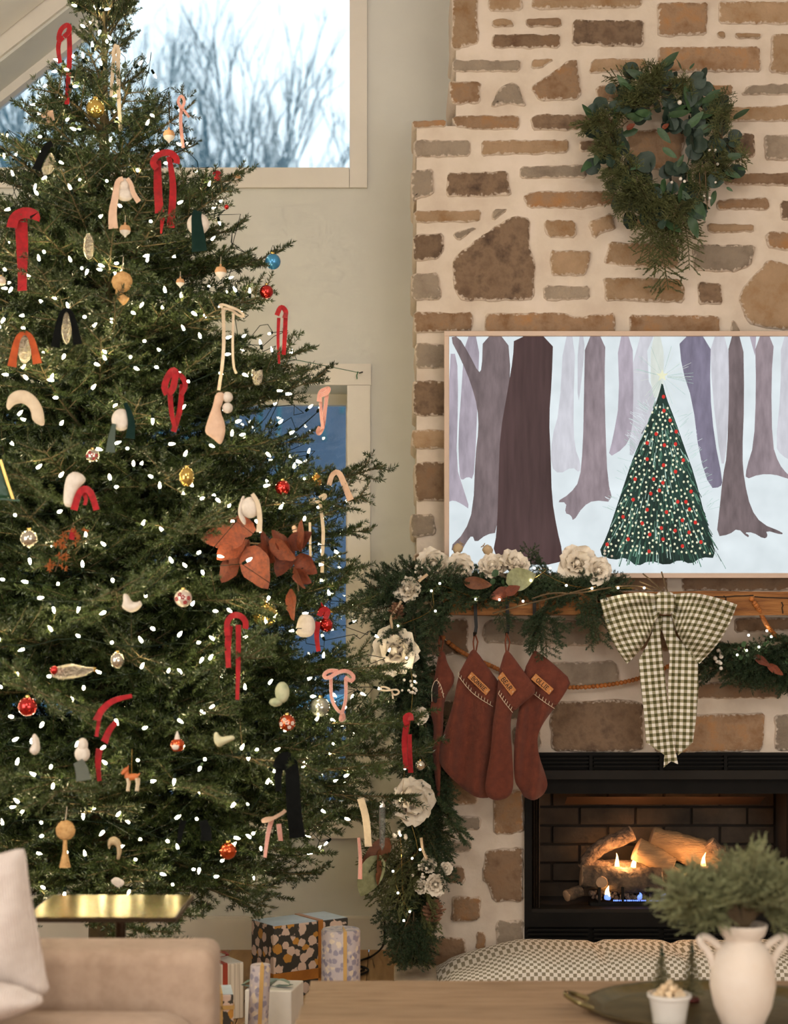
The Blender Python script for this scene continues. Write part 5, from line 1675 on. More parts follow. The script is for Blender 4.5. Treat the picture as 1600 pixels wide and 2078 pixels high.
felt('green sage leaf pair ornament at lower right of centre', [disc(573, 1405, 15, 22), disc(560, 1425, 14, 9)], M('sage_felt', lin(150, 160, 124), lin(196, 196, 160), 20, 0.9))
felt('white heart shaped felt ornament in the lower middle', [[(434, 1488), (440, 1484), (448, 1496), (460, 1494), (474, 1492), (478, 1500), (460, 1508), (444, 1518), (434, 1506)]], M('cream_felt', lin(222, 218, 184), lin(206, 200, 160), 20, 0.9))
felt('white fuzzy house ornament beside the red bird', [[(608, 1250), (618, 1244), (634, 1250), (640, 1262), (640, 1280), (632, 1292), (612, 1294), (600, 1286), (602, 1268)]], WHITEF, 5.2, None, 'fuzzy_house', 0.018)
felt('beige woolly arch ornament near the bottom of the tree', [[(218, 1716), (220, 1702), (232, 1696), (244, 1704), (248, 1722), (244, 1742), (236, 1750), (238, 1730), (236, 1716), (226, 1714), (222, 1726)]], M('beige_wool', lin(206, 180, 140), None, 60, 0.95, bump=.4, bscale=300))
felt('small white diamond tag at the bottom of the tree', [[(222, 1788), (236, 1778), (256, 1790), (242, 1804)]], WHITEF, None, None, 'paper_tag', 0.003)
felt('cream cone shaped felt piece behind the brown leaves', [[(590, 1070), (600, 1064), (606, 1080), (616, 1090), (618, 1110), (608, 1124), (604, 1100)]], PINK, 5.22)
# sequin pickles
for lab, px, py, rx, ry, rib in (('silver sequin pickle hanging high on the left', 180, 500, 11, 27, None), ('sequin pickle under a black velvet ribbon at left', 135, 665, 11, 34, BLKV), ('sequin pickle under an orange ribbon at far left', 50, 708, 14, 30, RUSTV)):
    Y = surfY(px, py, 1.03); s_ = Y / F
    t = thing('sequin_pickle', lab, 'ornament', P(px, py, Y), 'ornaments on the Christmas tree')
    b_ = MB(); b_.sphere(P(px, py, Y), rx * s_, 18, 14, sz=ry / rx); mk('sequin_body', b_, SEQ, t)
    if rib:
        for sg, e in ((-1, 0), (1, 1)):
            b_ = MB(); pts = [P(px, py - ry - 4, Y - .02), P(px + sg * rx * .9, py - ry + 4, Y - .025), P(px + sg * (rx + 6), py, Y - .022), P(px + sg * (rx + 12), py + ry + (0 if e else 6), Y - .015)]
            pts = resample(smooth_path(pts, 2), 0.008, False)
            b_.strip(pts, 14 * s_, 0.0016, 0.2, widths=[(8 + 12 * k / len(pts)) * s_ for k in range(len(pts))]); mk('draped_ribbon', b_, rib, t, angle=1)
# straw pompoms
for lab, px, py, r, tail in (('straw pompom with a knotted tail in the upper middle', 248, 572, 21, [(240, 588), (240, 598), (256, 612)]), ('straw pompom with a fringed tassel at the lower left', 133, 1685, 20, [(132, 1704), (132, 1728), (132, 1760)])):
    Y = surfY(px, py, 1.03); s_ = Y / F; c = P(px, py, Y)
    t = thing('straw_pompom', lab, 'ornament', c, 'ornaments on the Christmas tree')
    b_ = MB(); b_.sphere(c, r * s_, 28, 16, sy=0.6)
    for i, v in enumerate(b_.v):
        q = V(v) - c; k = 1 + 0.07 * noise.noise(V(v) * 160); b_.v[i] = tuple(c + q * k)
    mk('straw_ball', b_, STRAW, t)
    b_ = MB(); b_.tube([P(a, d, Y - .005) for a, d in tail], [4 * s_, 5 * s_, 12 * s_] if r == 20 else [5 * s_, 7 * s_, 10 * s_], 10); mk('tassel', b_, STRAW, t)
    b_ = MB(); b_.tube([c + V((0, 0, r * s_ * .9)), c + V((0.004, 0, r * s_ * 2.4))], 0.001, 4); mk('thread', b_, STITCH, t)
acorn('two tone wooden drop under the blush snow figure', 254, 467, 11.5)
acorn('two tone wooden drop at the upper right boughs', 448, 552, 12)
acorn('slim wooden drop among lights at upper centre right', 366, 573, 8.5)
bauble('sky blue glass bauble on the right tip before the wall', 554, 531, 16, BB, 5.45)
bauble('red glass bauble just below the blue one', 541, 592, 14, RB, 5.42)
bauble('clear silver bauble with a red centre at left', 188, 925, 14, SB, spots=RED)
bauble('gold grape shaped bauble in the middle of the tree', 379, 968, 15.5, GB, sz=1.3, ribs=9)
bauble('shiny red bauble before the lower window', 574, 990, 15.5, RB, 5.2)
bauble('small amber bauble before the lower window', 643, 975, 11, bauble_mat('amber_glass', (0.62, 0.30, 0.05)), 5.35, sz=1.2)
bauble('silver mercury glass bauble at the far left', 59, 1093, 18, SB)
bauble('pearl bauble painted with red flowers', 372, 1214, 18, WB, spots=RED)
bauble('large clear gold bauble below the brown leaves', 538, 1247, 26, GB, 5.2)
bauble('red striped bauble at the lower far left', 56, 1434, 19.5, RB)
bauble('red and white frosted bauble at lower right of centre', 583, 1467, 17, OB, spots=WHITEF)
bauble('orange red bauble hanging free below the lowest boughs', 463, 1727, 17.5, OB)
bauble('silver bell bauble by the stockings', 853, 1553, 10, SB, 5.42, name='jingle_bell')
bauble('clear glass disc bauble at lower left', 238, 1340, 14, SB, sz=1.2)
bauble('clear glass bauble behind the open striped loop', 650, 1435, 20, bauble_mat('clear_grey_glass', (0.5, 0.52, 0.45), 0.08, 0.7), 5.22)
bauble('small ivory bauble at the left edge among white ribbon', 2, 570, 10, WB)
bauble('tiny red bauble at the upper right edge', 460, 420, 5, RB, 5.3)
# red glass bird
t = thing('glass_bird', 'shiny red glass bird ornament by the lower window', 'ornament', P(660, 1250, 5.25), 'ornaments on the Christmas tree')
b_ = MB(); s_ = 5.25 / F
b_.sphere(P(662, 1268, 5.25), 14 * s_, 18, 12, sz=1.05); mk('body', b_, RB, t)
b_ = MB(); b_.sphere(P(657, 1240, 5.25), 12 * s_, 18, 12, sz=0.9); b_.tube([P(655, 1232, 5.25), P(652, 1222, 5.25)], [4 * s_, 0.5 * s_], 8); mk('head', b_, RB, t)
b_ = MB(); b_.tube([P(668, 1240, 5.24), P(677, 1243, 5.23)], [3 * s_, 0.4 * s_], 8); mk('beak', b_, GOLD, t)
# santa ornament and silver fish
t = thing('santa_bauble', 'little red and white santa ornament at lower centre left', 'ornament', P(360, 1508, surfY(360, 1508)), 'ornaments on the Christmas tree'); Y = surfY(360, 1508, 1.03); s_ = Y / F
b_ = MB(); b_.lathe([(9 * s_, -14 * s_), (14 * s_, -8 * s_), (14 * s_, 4 * s_), (9 * s_, 10 * s_)], 16, c=P(360, 1510, Y)); mk('red_body', b_, OB, t)
b_ = MB(); b_.sphere(P(358, 1515, Y - .008), 10 * s_, 12, 8, sz=.8); mk('white_beard', b_, WHITEF, t)
b_ = MB(); b_.lathe([(6 * s_, 9 * s_), (4 * s_, 18 * s_), (1 * s_, 26 * s_)], 12, c=P(360, 1510, Y)); mk('white_cap', b_, WHITEF, t)
Y = surfY(150, 1365, 1.03); s_ = Y / F
t = thing('glass_fish', 'silver and gold fish ornament with a red head at lower left', 'ornament', P(150, 1365, Y), 'ornaments on the Christmas tree')
b_ = MB(); b_.tube([P(104, 1366, Y), P(120, 1366, Y), P(145, 1362, Y), P(172, 1362, Y), P(190, 1358, Y)], [7 * s_, 14 * s_, 16 * s_, 10 * s_, 4 * s_], 14, flat=.7); mk('sequin_body', b_, SEQ, t)
b_ = MB(); b_.sphere(P(110, 1360, Y - .006), 9 * s_, 12, 8); mk('red_head', b_, RB, t)
b_ = MB(); puff(b_, [(186, 1358), (198, 1346), (194, 1358), (198, 1370)], px_plane(Y), 0.004, 3, None, edge=4, round_it=0); mk('tail_fin', b_, GOLD, t)
# deer figurine
Y = surfY(265, 1580, 1.04); s_ = Y / F
t = thing('deer_figurine', 'small orange and cream deer figurine hung at lower left', 'ornament', P(265, 1580, Y), 'ornaments on the Christmas tree')
DEER = M('painted_fawn', lin(206, 118, 60), lin(184, 92, 44), 20, 0.5); DEERW = M('painted_cream', lin(232, 210, 178), None, 20, 0.5)
b_ = MB()
b_.tube([P(258, 1575, Y), P(265, 1577, Y), P(275, 1576, Y), (P(280, 1575, Y))], [4 * s_, 7 * s_, 6.5 * s_, 4.5 * s_], 12)
b_.tube([P(259, 1578, Y), P(257, 1568, Y), P(256, 1562, Y)], [6 * s_, 4.5 * s_, 4 * s_], 10)
b_.tube([P(259, 1560, Y), P(252, 1566, Y - .004), P(247, 1571, Y - .006)], [4.5 * s_, 5 * s_, 2.2 * s_], 10)
b_.tube([P(259, 1560, Y), P(261, 1553, Y)], [2 * s_, .5 * s_], 6); b_.tube([P(280, 1574, Y), P(284, 1569, Y)], [2.5 * s_, 1 * s_], 6)
mk('body', b_, DEER, t)
for dx, dY in ((259, -.006), (262, .006), (277, -.006), (281, .006)):
    b_ = MB(); b_.tube([P(dx, 1579, Y + dY), P(dx + 1, 1590, Y + dY), P(dx, 1596, Y + dY), P(dx - 1, 1605, Y + dY)], [3.4 * s_, 2.2 * s_, 1.9 * s_, 2.2 * s_], 8); mk('leg', b_, DEERW, t)
b_ = MB(); b_.tube([P(267, 1570, Y), P(268, 1520, Y)], 0.0008, 4); mk('thread', b_, GOLD, t)
# green pennant house at the far left
Y = surfY(8, 978, 1.02)
t = thing('green_gable_ornament', 'dark green gable ornament with gold edge at the far left', 'ornament', P(0, 978, Y), 'ornaments on the Christmas tree')
b_ = MB(); puff(b_, [(-40, 935), (2, 935), (24, 1012), (-40, 1014)], px_plane(Y), 0.008, 6, None, edge=3, round_it=0); mk('green_panel', b_, M('green_lacquer', (0.01, 0.05, 0.022), None, 9, 0.4), t)
b_ = MB(); b_.strip([P(1, 933, Y - .008), P(14, 975, Y - .008), P(28, 1016, Y - .008)], 0.008, 0.004); mk('gold_edge', b_, GOLD, t)
b_ = MB(); b_.strip([P(-40, 1014, Y - .008), P(10, 1013, Y - .010), P(40, 1016, Y - .008)], 0.005, 0.004); mk('base_edge', b_, M('green_lacquer'), t) if False else mk('base_edge', b_, MATS['green_lacquer'], t)
# crystal icicle
Y = 5.38; t = thing('crystal_icicle', 'clear crystal icicle hanging by the white garland flower', 'ornament', P(776, 1665, Y), 'ornaments on the Christmas tree')
b_ = MB(); b_.lathe([(0.001, -0.09), (0.008, -0.075), (0.011, 0.0), (0.010, 0.055), (0.004, 0.065)], 6, c=P(776, 1670, Y)); mk('crystal', b_, M('crystal', (0.9, 0.92, 0.9), None, 5, 0.05, 0.0, trans=0.9), t, smooth=False)
b_ = MB(); b_.lathe([(0.012, 0.052), (0.012, 0.06), (0.004, 0.072)], 8, c=P(776, 1670, Y)); mk('cap', b_, SILVER, t)
# dried orange flowers
Y = surfY(128, 1112, 1.02); t = thing('dried_flower_spray', 'spray of dried orange flowers at the left of the tree', 'dried flowers', P(128, 1112, Y))
DRY = M('dried_orange', lin(176, 98, 40), lin(140, 70, 26), 60, 0.9)
for k in range(26):
    b_ = MB(); px, py = random.gauss(128, 16), random.uniform(1070, 1160); px -= (py - 1115) * .3
    c = P(px, py, Y + random.uniform(-.02, .02))
    for j in range(9):
        a = V((random.gauss(0, 1), random.gauss(0, 1), random.gauss(0, 1))).normalized() * 0.011; b_.tube([c, c + a], [0.0016, 0.0008], 4)
    mk('flower', b_, DRY, t)
b_ = MB(); b_.tube([P(150, 1060, Y), P(130, 1110, Y), P(112, 1160, Y)], 0.0015, 5); mk('stem', b_, TWIG, t)

# rust brown magnolia leaves
LEAFR = M('rust_leaf', lin(128, 58, 26), lin(92, 40, 20), 14, 0.6, bump=0.25, objrand=0.22, c3=lin(114, 50, 22))


def leaf_mesh(L=1.0, W=0.5, curl=0.15, fold=0.12, tip=1.6, n=10, name='leaf', mat=None, lobed=0.0):
    b = MB()
    def fn(u, w):
        s = (w - 0.5) * 2
        wd = W * 0.5 * (math.sin(PI * u ** (0.75)) ** (0.8 if u < 0.5 else tip * 0.6)) + 0.004
        if lobed:
            wd *= 1 + lobed * math.sin(u * 16) * 0.5
        return V((u * L, s * wd, curl * L * u * u - fold * abs(s) * wd * -1.0 + 0.02 * L * math.sin(u * 9 + s)))
    b.grid(fn, n, 6)
    # veins as ridge: thicken below
    nb = len(b.v); b2 = [(x, y, z - 0.0012) for x, y, z in b.v]
    for p in b2: b.vert(p)
    for f in list(b.f): b.face([nb + i for i in f][::-1])
    return b.mesh(name, [mat])


LR = [leaf_mesh(1, 0.62, c_, 0.25, 1.3, 10, 'rust_leaf', LEAFR, 0.10) for c_ in (0.10, -0.15, 0.22)]
lv = thing('rust_leaf_spray', 'spray of big rust brown leaves on the tree before the window', 'dried leaves', P(530, 1120, 5.10))
for i, (a, b, c_, d_) in enumerate(((500, 1085, 420, 1090), (495, 1090, 445, 1130), (500, 1110, 545, 1185), (505, 1095, 475, 1150), (520, 1075, 460, 1060), (545, 1100, 600, 1125), (590, 1120, 560, 1080), (585, 1110, 625, 1085),
                                (590, 1105, 570, 1160), (600, 1130, 640, 1160), (596, 1150, 612, 1190), (588, 1195, 605, 1250), (480, 1130, 455, 1175), (555, 1130, 530, 1085), (520, 1110, 560, 1135), (610, 1120, 618, 1062), (595, 1160, 625, 1180))):
    Y = 5.06 + 0.012 * (i % 5); p, q = P(a, b, Y), P(c_, d_, Y - 0.03)
    L_ = (q - p).length * 1.15
    R = frame_from(q - p, random.uniform(-0.5, 0.5) + (PI / 2 if abs((q - p).normalized().z) < 0.97 else 0) + 0.2)
    o = obj('leaf', LR[i % 3], lv, Matrix.Translation(p) @ R @ Matrix.Diagonal((L_, L_, L_ * .8, 1)))
b_ = MB(); b_.tube([P(480, 1100, 5.11), P(540, 1105, 5.1), P(600, 1130, 5.11), P(606, 1200, 5.12)], 0.003, 5); mk('stem', b_, TWIG, lv)
# green twine guy line
tw_ = thing('tree_guy_twine', 'green twine from the tree to a nail in the window casing', 'twine', P(733, 757, 6.62))
b_ = MB(); b_.tube([P(560, 722, 5.6), P(640, 738, 6.1), P(728, 756, 6.615)], 0.0014, 5); b_.tube([P(727, 754, 6.612), P(724, 762, 6.61), P(725, 769, 6.608)], 0.0022, 5); mk('line', b_, M('green_twine', lin(40, 110, 70), None, 9, 0.8), tw_)
b_ = MB(); b_.tube([P(730, 757, 6.60), P(736, 755, 6.632)], 0.003, 6); mk('nail', b_, BLACK, tw_)
# ================================================================ garland, wreath
SPR = [bough('spruce_sprig%d' % s, 0.30, 900 + s, (SPRUCE, TWIG), dens=950, nl=0.019, nw=0.0031, spacing=0.034, side=0.46, third=True, gap3=0.05, thick=0.0045, lift=0.05) for s in range(4)]
CED = [bough('cedar_sprig%d' % s, 0.30, 950 + s, (CEDAR, TWIG), dens=800, nl=0.012, nw=0.0036, spacing=0.022, side=0.34, third=True, gap3=0.022, thick=0.003, lift=-0.25, ang=0.45) for s in range(3)]
CEDN = [bough('cedar_trail%d' % s, 0.30, 980 + s, (CEDAR, TWIG), dens=800, nl=0.012, nw=0.0034, spacing=0.020, side=0.15, third=True, gap3=0.03, thick=0.003, lift=-0.2, ang=0.45) for s in range(3)]
PETALM = M('cream_rose_petal', lin(246, 236, 220), lin(238, 222, 200), 12, 0.7, c3=lin(244, 232, 214))
BERRY = M('white_berry', lin(238, 230, 220), lin(220, 206, 192), 30, 0.5)
MAGN = M('sage_magnolia_leaf', lin(158, 160, 122), lin(132, 136, 98), 9, 0.5, bump=0.1)
BRNL = M('brown_magnolia_back', lin(96, 52, 28), lin(120, 70, 36), 9, 0.6)
EUC = M('eucalyptus_leaf', (0.022, 0.044, 0.030), (0.036, 0.062, 0.042), 9, 0.55, objrand=0.3)
EUCL = M('seeded_eucalyptus_leaf', (0.030, 0.070, 0.026), (0.045, 0.095, 0.034), 9, 0.5, objrand=0.3)
def petal(cup, W=1.0, ruff=0.05):
    b = MB()
    def fn(u, w):
        s = (w - .5) * 2
        wd = W * 0.55 * math.sin(PI * (0.16 + 0.72 * u ** 0.8)) 
        x = u; z = cup * (u * u * 0.7) + 0.35 * s * s * wd * cup
        if u > .7: z -= 0.35 * (u - .7) * (1 if cup < .9 else .4)
        return V((x, s * wd, z + ruff * math.sin(s * 5 + u * 3) * u))
    b.grid(fn, 6, 6); n = len(b.v)
    for p in [(x, y, z - 0.02) for x, y, z in b.v]: b.vert(p)
    for f in list(b.f): b.face([n + i for i in f][::-1])
    return b.mesh('petal', [PETALM])
PET = [petal(0.9, .9), petal(0.7, 1.0), petal(0.45, 1.1, .07), petal(0.25, 1.15, .09)]


def rose(parent, px, py, r, Y, face=(0, -1, 0.15), n=(3, 5, 6, 7), name='rose'):
    R = r * Y / F; c = P(px, py, Y)
    f = V(face).normalized()
    base = Matrix.Translation(c - f * R * 0.35) @ f.to_track_quat('Z', 'Y').to_matrix().to_4x4()
    b = MB(); b.sphere((0, 0, R * 0.42), R * 0.17, 10, 8, sz=1.5); me = b.mesh('rose_heart', [PETALM])
    ro = obj(name, me, parent, base)
    for ring, k in enumerate(n):
        tilt = (1.28, 1.02, 0.72, 0.42)[ring]; sc = (0.45, 0.62, 0.82, 1.0)[ring] * R
        for i in range(k):
            a = 2 * PI * (i + 0.37 * ring) / k + random.uniform(-.15, .15)
            m = Matrix.Rotation(a, 4, 'Z') @ Matrix.Translation((R * 0.06, 0, 0.02 * R)) @ Matrix.Rotation(-tilt + random.uniform(-.12, .12), 4, 'Y') @ Matrix.Scale(sc * random.uniform(.9, 1.08), 4)
            o = bpy.data.objects.new('petal', PET[ring]); COL.objects.link(o); o.parent = ro; o.matrix_basis = m
    return ro


def sprig(parent, a, b, Y0, Y1, kind=None, roll=None, name='sprig'):
    p, q = P(*a, Y0), P(*b, Y1); d = q - p
    src = (kind or SPR)
    place(src[random.randrange(len(src))], name, parent, p, d, max(0.3, d.length / 0.30), random.uniform(-.6, .6) if roll is None else roll)


def berries(parent, px, py, Y, n, spread, r=3.2):
    for k in range(n):
        b = MB(); q = P(px + random.gauss(0, spread), py + random.gauss(0, spread), Y + random.uniform(-.02, .01)); b.sphere(q, r * Y / F * random.uniform(.8, 1.2), 10, 6)
        mk('berry', b, BERRY, parent)


def leaf(parent, mesh, a, b, Y0, Y1, roll=0.0, w=1.0, name='leaf'):
    p, q = P(*a, Y0), P(*b, Y1); d = q - p; L_ = d.length
    return obj(name, mesh, parent, Matrix.Translation(p) @ frame_from(d, roll) @ Matrix.Diagonal((L_, L_ * w, L_, 1)))


MGL = leaf_mesh(1, .6, .06, .12, 1.2, 10, 'magnolia_leaf', MAGN); MBL = leaf_mesh(1, .42, .1, .2, 1.2, 10, 'magnolia_back', BRNL)
gar = thing('mantel_garland', 'spruce and rose garland along the mantel, trailing down the left of the chimney', 'garland', P(850, 1230, 5.98))
rg = random.Random(3)
GY = 6.0
for i in range(34):    # along the mantel top
    x = 800 + i * 13.8; y = 1196 - 8 * math.sin(i * .4) + rg.uniform(-8, 8)
    ang = rg.choice((PI, PI, 0.0)) + rg.uniform(-.55, .55)
    L_ = rg.uniform(70, 120)
    if x > 1190: L_ *= .75
    sprig(gar, (x, y), (x + L_ * math.cos(ang), y + L_ * .32 * math.sin(ang) + rg.uniform(-14, 12)), GY + rg.uniform(-.02, .06), GY - rg.uniform(0.02, 0.10), roll=rg.uniform(-1, 1))
for a, b, y0, y1 in (((850, 1190), (716, 1222), 6.0, 5.9), ((860, 1180), (758, 1172), 6.02, 5.98), ((868, 1175), (812, 1132), 6.02, 5.98), ((840, 1215), (722, 1250), 5.98, 5.9), ((820, 1225), (770, 1300), 5.98, 5.9),
                     ((880, 1210), (860, 1320), 5.95, 5.9), ((860, 1215), (800, 1280), 5.95, 5.86), ((900, 1210), (870, 1290), 5.94, 5.88), ((835, 1230), (850, 1330), 5.94, 5.9), ((870, 1220), (900, 1270), 5.93, 5.88),
                     ((1095, 1225), (1112, 1335), 5.93, 5.90), ((1110, 1220), (1080, 1312), 5.93, 5.90), ((1130, 1215), (1070, 1280), 5.93, 5.89), ((1210, 1195), (1218, 1305), 5.93, 5.91), ((1200, 1200), (1195, 1275), 5.93, 5.90),
                     ((1015, 1235), (1030, 1282), 5.93, 5.90), ((1060, 1180), (1075, 1110), 6.03, 6.02), ((1120, 1180), (1085, 1125), 6.03, 6.02), ((1230, 1190), (1262, 1172), 5.99, 5.95), ((1170, 1195), (1255, 1195), 5.97, 5.9),
                     ((930, 1215), (890, 1250), 5.93, 5.88), ((960, 1205), (920, 1238), 5.93, 5.87), ((1000, 1200), (960, 1225), 5.93, 5.87), ((1040, 1205), (1000, 1232), 5.93, 5.87), ((1160, 1200), (1120, 1240), 5.93, 5.88)):
    sprig(gar, a, b, y0, y1)
hang = [(815, 1235), (822, 1300), (838, 1370), (850, 1440), (862, 1510), (868, 1580), (862, 1650), (848, 1720), (838, 1790), (835, 1860), (828, 1920)]
for i, (x, y) in enumerate(hang):
    for k in range(5):
        L_ = rg.uniform(90, 140); a = PI / 2 + rg.uniform(-.6, .6)
        Y0 = 6.04 + rg.uniform(-.02, .03)
        sprig(gar, (x + rg.uniform(-14, 14), y), (x + L_ * .6 * math.cos(a), min(1955, y + L_ * math.sin(a))), Y0, Y0 - rg.uniform(0.02, 0.10), CED if (i > 5 and k < 3) else SPR)
for a, b, y0, y1, kd in (((875, 1600), (945, 1708), 5.97, 5.9, SPR), ((865, 1690), (915, 1790), 5.97, 5.92, SPR), ((830, 1690), (745, 1760), 5.98, 5.9, CED), ((835, 1720), (770, 1830), 5.98, 5.9, CED), ((840, 1740), (800, 1860), 5.97, 5.9, CED),
                         ((845, 1760), (880, 1870), 5.97, 5.92, CED), ((835, 1800), (770, 1880), 5.97, 5.9, SPR), ((835, 1850), (800, 1945), 5.97, 5.9, SPR), ((840, 1850), (835, 1965), 5.97, 5.9, SPR), ((828, 1860), (855, 1950), 5.97, 5.92, SPR),
                         ((860, 1450), (882, 1560), 5.99, 5.95, SPR), ((865, 1540), (890, 1660), 5.99, 5.95, SPR), ((850, 1420), (800, 1480), 6.0, 5.9, SPR), ((858, 1500), (800, 1570), 6.0, 5.9, SPR)):
    sprig(gar, a, b, y0, y1, kd)
b_ = MB(); b_.tube(smooth_path([P(a, b, 6.07) for a, b in [(1240, 1195), (1000, 1200), (850, 1215)]] + [P(a, b, 6.07) for a, b in hang], 2), 0.006, 6); mk('stem', b_, TWIG, gar)
for px, py, r, Y, fc in ((880, 1146, 37, 5.98, (0.1, -1, .2)), (934, 1152, 31, 5.95, (0.1, -1, .0)), (828, 1197, 31, 5.93, (-.3, -1, .3)), (1172, 1144, 42, 5.97, (0, -1, .2)), (1214, 1158, 32, 5.95, (.2, -1, .1)),
                         (802, 1322, 54, 5.90, (-.2, -1, .2)), (838, 1628, 50, 5.90, (.3, -1, .3)), (852, 1452, 20, 5.93, (.4, -1, .2)), (905, 1762, 15, 5.93, (.3, -1, .2)), (870, 1755, 19, 5.92, (0, -1, .3)), (884, 1795, 25, 5.90, (.1, -1, .1)), (855, 1800, 16, 5.9, (-.4, -1, .1))):
    rose(gar, px, py, r, Y, fc)
rose(gar, 1000, 1150, 34, 5.98, (-.2, -1, .75)); rose(gar, 1045, 1142, 36, 5.97, (.35, -.8, .8))
rose(gar, 760, 1350, 20, 5.88, (-.5, -1, .4), (3, 4, 5, 0)); rose(gar, 776, 1360, 15, 5.88, (.2, -1, .4), (3, 4, 4, 0))
# poppy pods
POD = M('dried_poppy_pod', lin(206, 180, 146), lin(184, 156, 120), 12, 0.7)
for px, py, x2, y2, dx in ((930, 1113, 916, 1136, 8), (990, 1116, 1008, 1136, -12)):
    c = P(px, py, 6.02); s_ = 6.02 / F; ax = (P(px + dx, py - 12, 6.02) - c).normalized(); Mx = ax.to_track_quat('Z', 'Y').to_matrix()
    b_ = MB(); b_.lathe([(2 * s_, -12 * s_), (8 * s_, -8 * s_), (10.5 * s_, 0), (8 * s_, 8 * s_), (4 * s_, 10 * s_)], 14, 0, c, Mx)
    for k in range(8):
        a = k * PI / 4; d = Mx @ V((math.cos(a), math.sin(a), .3)); b_.tube([c + ax * 11 * s_, c + ax * 12 * s_ + d * 6 * s_], 0.0012, 4)
    b_.tube([c - ax * 10 * s_, P(x2, y2, 6.02)], 0.0018, 5)
    mk('poppy_pod', b_, POD, gar)
berries(gar, 848, 1160, 5.93, 7, 7); berries(gar, 838, 1390, 5.9, 16, 12); berries(gar, 812, 1690, 5.9, 6, 8, 4); berries(gar, 1225, 1130, 6.0, 8, 8, 2.6); berries(gar, 850, 1770, 5.89, 8, 10)
leaf(gar, MGL, (1027, 1182), (1088, 1166), 5.89, 5.87, PI / 2 + .2, 1.25); leaf(gar, LR[0], (1040, 1200), (996, 1212), 5.89, 5.87, PI / 2, 1.0); leaf(gar, LR[1], (1025, 1205), (1055, 1190), 5.89, 5.87, PI / 2)
leaf(gar, MGL, (772, 1735), (735, 1822), 5.88, 5.87, PI / 2 - .3, 1.0); leaf(gar, MBL, (790, 1700), (732, 1790), 5.89, 5.87, PI / 2); leaf(gar, MBL, (775, 1720), (775, 1800), 5.89, 5.88, PI / 2 + .4); leaf(gar, MBL, (940, 1180), (1000, 1188), 5.9, 5.88, PI / 2)
for x, y in ((990, 1165), (1005, 1175), (1012, 1158), (1020, 1176), (1000, 1185), (1022, 1190)):
    leaf(gar, leaf_mesh(1, .8, .05, .1, 1.0, 6, 'round_leaf', EUCL) if 'RL' not in globals() else RL, (x, y), (x + rg.uniform(-14, 14), y + rg.uniform(8, 14)), 5.9, 5.89, PI / 2)
for pts in ([(1000, 1245), (1060, 1228), (1150, 1206), (1210, 1190)], [(1080, 1215), (1120, 1202), (1165, 1206), (1240, 1192)], [(1250, 1190), (1300, 1188), (1330, 1200)], [(1305, 1164), (1330, 1185), (1345, 1200)], [(1343, 1160), (1350, 1185), (1355, 1200)], [(1298, 1180), (1325, 1190), (1350, 1202)]):
    b_ = MB(); b_.tube(smooth_path([P(a, b, 5.88) for a, b in pts], 2), 0.0028, 5); mk('twig', b_, TWIG, gar)
WT = M('pale_driftwood_twig', lin(204, 176, 146), None, 20, 0.8)
for pts in ([(868, 1165), (850, 1180)], [(815, 1220), (800, 1245), (792, 1252), (796, 1270), (799, 1290)], [(855, 1700), (858, 1725), (868, 1745)]):
    b_ = MB(); b_.tube(smooth_path([P(a, b, 5.89) for a, b in pts], 2), 0.0055, 6); mk('pale_twig', b_, WT, gar)
# pine cone at the garland's left bend
def cone(parent, px, py, Y, r):
    b = MB(); c = P(px, py, Y); s_ = Y / F
    for ring in range(6):
        for k in range(7):
            a = 2 * PI * (k + .5 * (ring % 2)) / 7; rr = r * s_ * (1 - abs(ring - 2) * .18); d = V((math.cos(a), math.sin(a), 0.35))
            p = c + V((0, 0, (ring - 2.5) * r * .3 * s_)); b.tube([p, p + d * rr * .7, p + d * rr], [0.004, 0.006, 0.002], 5, flat=.5)
    mk('pine_cone', b, M('pine_cone', lin(150, 110, 84), lin(96, 64, 44), 30, 0.8), parent)
cone(gar, 806, 1242, 5.9, 20); cone(gar, 880, 1850, 5.93, 26)
# right hand swag under the mantel
sw = thing('mantel_swag', 'short spruce swag with red leaves hanging below the right end of the mantel', 'garland', P(1540, 1320, 6.08))
for i in range(56):
    x = 1478 + i * 3.4; y = 1318 + rg.uniform(-16, 26); L_ = rg.uniform(60, 105); a = rg.choice((0.25, PI - .25, PI / 2, PI / 2)) + rg.uniform(-.45, .45)
    sprig(sw, (x, y), (x + L_ * math.cos(a), y + L_ * .75 * math.sin(a)), 6.10, 6.02, roll=rg.uniform(-1, 1))
for x, y in ((1545, 1342), (1572, 1360)):
    leaf(sw, LR[2], (x - 14, y - 12), (x + 18, y + 10), 6.0, 5.99, PI / 2, 0.7)
berries(sw, 1455, 1335, 6.0, 9, 11, 4)
RL = leaf_mesh(1, .85, .05, .1, 1.0, 6, 'round_leaf', EUCL)
for i in range(26):
    x, y = rg.uniform(1466, 1640), rg.uniform(1296, 1340); leaf(sw, RL, (x, y), (x + rg.uniform(-9, 9), y + rg.uniform(5, 10)), 6.0, 5.99, PI / 2)
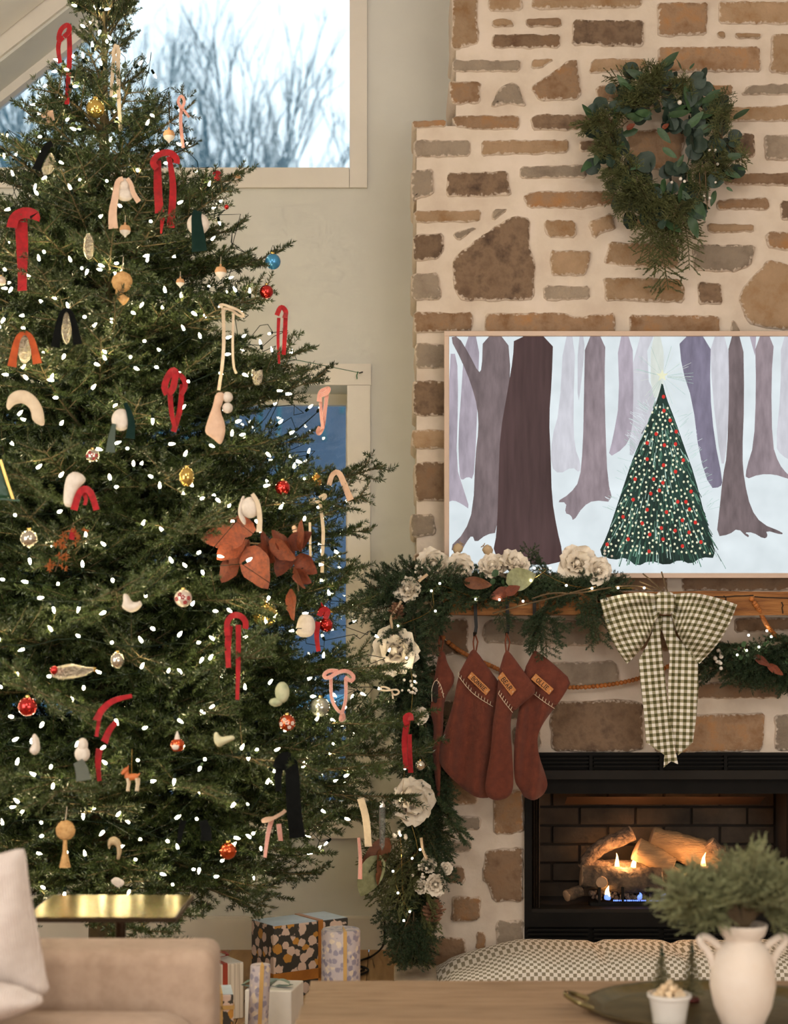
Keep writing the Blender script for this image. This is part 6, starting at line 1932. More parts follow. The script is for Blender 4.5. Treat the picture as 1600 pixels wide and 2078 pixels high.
# fairy lights in the greenery
gl_ = thing('fairy_lights', 'thin fairy light string threaded through the mantel garland', 'string lights', P(900, 1200, 5.95))
FB_ = EM('fairy_bulb', (1.0, 0.86, 0.62), 60.0)
fb_ = MB(); fb_.sphere((0, 0, 0), 0.0040, 8, 6); fme = fb_.mesh('fairy_bulb', [FB_])
fl_pts = [(1255, 1193), (1308, 1193), (1202, 1194), (1150, 1188), (1085, 1153), (1117, 1153), (1078, 1178), (1014, 1217), (1062, 1220), (966, 1216), (893, 1184), (876, 1199), (884, 1240), (808, 1270), (825, 1335), (842, 1383), (822, 1560), (815, 1618), (853, 1724), (837, 1742), (798, 1768), (808, 1812), (832, 1850), (820, 1868), (813, 1695)]
for a, b in fl_pts:
    obj('bulb', fme, gl_, Matrix.Translation(P(a, b, 5.86 if b > 1230 else 5.87)))
for a, b in ((1557, 1280), (1520, 1289), (1516, 1320), (1497, 1329), (1566, 1292), (1541, 1313)):
    obj('bulb', fme, gl_, Matrix.Translation(P(a, b, 6.0)))
b_ = MB(); b_.tube(smooth_path([P(a, b, 5.885) for a, b in fl_pts[:14]], 2), 0.0007, 3); b_.tube(smooth_path([P(a, b, 5.885) for a, b in fl_pts[14:]], 2), 0.0007, 3); mk('wire', b_, GOLD, gl_)
# power cord by the garland foot
b_ = MB(); b_.tube(smooth_path([P(781, 1860, 6.60), P(781, 1900, 6.60), P(779, 1922, 6.58), V((-0.09, 6.45, 0.006)), V((-0.13, 6.40, 0.006)), V((-0.15, 6.3, 0.006)), V((-0.10, 6.22, 0.006)), V((-0.16, 6.15, 0.008)), V((-0.14, 6.28, 0.012)), V((-0.08, 6.18, 0.010)), V((-0.16, 6.08, 0.006)), V((-0.12, 6.2, 0.016)), V((-0.2, 6.05, 0.006))], 3), 0.0042, 6)
mk('power_cord', b_, BLACK, label='black power cord running down the wall to a coil on the floor', cat='cord')

# ---------------------------------------------------------------- wreath
WY = 6.09
wr = thing('eucalyptus_wreath', 'round eucalyptus and cedar wreath hung on the stone chimney', 'wreath', P(1350, 290, WY))
WC = V((1350, 292)); WR = 112
def wp(a, r, Y=WY): return P(WC.x + r * math.cos(a), WC.y - r * 1.02 * math.sin(a), Y)
b_ = MB(); n_ = 40
for k in range(3):
    b_.tube([wp(2 * PI * i / n_, WR + 6 * math.sin(i * .9 + k * 2), WY + 0.02 + .01 * math.cos(i * .9 + k * 2)) for i in range(n_ + 1)], 0.006, 5, cap=False)
mk('vine_ring', b_, TWIG, wr)
rw = random.Random(21)
def wsprig(a, r0, L_, da, kind, Y0=WY - .03):
    p = wp(a, r0, Y0); dirn = a + da
    q = P(WC.x + r0 * math.cos(a) + L_ * math.cos(dirn), WC.y - r0 * math.sin(a) - L_ * math.sin(dirn), Y0 - rw.uniform(.02, .07)); d = q - p
    place(kind[rw.randrange(len(kind))], 'cedar_spray', wr, p, d, d.length / .30, rw.uniform(-.8, .8))
for i in range(60):     # cedar heavier on the left
    a = rw.uniform(1.4, 4.6) if i < 40 else rw.uniform(-1.6, 1.4)
    wsprig(a, WR - 4 + rw.uniform(-34, 20), rw.uniform(45, 80), rw.choice((1.2, -1.2, .3)) + rw.uniform(-.4, .4), CED)
for x0_, y0_, x1_, y1_, k in ((1330, 400, 1325, 500, CED), (1335, 420, 1348, 588, CED), (1325, 410, 1312, 540, CED), (1340, 410, 1365, 520, CED), (1385, 420, 1400, 548, CED), (1375, 420, 1385, 500, CED), (1345, 430, 1330, 540, CED), (1250, 180, 1238, 158, CED), (1330, 160, 1228, 160, CED), (1300, 165, 1235, 185, CED), (1350, 440, 1355, 520, CED)):
    p, q = P(x0_, y0_, WY), P(x1_, y1_, WY - .01); d = q - p
    place(CEDN[rw.randrange(3)], 'cedar_spray', wr, p, d, d.length / .30, rw.uniform(-.6, .6))
ROUND = [leaf_mesh(1, .95, c_, .12, .8, 8, 'eucalyptus_leaf', EUC) for c_ in (.05, -.1, .15)]
LONG = [leaf_mesh(1, .36, c_, .15, 1.3, 8, 'long_leaf', EUCL) for c_ in (.08, -.12)]
for i in range(250):
    if i < 170: a = rw.uniform(-1.9, 2.0)
    else: a = rw.uniform(2.0, 4.4)
    r0 = WR - 6 + rw.gauss(0, 30)
    if r0 < 48: r0 = 48 + rw.random() * 40
    if r0 > 150: r0 = 150
    if i < 60 and i % 3 == 0: r0 = rw.uniform(25, 60)
    p = wp(a, r0, WY - rw.uniform(-.01, .055))
    if i % 3 == 2:
        L_ = rw.uniform(34, 52); me = LONG[i % 2]
    else:
        L_ = rw.uniform(22, 38); me = ROUND[i % 3]
    da = a + rw.uniform(-1.6, 1.6); s_ = L_ * WY / F
    d = V((math.cos(da), -rw.uniform(0.0, .5), math.sin(da)))
    obj('leaf', me, wr, Matrix.Translation(p) @ frame_from(d, PI / 2 + rw.uniform(-.6, .6)) @ Matrix.Scale(s_, 4))
for x, y, x2, y2, m_ in ((1300, 310, 1322, 350, 0), (1320, 330, 1320, 356, 1), (1335, 260, 1362, 290, 9), (1345, 300, 1375, 320, 9), (1375, 340, 1388, 312, 9), (1470, 320, 1512, 315, 9), (1470, 345, 1505, 362, 9), (1410, 400, 1432, 450, 9), (1405, 425, 1428, 445, 9), (1400, 435, 1418, 485, 9), (1400, 140, 1411, 128, 9), (1455, 215, 1485, 214, 9), (1452, 220, 1464, 188, 9), (1475, 380, 1488, 388, 9)):
    leaf(wr, LONG[x % 2] if m_ == 9 else ROUND[m_], (x, y), (x2, y2), WY - .05, WY - .06, PI / 2, 1.0)
for x, y, r in ((1380, 208, 4.6), (1382, 363, 3.6), (1390, 368, 3.2), (1452, 305, 3.4), (1441, 305, 3), (1457, 333, 3), (1441, 402, 3), (1430, 398, 3), (1453, 370, 2.6), (1364, 370, 3)):
    b_ = MB(); b_.sphere(P(x, y, WY - .075), r * WY / F, 12, 8); mk('berry', b_, BERRY, wr)
leaf(wr, LR[0], (1272, 262), (1290, 252), WY - .05, WY - .06, PI / 2)
leaf(wr, LR[1], (1345, 262), (1358, 250), WY - .05, WY - .06, PI / 2)
for pts in ([(1445, 295), (1452, 330), (1453, 350)], [(1432, 345), (1434, 400), (1437, 425)], [(1420, 350), (1422, 385), (1415, 402)], [(1370, 405), (1373, 425), (1367, 440)]):
    b_ = MB(); b_.tube([P(a, b, WY - .07) for a, b in pts], 0.0022, 5); mk('twig', b_, TWIG, wr)
# ================================================================ cushion on the hearth
CUSH = bpy.data.materials.new('woven_block_print'); CUSH.use_nodes = True
N, L, B = nodes_of(CUSH)
B.inputs['Roughness'].default_value = 0.9
def mth(op, a, b=None):
    n = N.new('ShaderNodeMath'); n.operation = op
    for i, s in enumerate((a, b)):
        if s is None: continue
        if isinstance(s, (int, float)): n.inputs[i].default_value = s
        else: L.new(s, n.inputs[i])
    return n.outputs[0]
tcn = N.new('ShaderNodeTexCoord'); sx_ = N.new('ShaderNodeSeparateXYZ'); L.new(tcn.outputs['UV'], sx_.inputs[0])
u_ = mth('MULTIPLY', sx_.outputs[0], 1 / 0.027); v_ = mth('MULTIPLY', sx_.outputs[1], 1 / 0.046)
col_ = mth('FLOOR', mth('MULTIPLY', u_, 2)); sh = mth('MULTIPLY', mth('MODULO', col_, 2), 0.5)
fu = mth('FRACT', mth('MULTIPLY', u_, 2)); fv = mth('FRACT', mth('ADD', v_, sh))
msk = mth('MULTIPLY', mth('LESS_THAN', fv, 0.47), mth('GREATER_THAN', fu, 0.06))
mixc = N.new('ShaderNodeMix'); mixc.data_type = 'RGBA'; L.new(msk, mixc.inputs['Factor'])
mixc.inputs['A'].default_value = (*lin(234, 226, 214), 1); mixc.inputs['B'].default_value = (*lin(146, 136, 114), 1)
L.new(mixc.outputs['Result'], B.inputs['Base Color'])
cu = MB()
cx0, cx1, cy0, cy1 = (888 - 800) / F * 5.9, 1.93, 5.66, 6.135
def cush(u, w):
    x = cx0 + (cx1 - cx0) * u
    k = w * 2 - 1           # profile round front, top, back
    a = PI * w
    front = -math.cos(a)    # -1 front .. 1 back
    y = (cy0 + cy1) / 2 + (cy1 - cy0) / 2 * math.copysign(abs(front) ** 0.55, front)
    s = abs(math.sin(a)) ** 0.55
    d = (x - cx0)
    rise = 0.040 + 0.085 * min(1, max(0, (d - 0.03) / 0.27)) ** 0.8
    tuft = 0.0
    for tx_ in (0.74, 1.02, 1.30, 1.58):
        tuft += 0.013 * math.exp(-((x - tx_) / 0.022) ** 2)
    z = 0.034 + (rise - tuft * min(1, d * 3)) * s + 0.006 * noise.noise(V((x * 9, y * 9, 1)))
    endk = min(1.0, d / 0.05, (cx1 - x) / 0.05)
    return V((x, y, 0.034 + (z - 0.034) * max(0.0, endk) ** 0.5))
nu, nv = 150, 26
for j in range(nv + 1):
    for i in range(nu + 1):
        p = cush(i / nu, j / nv); cu.vert(p, (p.x + 3, (j / nv) * 0.62 + 1))
for j in range(nv):
    for i in range(nu):
        a = j * (nu + 1) + i; cu.face((a, a + 1, a + nu + 2, a + nu + 1))
b0 = len(cu.v)
for i in range(nu + 1):
    pass
hc = thing('hearth_cushion', 'long tufted cushion with a small block print lying on the hearth', 'cushion', (1.0, 5.9, 0.034))
mk('cover', cu, CUSH, hc, angle=2)
for tx_ in (0.74, 1.02, 1.30, 1.58):
    b_ = MB(); b_.tube([(tx_, 5.70, 0.100), (tx_ + .003, 5.76, 0.130), (tx_, 5.88, 0.144), (tx_, 6.0, 0.142)], 0.0016, 4); mk('seam', b_, CUSH, hc)

# ================================================================ coffee table
TABW = M('worn_pine_top', lin(166, 138, 110), lin(116, 90, 66), 5, 0.6, stretch=(1.2, 11, 1), bump=0.1, objrand=0.08, c3=lin(154, 126, 98), ramp=(0.36, 0.74))
TZ = 0.42
ct = thing('coffee_table', 'wide rustic pine coffee table in the foreground', 'table', (0.9, 3.55, 0))
tx0, tx1, ty0, ty1 = -0.205, 1.75, 3.02, 4.10
nb = 8; bw = (ty1 - ty0) / nb
for k in range(nb):
    b_ = MB(); b_.box((tx0 - 0.004 * (nb - k) + random.uniform(-.002, .002), ty0 + k * bw + 0.0008, TZ - 0.035), (tx1, ty0 + (k + 1) * bw - 0.0008, TZ + random.uniform(-.0006, .0006)))
    bevel(mk('top_plank', b_, TABW, ct, smooth=False), 0.002, 2)
for x in (tx0 + 0.07, tx1 - 0.13):
    for y in (ty0 + 0.06, ty1 - 0.12):
        b_ = MB(); b_.box((x, y, 0), (x + 0.07, y + 0.07, TZ - 0.036)); bevel(mk('leg', b_, TABW, ct, smooth=False), 0.004, 2)
for y in (ty0 + 0.08, ty1 - 0.10):
    b_ = MB(); b_.box((tx0 + 0.14, y, TZ - 0.11), (tx1 - 0.13, y + 0.025, TZ - 0.036)); mk('apron', b_, TABW, ct, smooth=False)

# tray
BRASS = M('aged_brass', (0.16, 0.13, 0.055), (0.26, 0.20, 0.09), 14, 0.32, 0.9, bump=0.15, bscale=60)
tcx, tcy = (1450 - 800) / F * 3.75, 3.765
tray = thing('brass_tray', 'oval aged brass tray with looped handles on the coffee table', 'tray', (tcx, tcy, TZ))
TA, TB_ = 0.292, 0.248
def ell(a, k, z): return V((tcx + TA * k * math.cos(a), tcy + TB_ * k * math.sin(a), z))
b_ = MB(); nn_ = 56; rings = [(0.0, TZ + .0015), (0.84, TZ + .0015), (0.88, TZ + .004), (0.97, TZ + .016), (1.0, TZ + .021), (1.01, TZ + .019), (0.98, TZ + .012), (0.88, TZ + .0008), (0.0, TZ + .0008)]
for k, zz in rings:
    for i in range(nn_): b_.vert(ell(2 * PI * i / nn_, max(k, 1e-4) * (1 + 0.006 * math.sin(i * 2 * PI / nn_ * 14) * (k > .9)), zz))
for r in range(len(rings) - 1):
    for i in range(nn_):
        j = (i + 1) % nn_; b_.face((r * nn_ + i, r * nn_ + j, (r + 1) * nn_ + j, (r + 1) * nn_ + i))
mk('dish', b_, BRASS, tray, angle=1.5)
for s in (-1, 1):
    e_ = ell(0 if s > 0 else PI, 1.0, TZ + .018)
    b_ = MB(); b_.tube(smooth_path([e_ + V((-.012 * s, -.045, 0)), e_ + V((.02 * s, -.05, .012)), e_ + V((.045 * s, -.02, .022)), e_ + V((.045 * s, .02, .022)), e_ + V((.02 * s, .05, .012)), e_ + V((-.012 * s, .045, 0))], 3), 0.0065, 8); mk('handle', b_, BRASS, tray)

# vase
CER = M('chalky_white_ceramic', lin(234, 220, 206), lin(220, 200, 182), 7, 0.85, bump=0.25, bscale=40, c3=lin(230, 214, 198))
VY = 3.57
vs = VY / F
vc = P(1508, 2090, VY); vc.z = TZ + 0.002
vase = thing('ceramic_vase', 'chalky white two handled ceramic vase standing on the brass tray', 'vase', vc)
hz = lambda py: EYE - (py - HORIZON) / F * VY
prof = [(30, 2093), (34, 2090), (42, 2078), (58, 2040), (66, 2000), (65, 1965), (57, 1935), (44, 1915), (35, 1908), (36, 1904), (44, 1895), (49, 1882), (50, 1874), (46, 1874), (43, 1884), (32, 1902), (31, 1912), (45, 1930), (52, 1960), (50, 2030), (24, 2088)]
zb = hz(2093)
b_ = MB(); b_.lathe([(r * vs, (hz(y) - zb)) for r, y in prof], 40, c=vc); mk('body', b_, CER, vase, angle=2)
for s in (-1, 1):
    pts = [(1508 + s * 46, 1922), (1508 + s * 62, 1908), (1508 + s * 78, 1898), (1508 + s * 88, 1904), (1508 + s * 84, 1916), (1508 + s * 72, 1928), (1508 + s * 62, 1948), (1508 + s * 60, 1962)]
    b_ = MB(); q = [P(a, y, VY) + V((0, 0, vc.z - zb)) for a, y in pts]; b_.tube(smooth_path(q, 3), 0.0085, 10); mk('handle', b_, CER, vase)
JUN = M('grey_green_juniper', (0.22, 0.23, 0.105), (0.30, 0.31, 0.155), 8, 0.65, objrand=0.2)
JU = [bough('juniper_sprig%d' % s, 0.22, 970 + s, (JUN, TWIG), dens=1000, nl=0.010, nw=0.0026, spacing=0.014, side=0.38, third=True, gap3=0.02, thick=0.0025, lift=0.0, ang=0.5) for s in range(3)]
jb = thing('juniper_bunch', 'bushy bunch of grey green juniper standing in the white vase', 'greenery', P(1508, 1880, VY))
rj = random.Random(8)
ends = [(1366, 1808), (1372, 1832), (1362, 1820), (1395, 1850), (1405, 1835), (1385, 1815), (1450, 1775), (1375, 1805), (1385, 1835), (1420, 1780), (1440, 1850), (1400, 1820), (1465, 1790), (1480, 1830), (1500, 1770), (1520, 1735), (1535, 1735), (1550, 1760), (1575, 1770), (1590, 1800), (1610, 1780), (1600, 1840), (1560, 1810), (1530, 1790), (1455, 1815), (1425, 1840), (1620, 1830), (1640, 1860), (1545, 1840), (1505, 1800), (1580, 1830), (1410, 1800), (1440, 1800), (1650, 1800), (1630, 1750)]
for i, (ex, ey) in enumerate(ends):
    st0 = V((1508 + (ex - 1508) * .25, 1852 + (min(ey, 1850) - 1852) * .15)); Y1 = VY + rj.uniform(-.09, .09)
    p, q = P(st0.x, st0.y, VY) , P(ex, ey, Y1); d = q - p
    place(JU[i % 3], 'juniper_sprig', jb, p, d, max(.55, d.length / .22 * 1.1), rj.uniform(-1, 1))
    b_ = MB(); b_.tube([P(1508 + rj.uniform(-14, 14), 1920, VY), P(1508 + (ex - 1508) * .06, 1885, VY), p, p.lerp(q, .5)], [0.002, 0.002, 0.0018, 0.001], 5); mk('stem', b_, TWIG, jb)
# bowl of sweets
BY_ = 3.62; bs = BY_ / F; bc = P(1359, 2085, BY_); bc.z = TZ + .002
CERW = M('glossy_white_porcelain', lin(238, 232, 224), None, 6, 0.25)
b_ = MB(); b_.lathe([(26 * bs, 0), (32 * bs, 1 * bs), (36 * bs, 30 * bs), (41 * bs, 58 * bs), (45 * bs, 60 * bs), (45 * bs, 66 * bs), (41 * bs, 67 * bs), (39 * bs, 60 * bs), (33 * bs, 30 * bs), (5 * bs, 12 * bs)], 36, c=bc)
mk('white_ramekin', b_, CERW, label='small white porcelain bowl full of pale sweets on the tray', cat='bowl')
SWM = M('cream_sweet', lin(236, 214, 180), lin(222, 190, 150), 18, 0.6, objrand=0.15)
rs_ = random.Random(4)
lay = [(0.0, 52, 30, 9), (0.35, 58, 26, 9), (0.0, 66, 20, 7), (0.4, 74, 12, 4), (0, 82, 0.1, 1)]
nsw = 0
for off, hgt, rad, cnt in lay:
    for k in range(cnt):
        a = off + 2 * PI * k / cnt; c = bc + V((math.cos(a) * rad * bs, math.sin(a) * rad * bs, (hgt + 5 + rs_.uniform(-2, 2)) * bs))
        b_ = MB(); Rm = Matrix.Rotation(rs_.uniform(0, 3), 3, V((rs_.gauss(0, 1), rs_.gauss(0, 1), 1)))
        b_.obox(c, Rm @ V((6.5 * bs, 0, 0)), Rm @ V((0, 5.5 * bs, 0)), Rm @ V((0, 0, 5 * bs)))
        bevel(mk('sweet', b_, SWM, smooth=True, label='pale cube shaped sweet heaped in the white bowl', cat='sweet', group='sweets in the white bowl'), 0.002, 2)
# bottle brush trees
BBR = M('frosted_brush_bristle', (0.10, 0.095, 0.04), (0.30, 0.26, 0.14), 60, 0.7); BBT = M('green_brush_tip', (0.02, 0.06, 0.025), None, 30, 0.7); BBB = M('dark_red_base', (0.10, 0.015, 0.012), None, 9, 0.5)
for lab, px, top_, bot_, Yt in (('bottle brush tree behind the white bowl, the left one', 1344, 1918, 2035, 3.86), ('bottle brush tree on a dark red base, the right one', 1405, 1911, 2036, 3.86)):
    s_ = Yt / F; base = P(px, bot_, Yt); base.z = TZ + 0.003
    zt = EYE - (top_ - HORIZON) / F * Yt
    t = thing('bottle_brush_tree', lab, 'ornament', base, 'bottle brush trees on the tray')
    b_ = MB(); b_.tube([base, (base.x, base.y, zt)], 0.0015, 6); mk('wire_stem', b_, TWIG, t)
    h = zt - base.z; br = MB(); tp = MB()
    for tier in range(13):
        f = tier / 12; z = base.z + h * (0.16 + 0.82 * f); r = (30 * (1 - f) ** 1.1 + 2.2) * s_
        for k in range(46):
            a = rs_.uniform(0, 2 * PI); rr = r * rs_.uniform(.75, 1.05); zz = z + rs_.gauss(0, .002)
            (tp if f > .78 else br).tube([(base.x, base.y, zz + .003), (base.x + math.cos(a) * rr, base.y + math.sin(a) * rr, zz - rr * .25)], [0.0007, 0.0004], 3, cap=False)
    mk('bristles', br, BBR, t, kind='stuff'); mk('green_tip', tp, BBT, t, kind='stuff')
    b_ = MB(); b_.lathe([(15 * s_, 0), (16 * s_, 3 * s_), (12 * s_, 8 * s_), (4 * s_, 10 * s_)], 20, c=base); mk('round_base', b_, BBB, t)

# ================================================================ sofa and pillow
SOFA = M('oatmeal_linen', lin(192, 166, 144), lin(178, 152, 130), 30, 0.95, bump=0.25, bscale=420, sheen=0.1)
sofa = thing('sofa', 'low oatmeal linen sofa with a square arm in the left foreground', 'sofa', (-1.0, 2.6, 0))
def soft(lo, hi, w, name, seg=5):
    b = MB(); b.box(lo, hi); o = mk(name, b, SOFA, sofa); o.data.polygons.foreach_set('use_smooth', [True] * len(o.data.polygons)); return bevel(o, w, seg)
axr = (434 - 800) / F * 3.62
ztop = EYE - (1897 - HORIZON) / F * 3.8
soft((-1.55, 3.615, 0.10), (axr, 3.79, ztop), 0.032, 'arm')
soft((-1.45, 1.6, 0.10), (axr, 3.60, 0.30), 0.02, 'base')
b_ = MB(); sx0, sx1, sy0, sy1 = -1.35, axr + 0.004, 1.62, 3.607
def seat(u, w):
    x = sx0 + (sx1 - sx0) * u; y = sy0 + (sy1 - sy0) * w
    e = min(u, 1 - u) * (sx1 - sx0); e2 = min(w, 1 - w) * (sy1 - sy0)
    k = (1 - max(0, 1 - e / .10) ** 2) ** .5 * (1 - max(0, 1 - e2 / .06) ** 2) ** .5
    return V((x, y, 0.30 + (0.175 + 0.022 * math.sin(PI * u) * math.sin(PI * w)) * k))
b_.grid(seat, 40, 50); mk('seat_cushion', b_, SOFA, sofa, angle=2)
soft((-1.75, 1.6, 0.10), (-1.36, 3.79, 0.80), 0.05, 'back')
for x in (-1.6, axr - .12):
    for y in (1.7, 3.68):
        b_ = MB(); b_.tube([(x, y, 0), (x, y, 0.102)], [0.016, 0.022], 10); mk('foot', b_, TWIG, sofa)
PILL = M('ribbed_white_cotton', lin(226, 212, 202), lin(214, 198, 188), 30, 0.95, bump=0.1)
N, L, B = nodes_of(PILL)
wvt = N.new('ShaderNodeTexWave'); wvt.inputs['Scale'].default_value = 60; wvt.bands_direction = 'X'; wvt.inputs['Distortion'].default_value = 1.2
mpp = N.new('ShaderNodeMapping'); mpp.inputs['Rotation'].default_value = (0, 0.12, 0); tcp = N.new('ShaderNodeTexCoord'); L.new(tcp.outputs['Object'], mpp.inputs[0]); L.new(mpp.outputs[0], wvt.inputs['Vector'])
bpp = N.new('ShaderNodeBump'); bpp.inputs['Strength'].default_value = 0.5; bpp.inputs['Distance'].default_value = 0.006; L.new(wvt.outputs['Fac'], bpp.inputs['Height']); L.new(bpp.outputs[0], B.inputs['Normal'])
pil = thing('throw_pillow', 'white ribbed throw pillow leaning in the corner of the sofa', 'pillow', P(0, 2040, 3.3))
b_ = MB(); puff(b_, [(-240, 1800), (-100, 1758), (-20, 1738), (46, 1720), (52, 1735), (62, 1800), (76, 1890), (92, 1970), (104, 2014), (60, 2024), (-10, 2034), (-120, 2046), (-230, 2050), (-245, 1930)], px_plane(3.44), 0.065, 12, lambda x, y: 0.006 * math.sin(x * .05 + y * .02), edge=90, round_it=1)
mk('cover', b_, PILL, pil, angle=2)
pil2 = thing('small_throw_pillow', 'second white pillow lying low at the left edge of the sofa seat', 'pillow', P(0, 2040, 3.3))
b_ = MB(); puff(b_, [(-200, 1990), (-60, 1985), (40, 2000), (60, 2012), (86, 2020), (88, 2036), (60, 2050), (30, 2062), (-30, 2080), (-200, 2110)], px_plane(3.30), 0.05, 10, None, edge=40, round_it=1)
mk('cover', b_, PILL, pil2, angle=2)

# ================================================================ side table
STZ = 0.60
sidet = thing('side_table', 'small square brass topped side table behind the sofa arm', 'side table', (-0.71, 4.14, 0))
BRT = M('polished_brass_top', (0.62, 0.50, 0.20), (0.50, 0.40, 0.15), 6, 0.24, 1.0, stretch=(1, 12, 1))
BRE = M('dark_bronze_edge', (0.055, 0.035, 0.02), None, 6, 0.4, 0.7)
b_ = MB(); b_.box((-0.900, 3.968, STZ - 0.012), (-0.526, 4.313, STZ - 0.0015)); mk('rim', b_, BRE, sidet, smooth=False)
b_ = MB(); b_.box((-0.894, 3.974, STZ - 0.0015), (-0.532, 4.307, STZ)); mk('brass_sheet', b_, BRT, sidet, smooth=False)
b_ = MB(); b_.tube([(-0.683, 4.1, 0.012), (-0.683, 4.1, STZ - .012)], 0.013, 12); mk('stem', b_, BRE, sidet)
b_ = MB(); b_.box((-0.84, 3.99, 0.0), (-0.58, 4.25, 0.012)); mk('foot_plate', b_, BRE, sidet, smooth=False)

# ================================================================ presents
def wrap(name, base, c1, c2, scale, c3=None, thr=(0.28, 0.34)):
    """printed paper: blossoms scattered on a ground"""
    m = bpy.data.materials.new(name); m.use_nodes = True
    N, L, B = nodes_of(m); B.inputs['Roughness'].default_value = 0.5
    tc = N.new('ShaderNodeTexCoord'); vo = N.new('ShaderNodeTexVoronoi'); vo.inputs['Scale'].default_value = scale; L.new(tc.outputs['Object'], vo.inputs['Vector'])
    cr = N.new('ShaderNodeValToRGB'); cr.color_ramp.interpolation = 'LINEAR'
    cr.color_ramp.elements[0].position = thr[0]; cr.color_ramp.elements[0].color = (1, 1, 1, 1); cr.color_ramp.elements[1].position = thr[1]; cr.color_ramp.elements[1].color = (0, 0, 0, 1)
    no = N.new('ShaderNodeTexNoise'); no.inputs['Scale'].default_value = scale * 2.4; L.new(tc.outputs['Object'], no.inputs['Vector'])
    ad = N.new('ShaderNodeMath'); ad.operation = 'MULTIPLY_ADD'; ad.inputs[1].default_value = 0.5; L.new(no.outputs['Fac'], ad.inputs[0]); 
    sb = N.new('ShaderNodeMath'); sb.operation = 'SUBTRACT'; sb.inputs[1].default_value = 0.25; L.new(vo.outputs['Distance'], sb.inputs[0]); L.new(sb.outputs[0], ad.inputs[2]); L.new(ad.outputs[0], cr.inputs[0])
    pc = N.new('ShaderNodeMix'); pc.data_type = 'RGBA'; s = N.new('ShaderNodeSeparateColor'); L.new(vo.outputs['Color'], s.inputs[0]); 
    gt = N.new('ShaderNodeMath'); gt.operation = 'GREATER_THAN'; gt.inputs[1].default_value = 0.72; L.new(s.outputs[0], gt.inputs[0]); L.new(gt.outputs[0], pc.inputs['Factor'])
    pc.inputs['A'].default_value = (*c1, 1); pc.inputs['B'].default_value = (*c2, 1)
    mx = N.new('ShaderNodeMix'); mx.data_type = 'RGBA'; L.new(cr.outputs[0], mx.inputs['Factor']); mx.inputs['A'].default_value = (*base, 1); L.new(pc.outputs['Result'], mx.inputs['B'])
    L.new(mx.outputs['Result'], B.inputs['Base Color']); return m
FLOR = wrap('dark_floral_paper', lin(62, 58, 52), lin(226, 198, 180), lin(206, 146, 62), 30, thr=(0.52, 0.57))
LAV = wrap('lavender_leaf_paper', lin(196, 184, 186), lin(150, 142, 158), lin(222, 206, 186), 50, thr=(0.40, 0.56))
STRB = M('cream_striped_paper', lin(228, 214, 196), lin(196, 180, 160), 60, 0.6, stretch=(3, 3, 0.02), ramp=(.45, .55))
WHP = M('white_paper', lin(228, 222, 214), lin(218, 212, 204), 8, 0.6)
SHINE = M('pale_blue_wrap_top', lin(206, 220, 234), lin(186, 200, 214), 12, 0.35)
OCH = M('ochre_satin_ribbon', lin(190, 122, 48), lin(168, 104, 38), 20, 0.4); YEL = M('straw_ribbon', lin(214, 172, 104), None, 20, 0.5); REDR = M('rust_red_ribbon', lin(168, 62, 36), None, 20, 0.5); SAGE = M('sage_sheer_ribbon', lin(140, 156, 140), None, 20, 0.5)


def gift(label, corner, ex, ey, h, mat, z0=0.0, topmat=None):
    """box from its near corner with two floor edges"""
    t = thing('wrapped_gift', label, 'present', corner + (ex + ey) / 2 + V((0, 0, z0)), 'presents under the tree')
    c = corner + (ex + ey) / 2 + V((0, 0, z0 + h / 2))
    b = MB(); b.obox(c, ex / 2, ey / 2, V((0, 0, h / 2)))
    bevel(mk('paper_box', b, mat, t, smooth=False), 0.004, 2)
    if topmat:
        b = MB(); b.obox(c + V((0, 0, h / 2 + .0006)), ex * .49, ey * .49, V((0, 0, .0006))); mk('folded_top', b, topmat, t, smooth=False)
    return t, c


def band(t, c, ex, ey, h, w, mat, along='x', at=0.0):
    """a ribbon loop round a box: across ex at fraction, or level round the sides"""
    b = MB(); g = 0.0016
    nx, ny, nz = ex.normalized(), ey.normalized(), V((0, 0, 1))
    if along == 'x':
        o = c + ex * at
        for s in (-1, 1):
            b.obox(o + ny * s * (ey.length / 2 + g), nx * w / 2, ny * .0012, nz * (h / 2 + g)); b.obox(o + nz * s * (h / 2 + g + .001), nx * w / 2, ny * (ey.length / 2 + g), nz * .0012)
    else:
        o = c + nz * at
        for s in (-1, 1):
            b.obox(o + ny * s * (ey.length / 2 + g), nx * (ex.length / 2 + g), ny * .0012, nz * w / 2); b.obox(o + nx * s * (ex.length / 2 + g), nx * .0012, ny * (ey.length / 2 + g), nz * w / 2)
    return mk('ribbon_band', b, mat, t, smooth=False)


cn = V((-0.4195, 5.73, 0)); ex = V((0.2545, 0.176, 0)); ey = V((-0.060, 0.0868, 0)) * 1.5
t, c = gift('largest present, dark floral paper with an ochre ribbon', cn, ex, ey, 0.258, FLOR, 0, SHINE)
band(t, c, ex, ey, 0.258, 0.020, OCH, 'x', 0.12); band(t, c, ex, ey, 0.258, 0.036, OCH, 'z', -0.055)


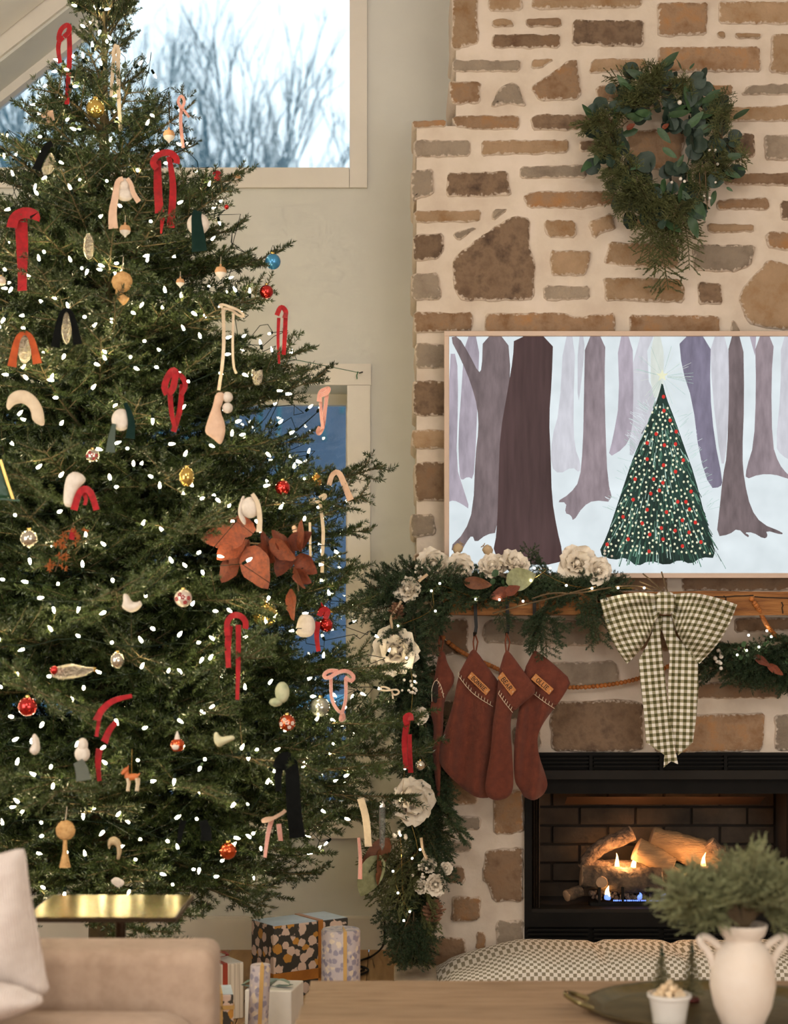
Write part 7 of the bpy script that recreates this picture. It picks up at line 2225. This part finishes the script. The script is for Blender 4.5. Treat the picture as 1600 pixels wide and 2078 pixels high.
def roll_gift(label, cx, cy, r, h, mat, tilt=(0, 0)):
    t = thing('wrapped_gift', label, 'present', (cx, cy, 0), 'presents under the tree')
    b = MB(); b.tube([V((cx, cy, 0)), V((cx + tilt[0] * .02, cy, 0.006)), V((cx + tilt[0], cy + tilt[1], h - .006)), V((cx + tilt[0], cy + tilt[1], h))], [r * .96, r, r, r * .94], 26); mk('paper_roll', b, mat, t, angle=.6)
    b = MB(); b.strip([V((cx + r * .25, cy - r * .985, 0.002)), V((cx + r * .25 + tilt[0], cy + tilt[1] - r * .985, h + .002)), V((cx + r * .1 + tilt[0], cy + tilt[1], h + .003))], 0.012, .0014); mk('ribbon_band', b, YEL, t)
    b = MB(); b.strip([V((cx + math.cos(a) * (r + .0015), cy + math.sin(a) * (r + .0015), .05)) for a in [2 * PI * k / 28 for k in range(29)]], 0.010, .0014, hint=(0, 0, 1)); mk('ribbon_band', b, YEL, t)


roll_gift('lavender patterned roll standing right of the largest present', (692 - 800) / F * 5.55, 5.55, 0.066, 0.283, LAV)
roll_gift('slim lavender patterned roll at the front left of the presents', (521 - 800) / F * 5.0, 5.0, 0.031, 0.275, LAV, (0.012, 0))
t, c = gift('cream striped present tied with a rust red ribbon', V((-0.60, 5.42, 0)), V((0.10, 0.05, 0)), V((-0.12, 0.20, 0)), 0.185, STRB, 0, WHP)
band(t, c, V((0.10, 0.05, 0)), V((-0.12, 0.20, 0)), .185, .016, REDR, 'x', -0.1)
b_ = MB()
for s in (-1, 1):
    b_.strip(smooth_path([c + V((0, 0, .096)), c + V((.03 * s, -.03, .125)), c + V((.06 * s, -.04, .11)), c + V((.02 * s, -.01, .098))], 2), 0.016, .0014, hint=(0, 0, 1))
mk('ribbon_bow', b_, REDR, t)
exw, eyw = V((0.15, -0.02, 0)), V((0.03, 0.16, 0))
t, c = gift('plain white present tied with a sheer sage ribbon', V((-0.475, 5.22, 0)), exw, eyw, 0.150, WHP)
band(t, c, exw, eyw, .15, .03, SAGE, 'x', -0.15)
b_ = MB()
for s in (-1, 1):
    b_.strip(smooth_path([c + V((-.02, -.02, .078)), c + V((.04 * s - .02, -.05, .11)), c + V((.09 * s - .02, -.06, .085)), c + V((.03 * s - .02, -.03, .08))], 2), 0.024, .0012, hint=(0, 0, 1))
mk('ribbon_bow', b_, SAGE, t)
exs, eys = V((0.125, 0.02, 0)), V((-0.02, 0.13, 0))
t, c = gift('small dark floral present beside the sofa arm', V((-0.60, 4.84, 0)), exs, eys, 0.215, FLOR, 0, SHINE)
band(t, c, exs, eys, .215, .012, YEL, 'x', 0.2); band(t, c, exs, eys, .215, .012, YEL, 'z', 0.07)
# woven rug
RUG = M('woven_jute_rug', lin(206, 176, 136), lin(166, 136, 100), 120, 0.95, bump=0.8, bscale=200, stretch=(1, 0.6, 1))
rg0 = V((-0.20, 5.62, 0)); e1 = V((0.42, 0.91, 0)).normalized(); 
b_ = MB(); 
prl = [V((-0.36, 5.40, 0)), V((-0.30, 5.05, 0)), V((1.9, 5.05, 0)), V((1.9, 5.45, 0)), V((-0.20, 5.45, 0))]
nn0 = len(prl)
for zz_ in (0.0005, 0.0045):
    for xx_, yy_ in ((-0.31, 5.80), (-0.90, 4.50), (1.30, 3.50), (1.89, 4.80)): b_.vert((xx_, yy_, zz_))
for q_ in ((0, 1, 2, 3), (7, 6, 5, 4), (0, 4, 5, 1), (1, 5, 6, 2), (2, 6, 7, 3), (3, 7, 4, 0)): b_.face(q_)
mk('woven_rug', b_, RUG, smooth=False, label='pale woven jute rug under the coffee table', cat='rug')
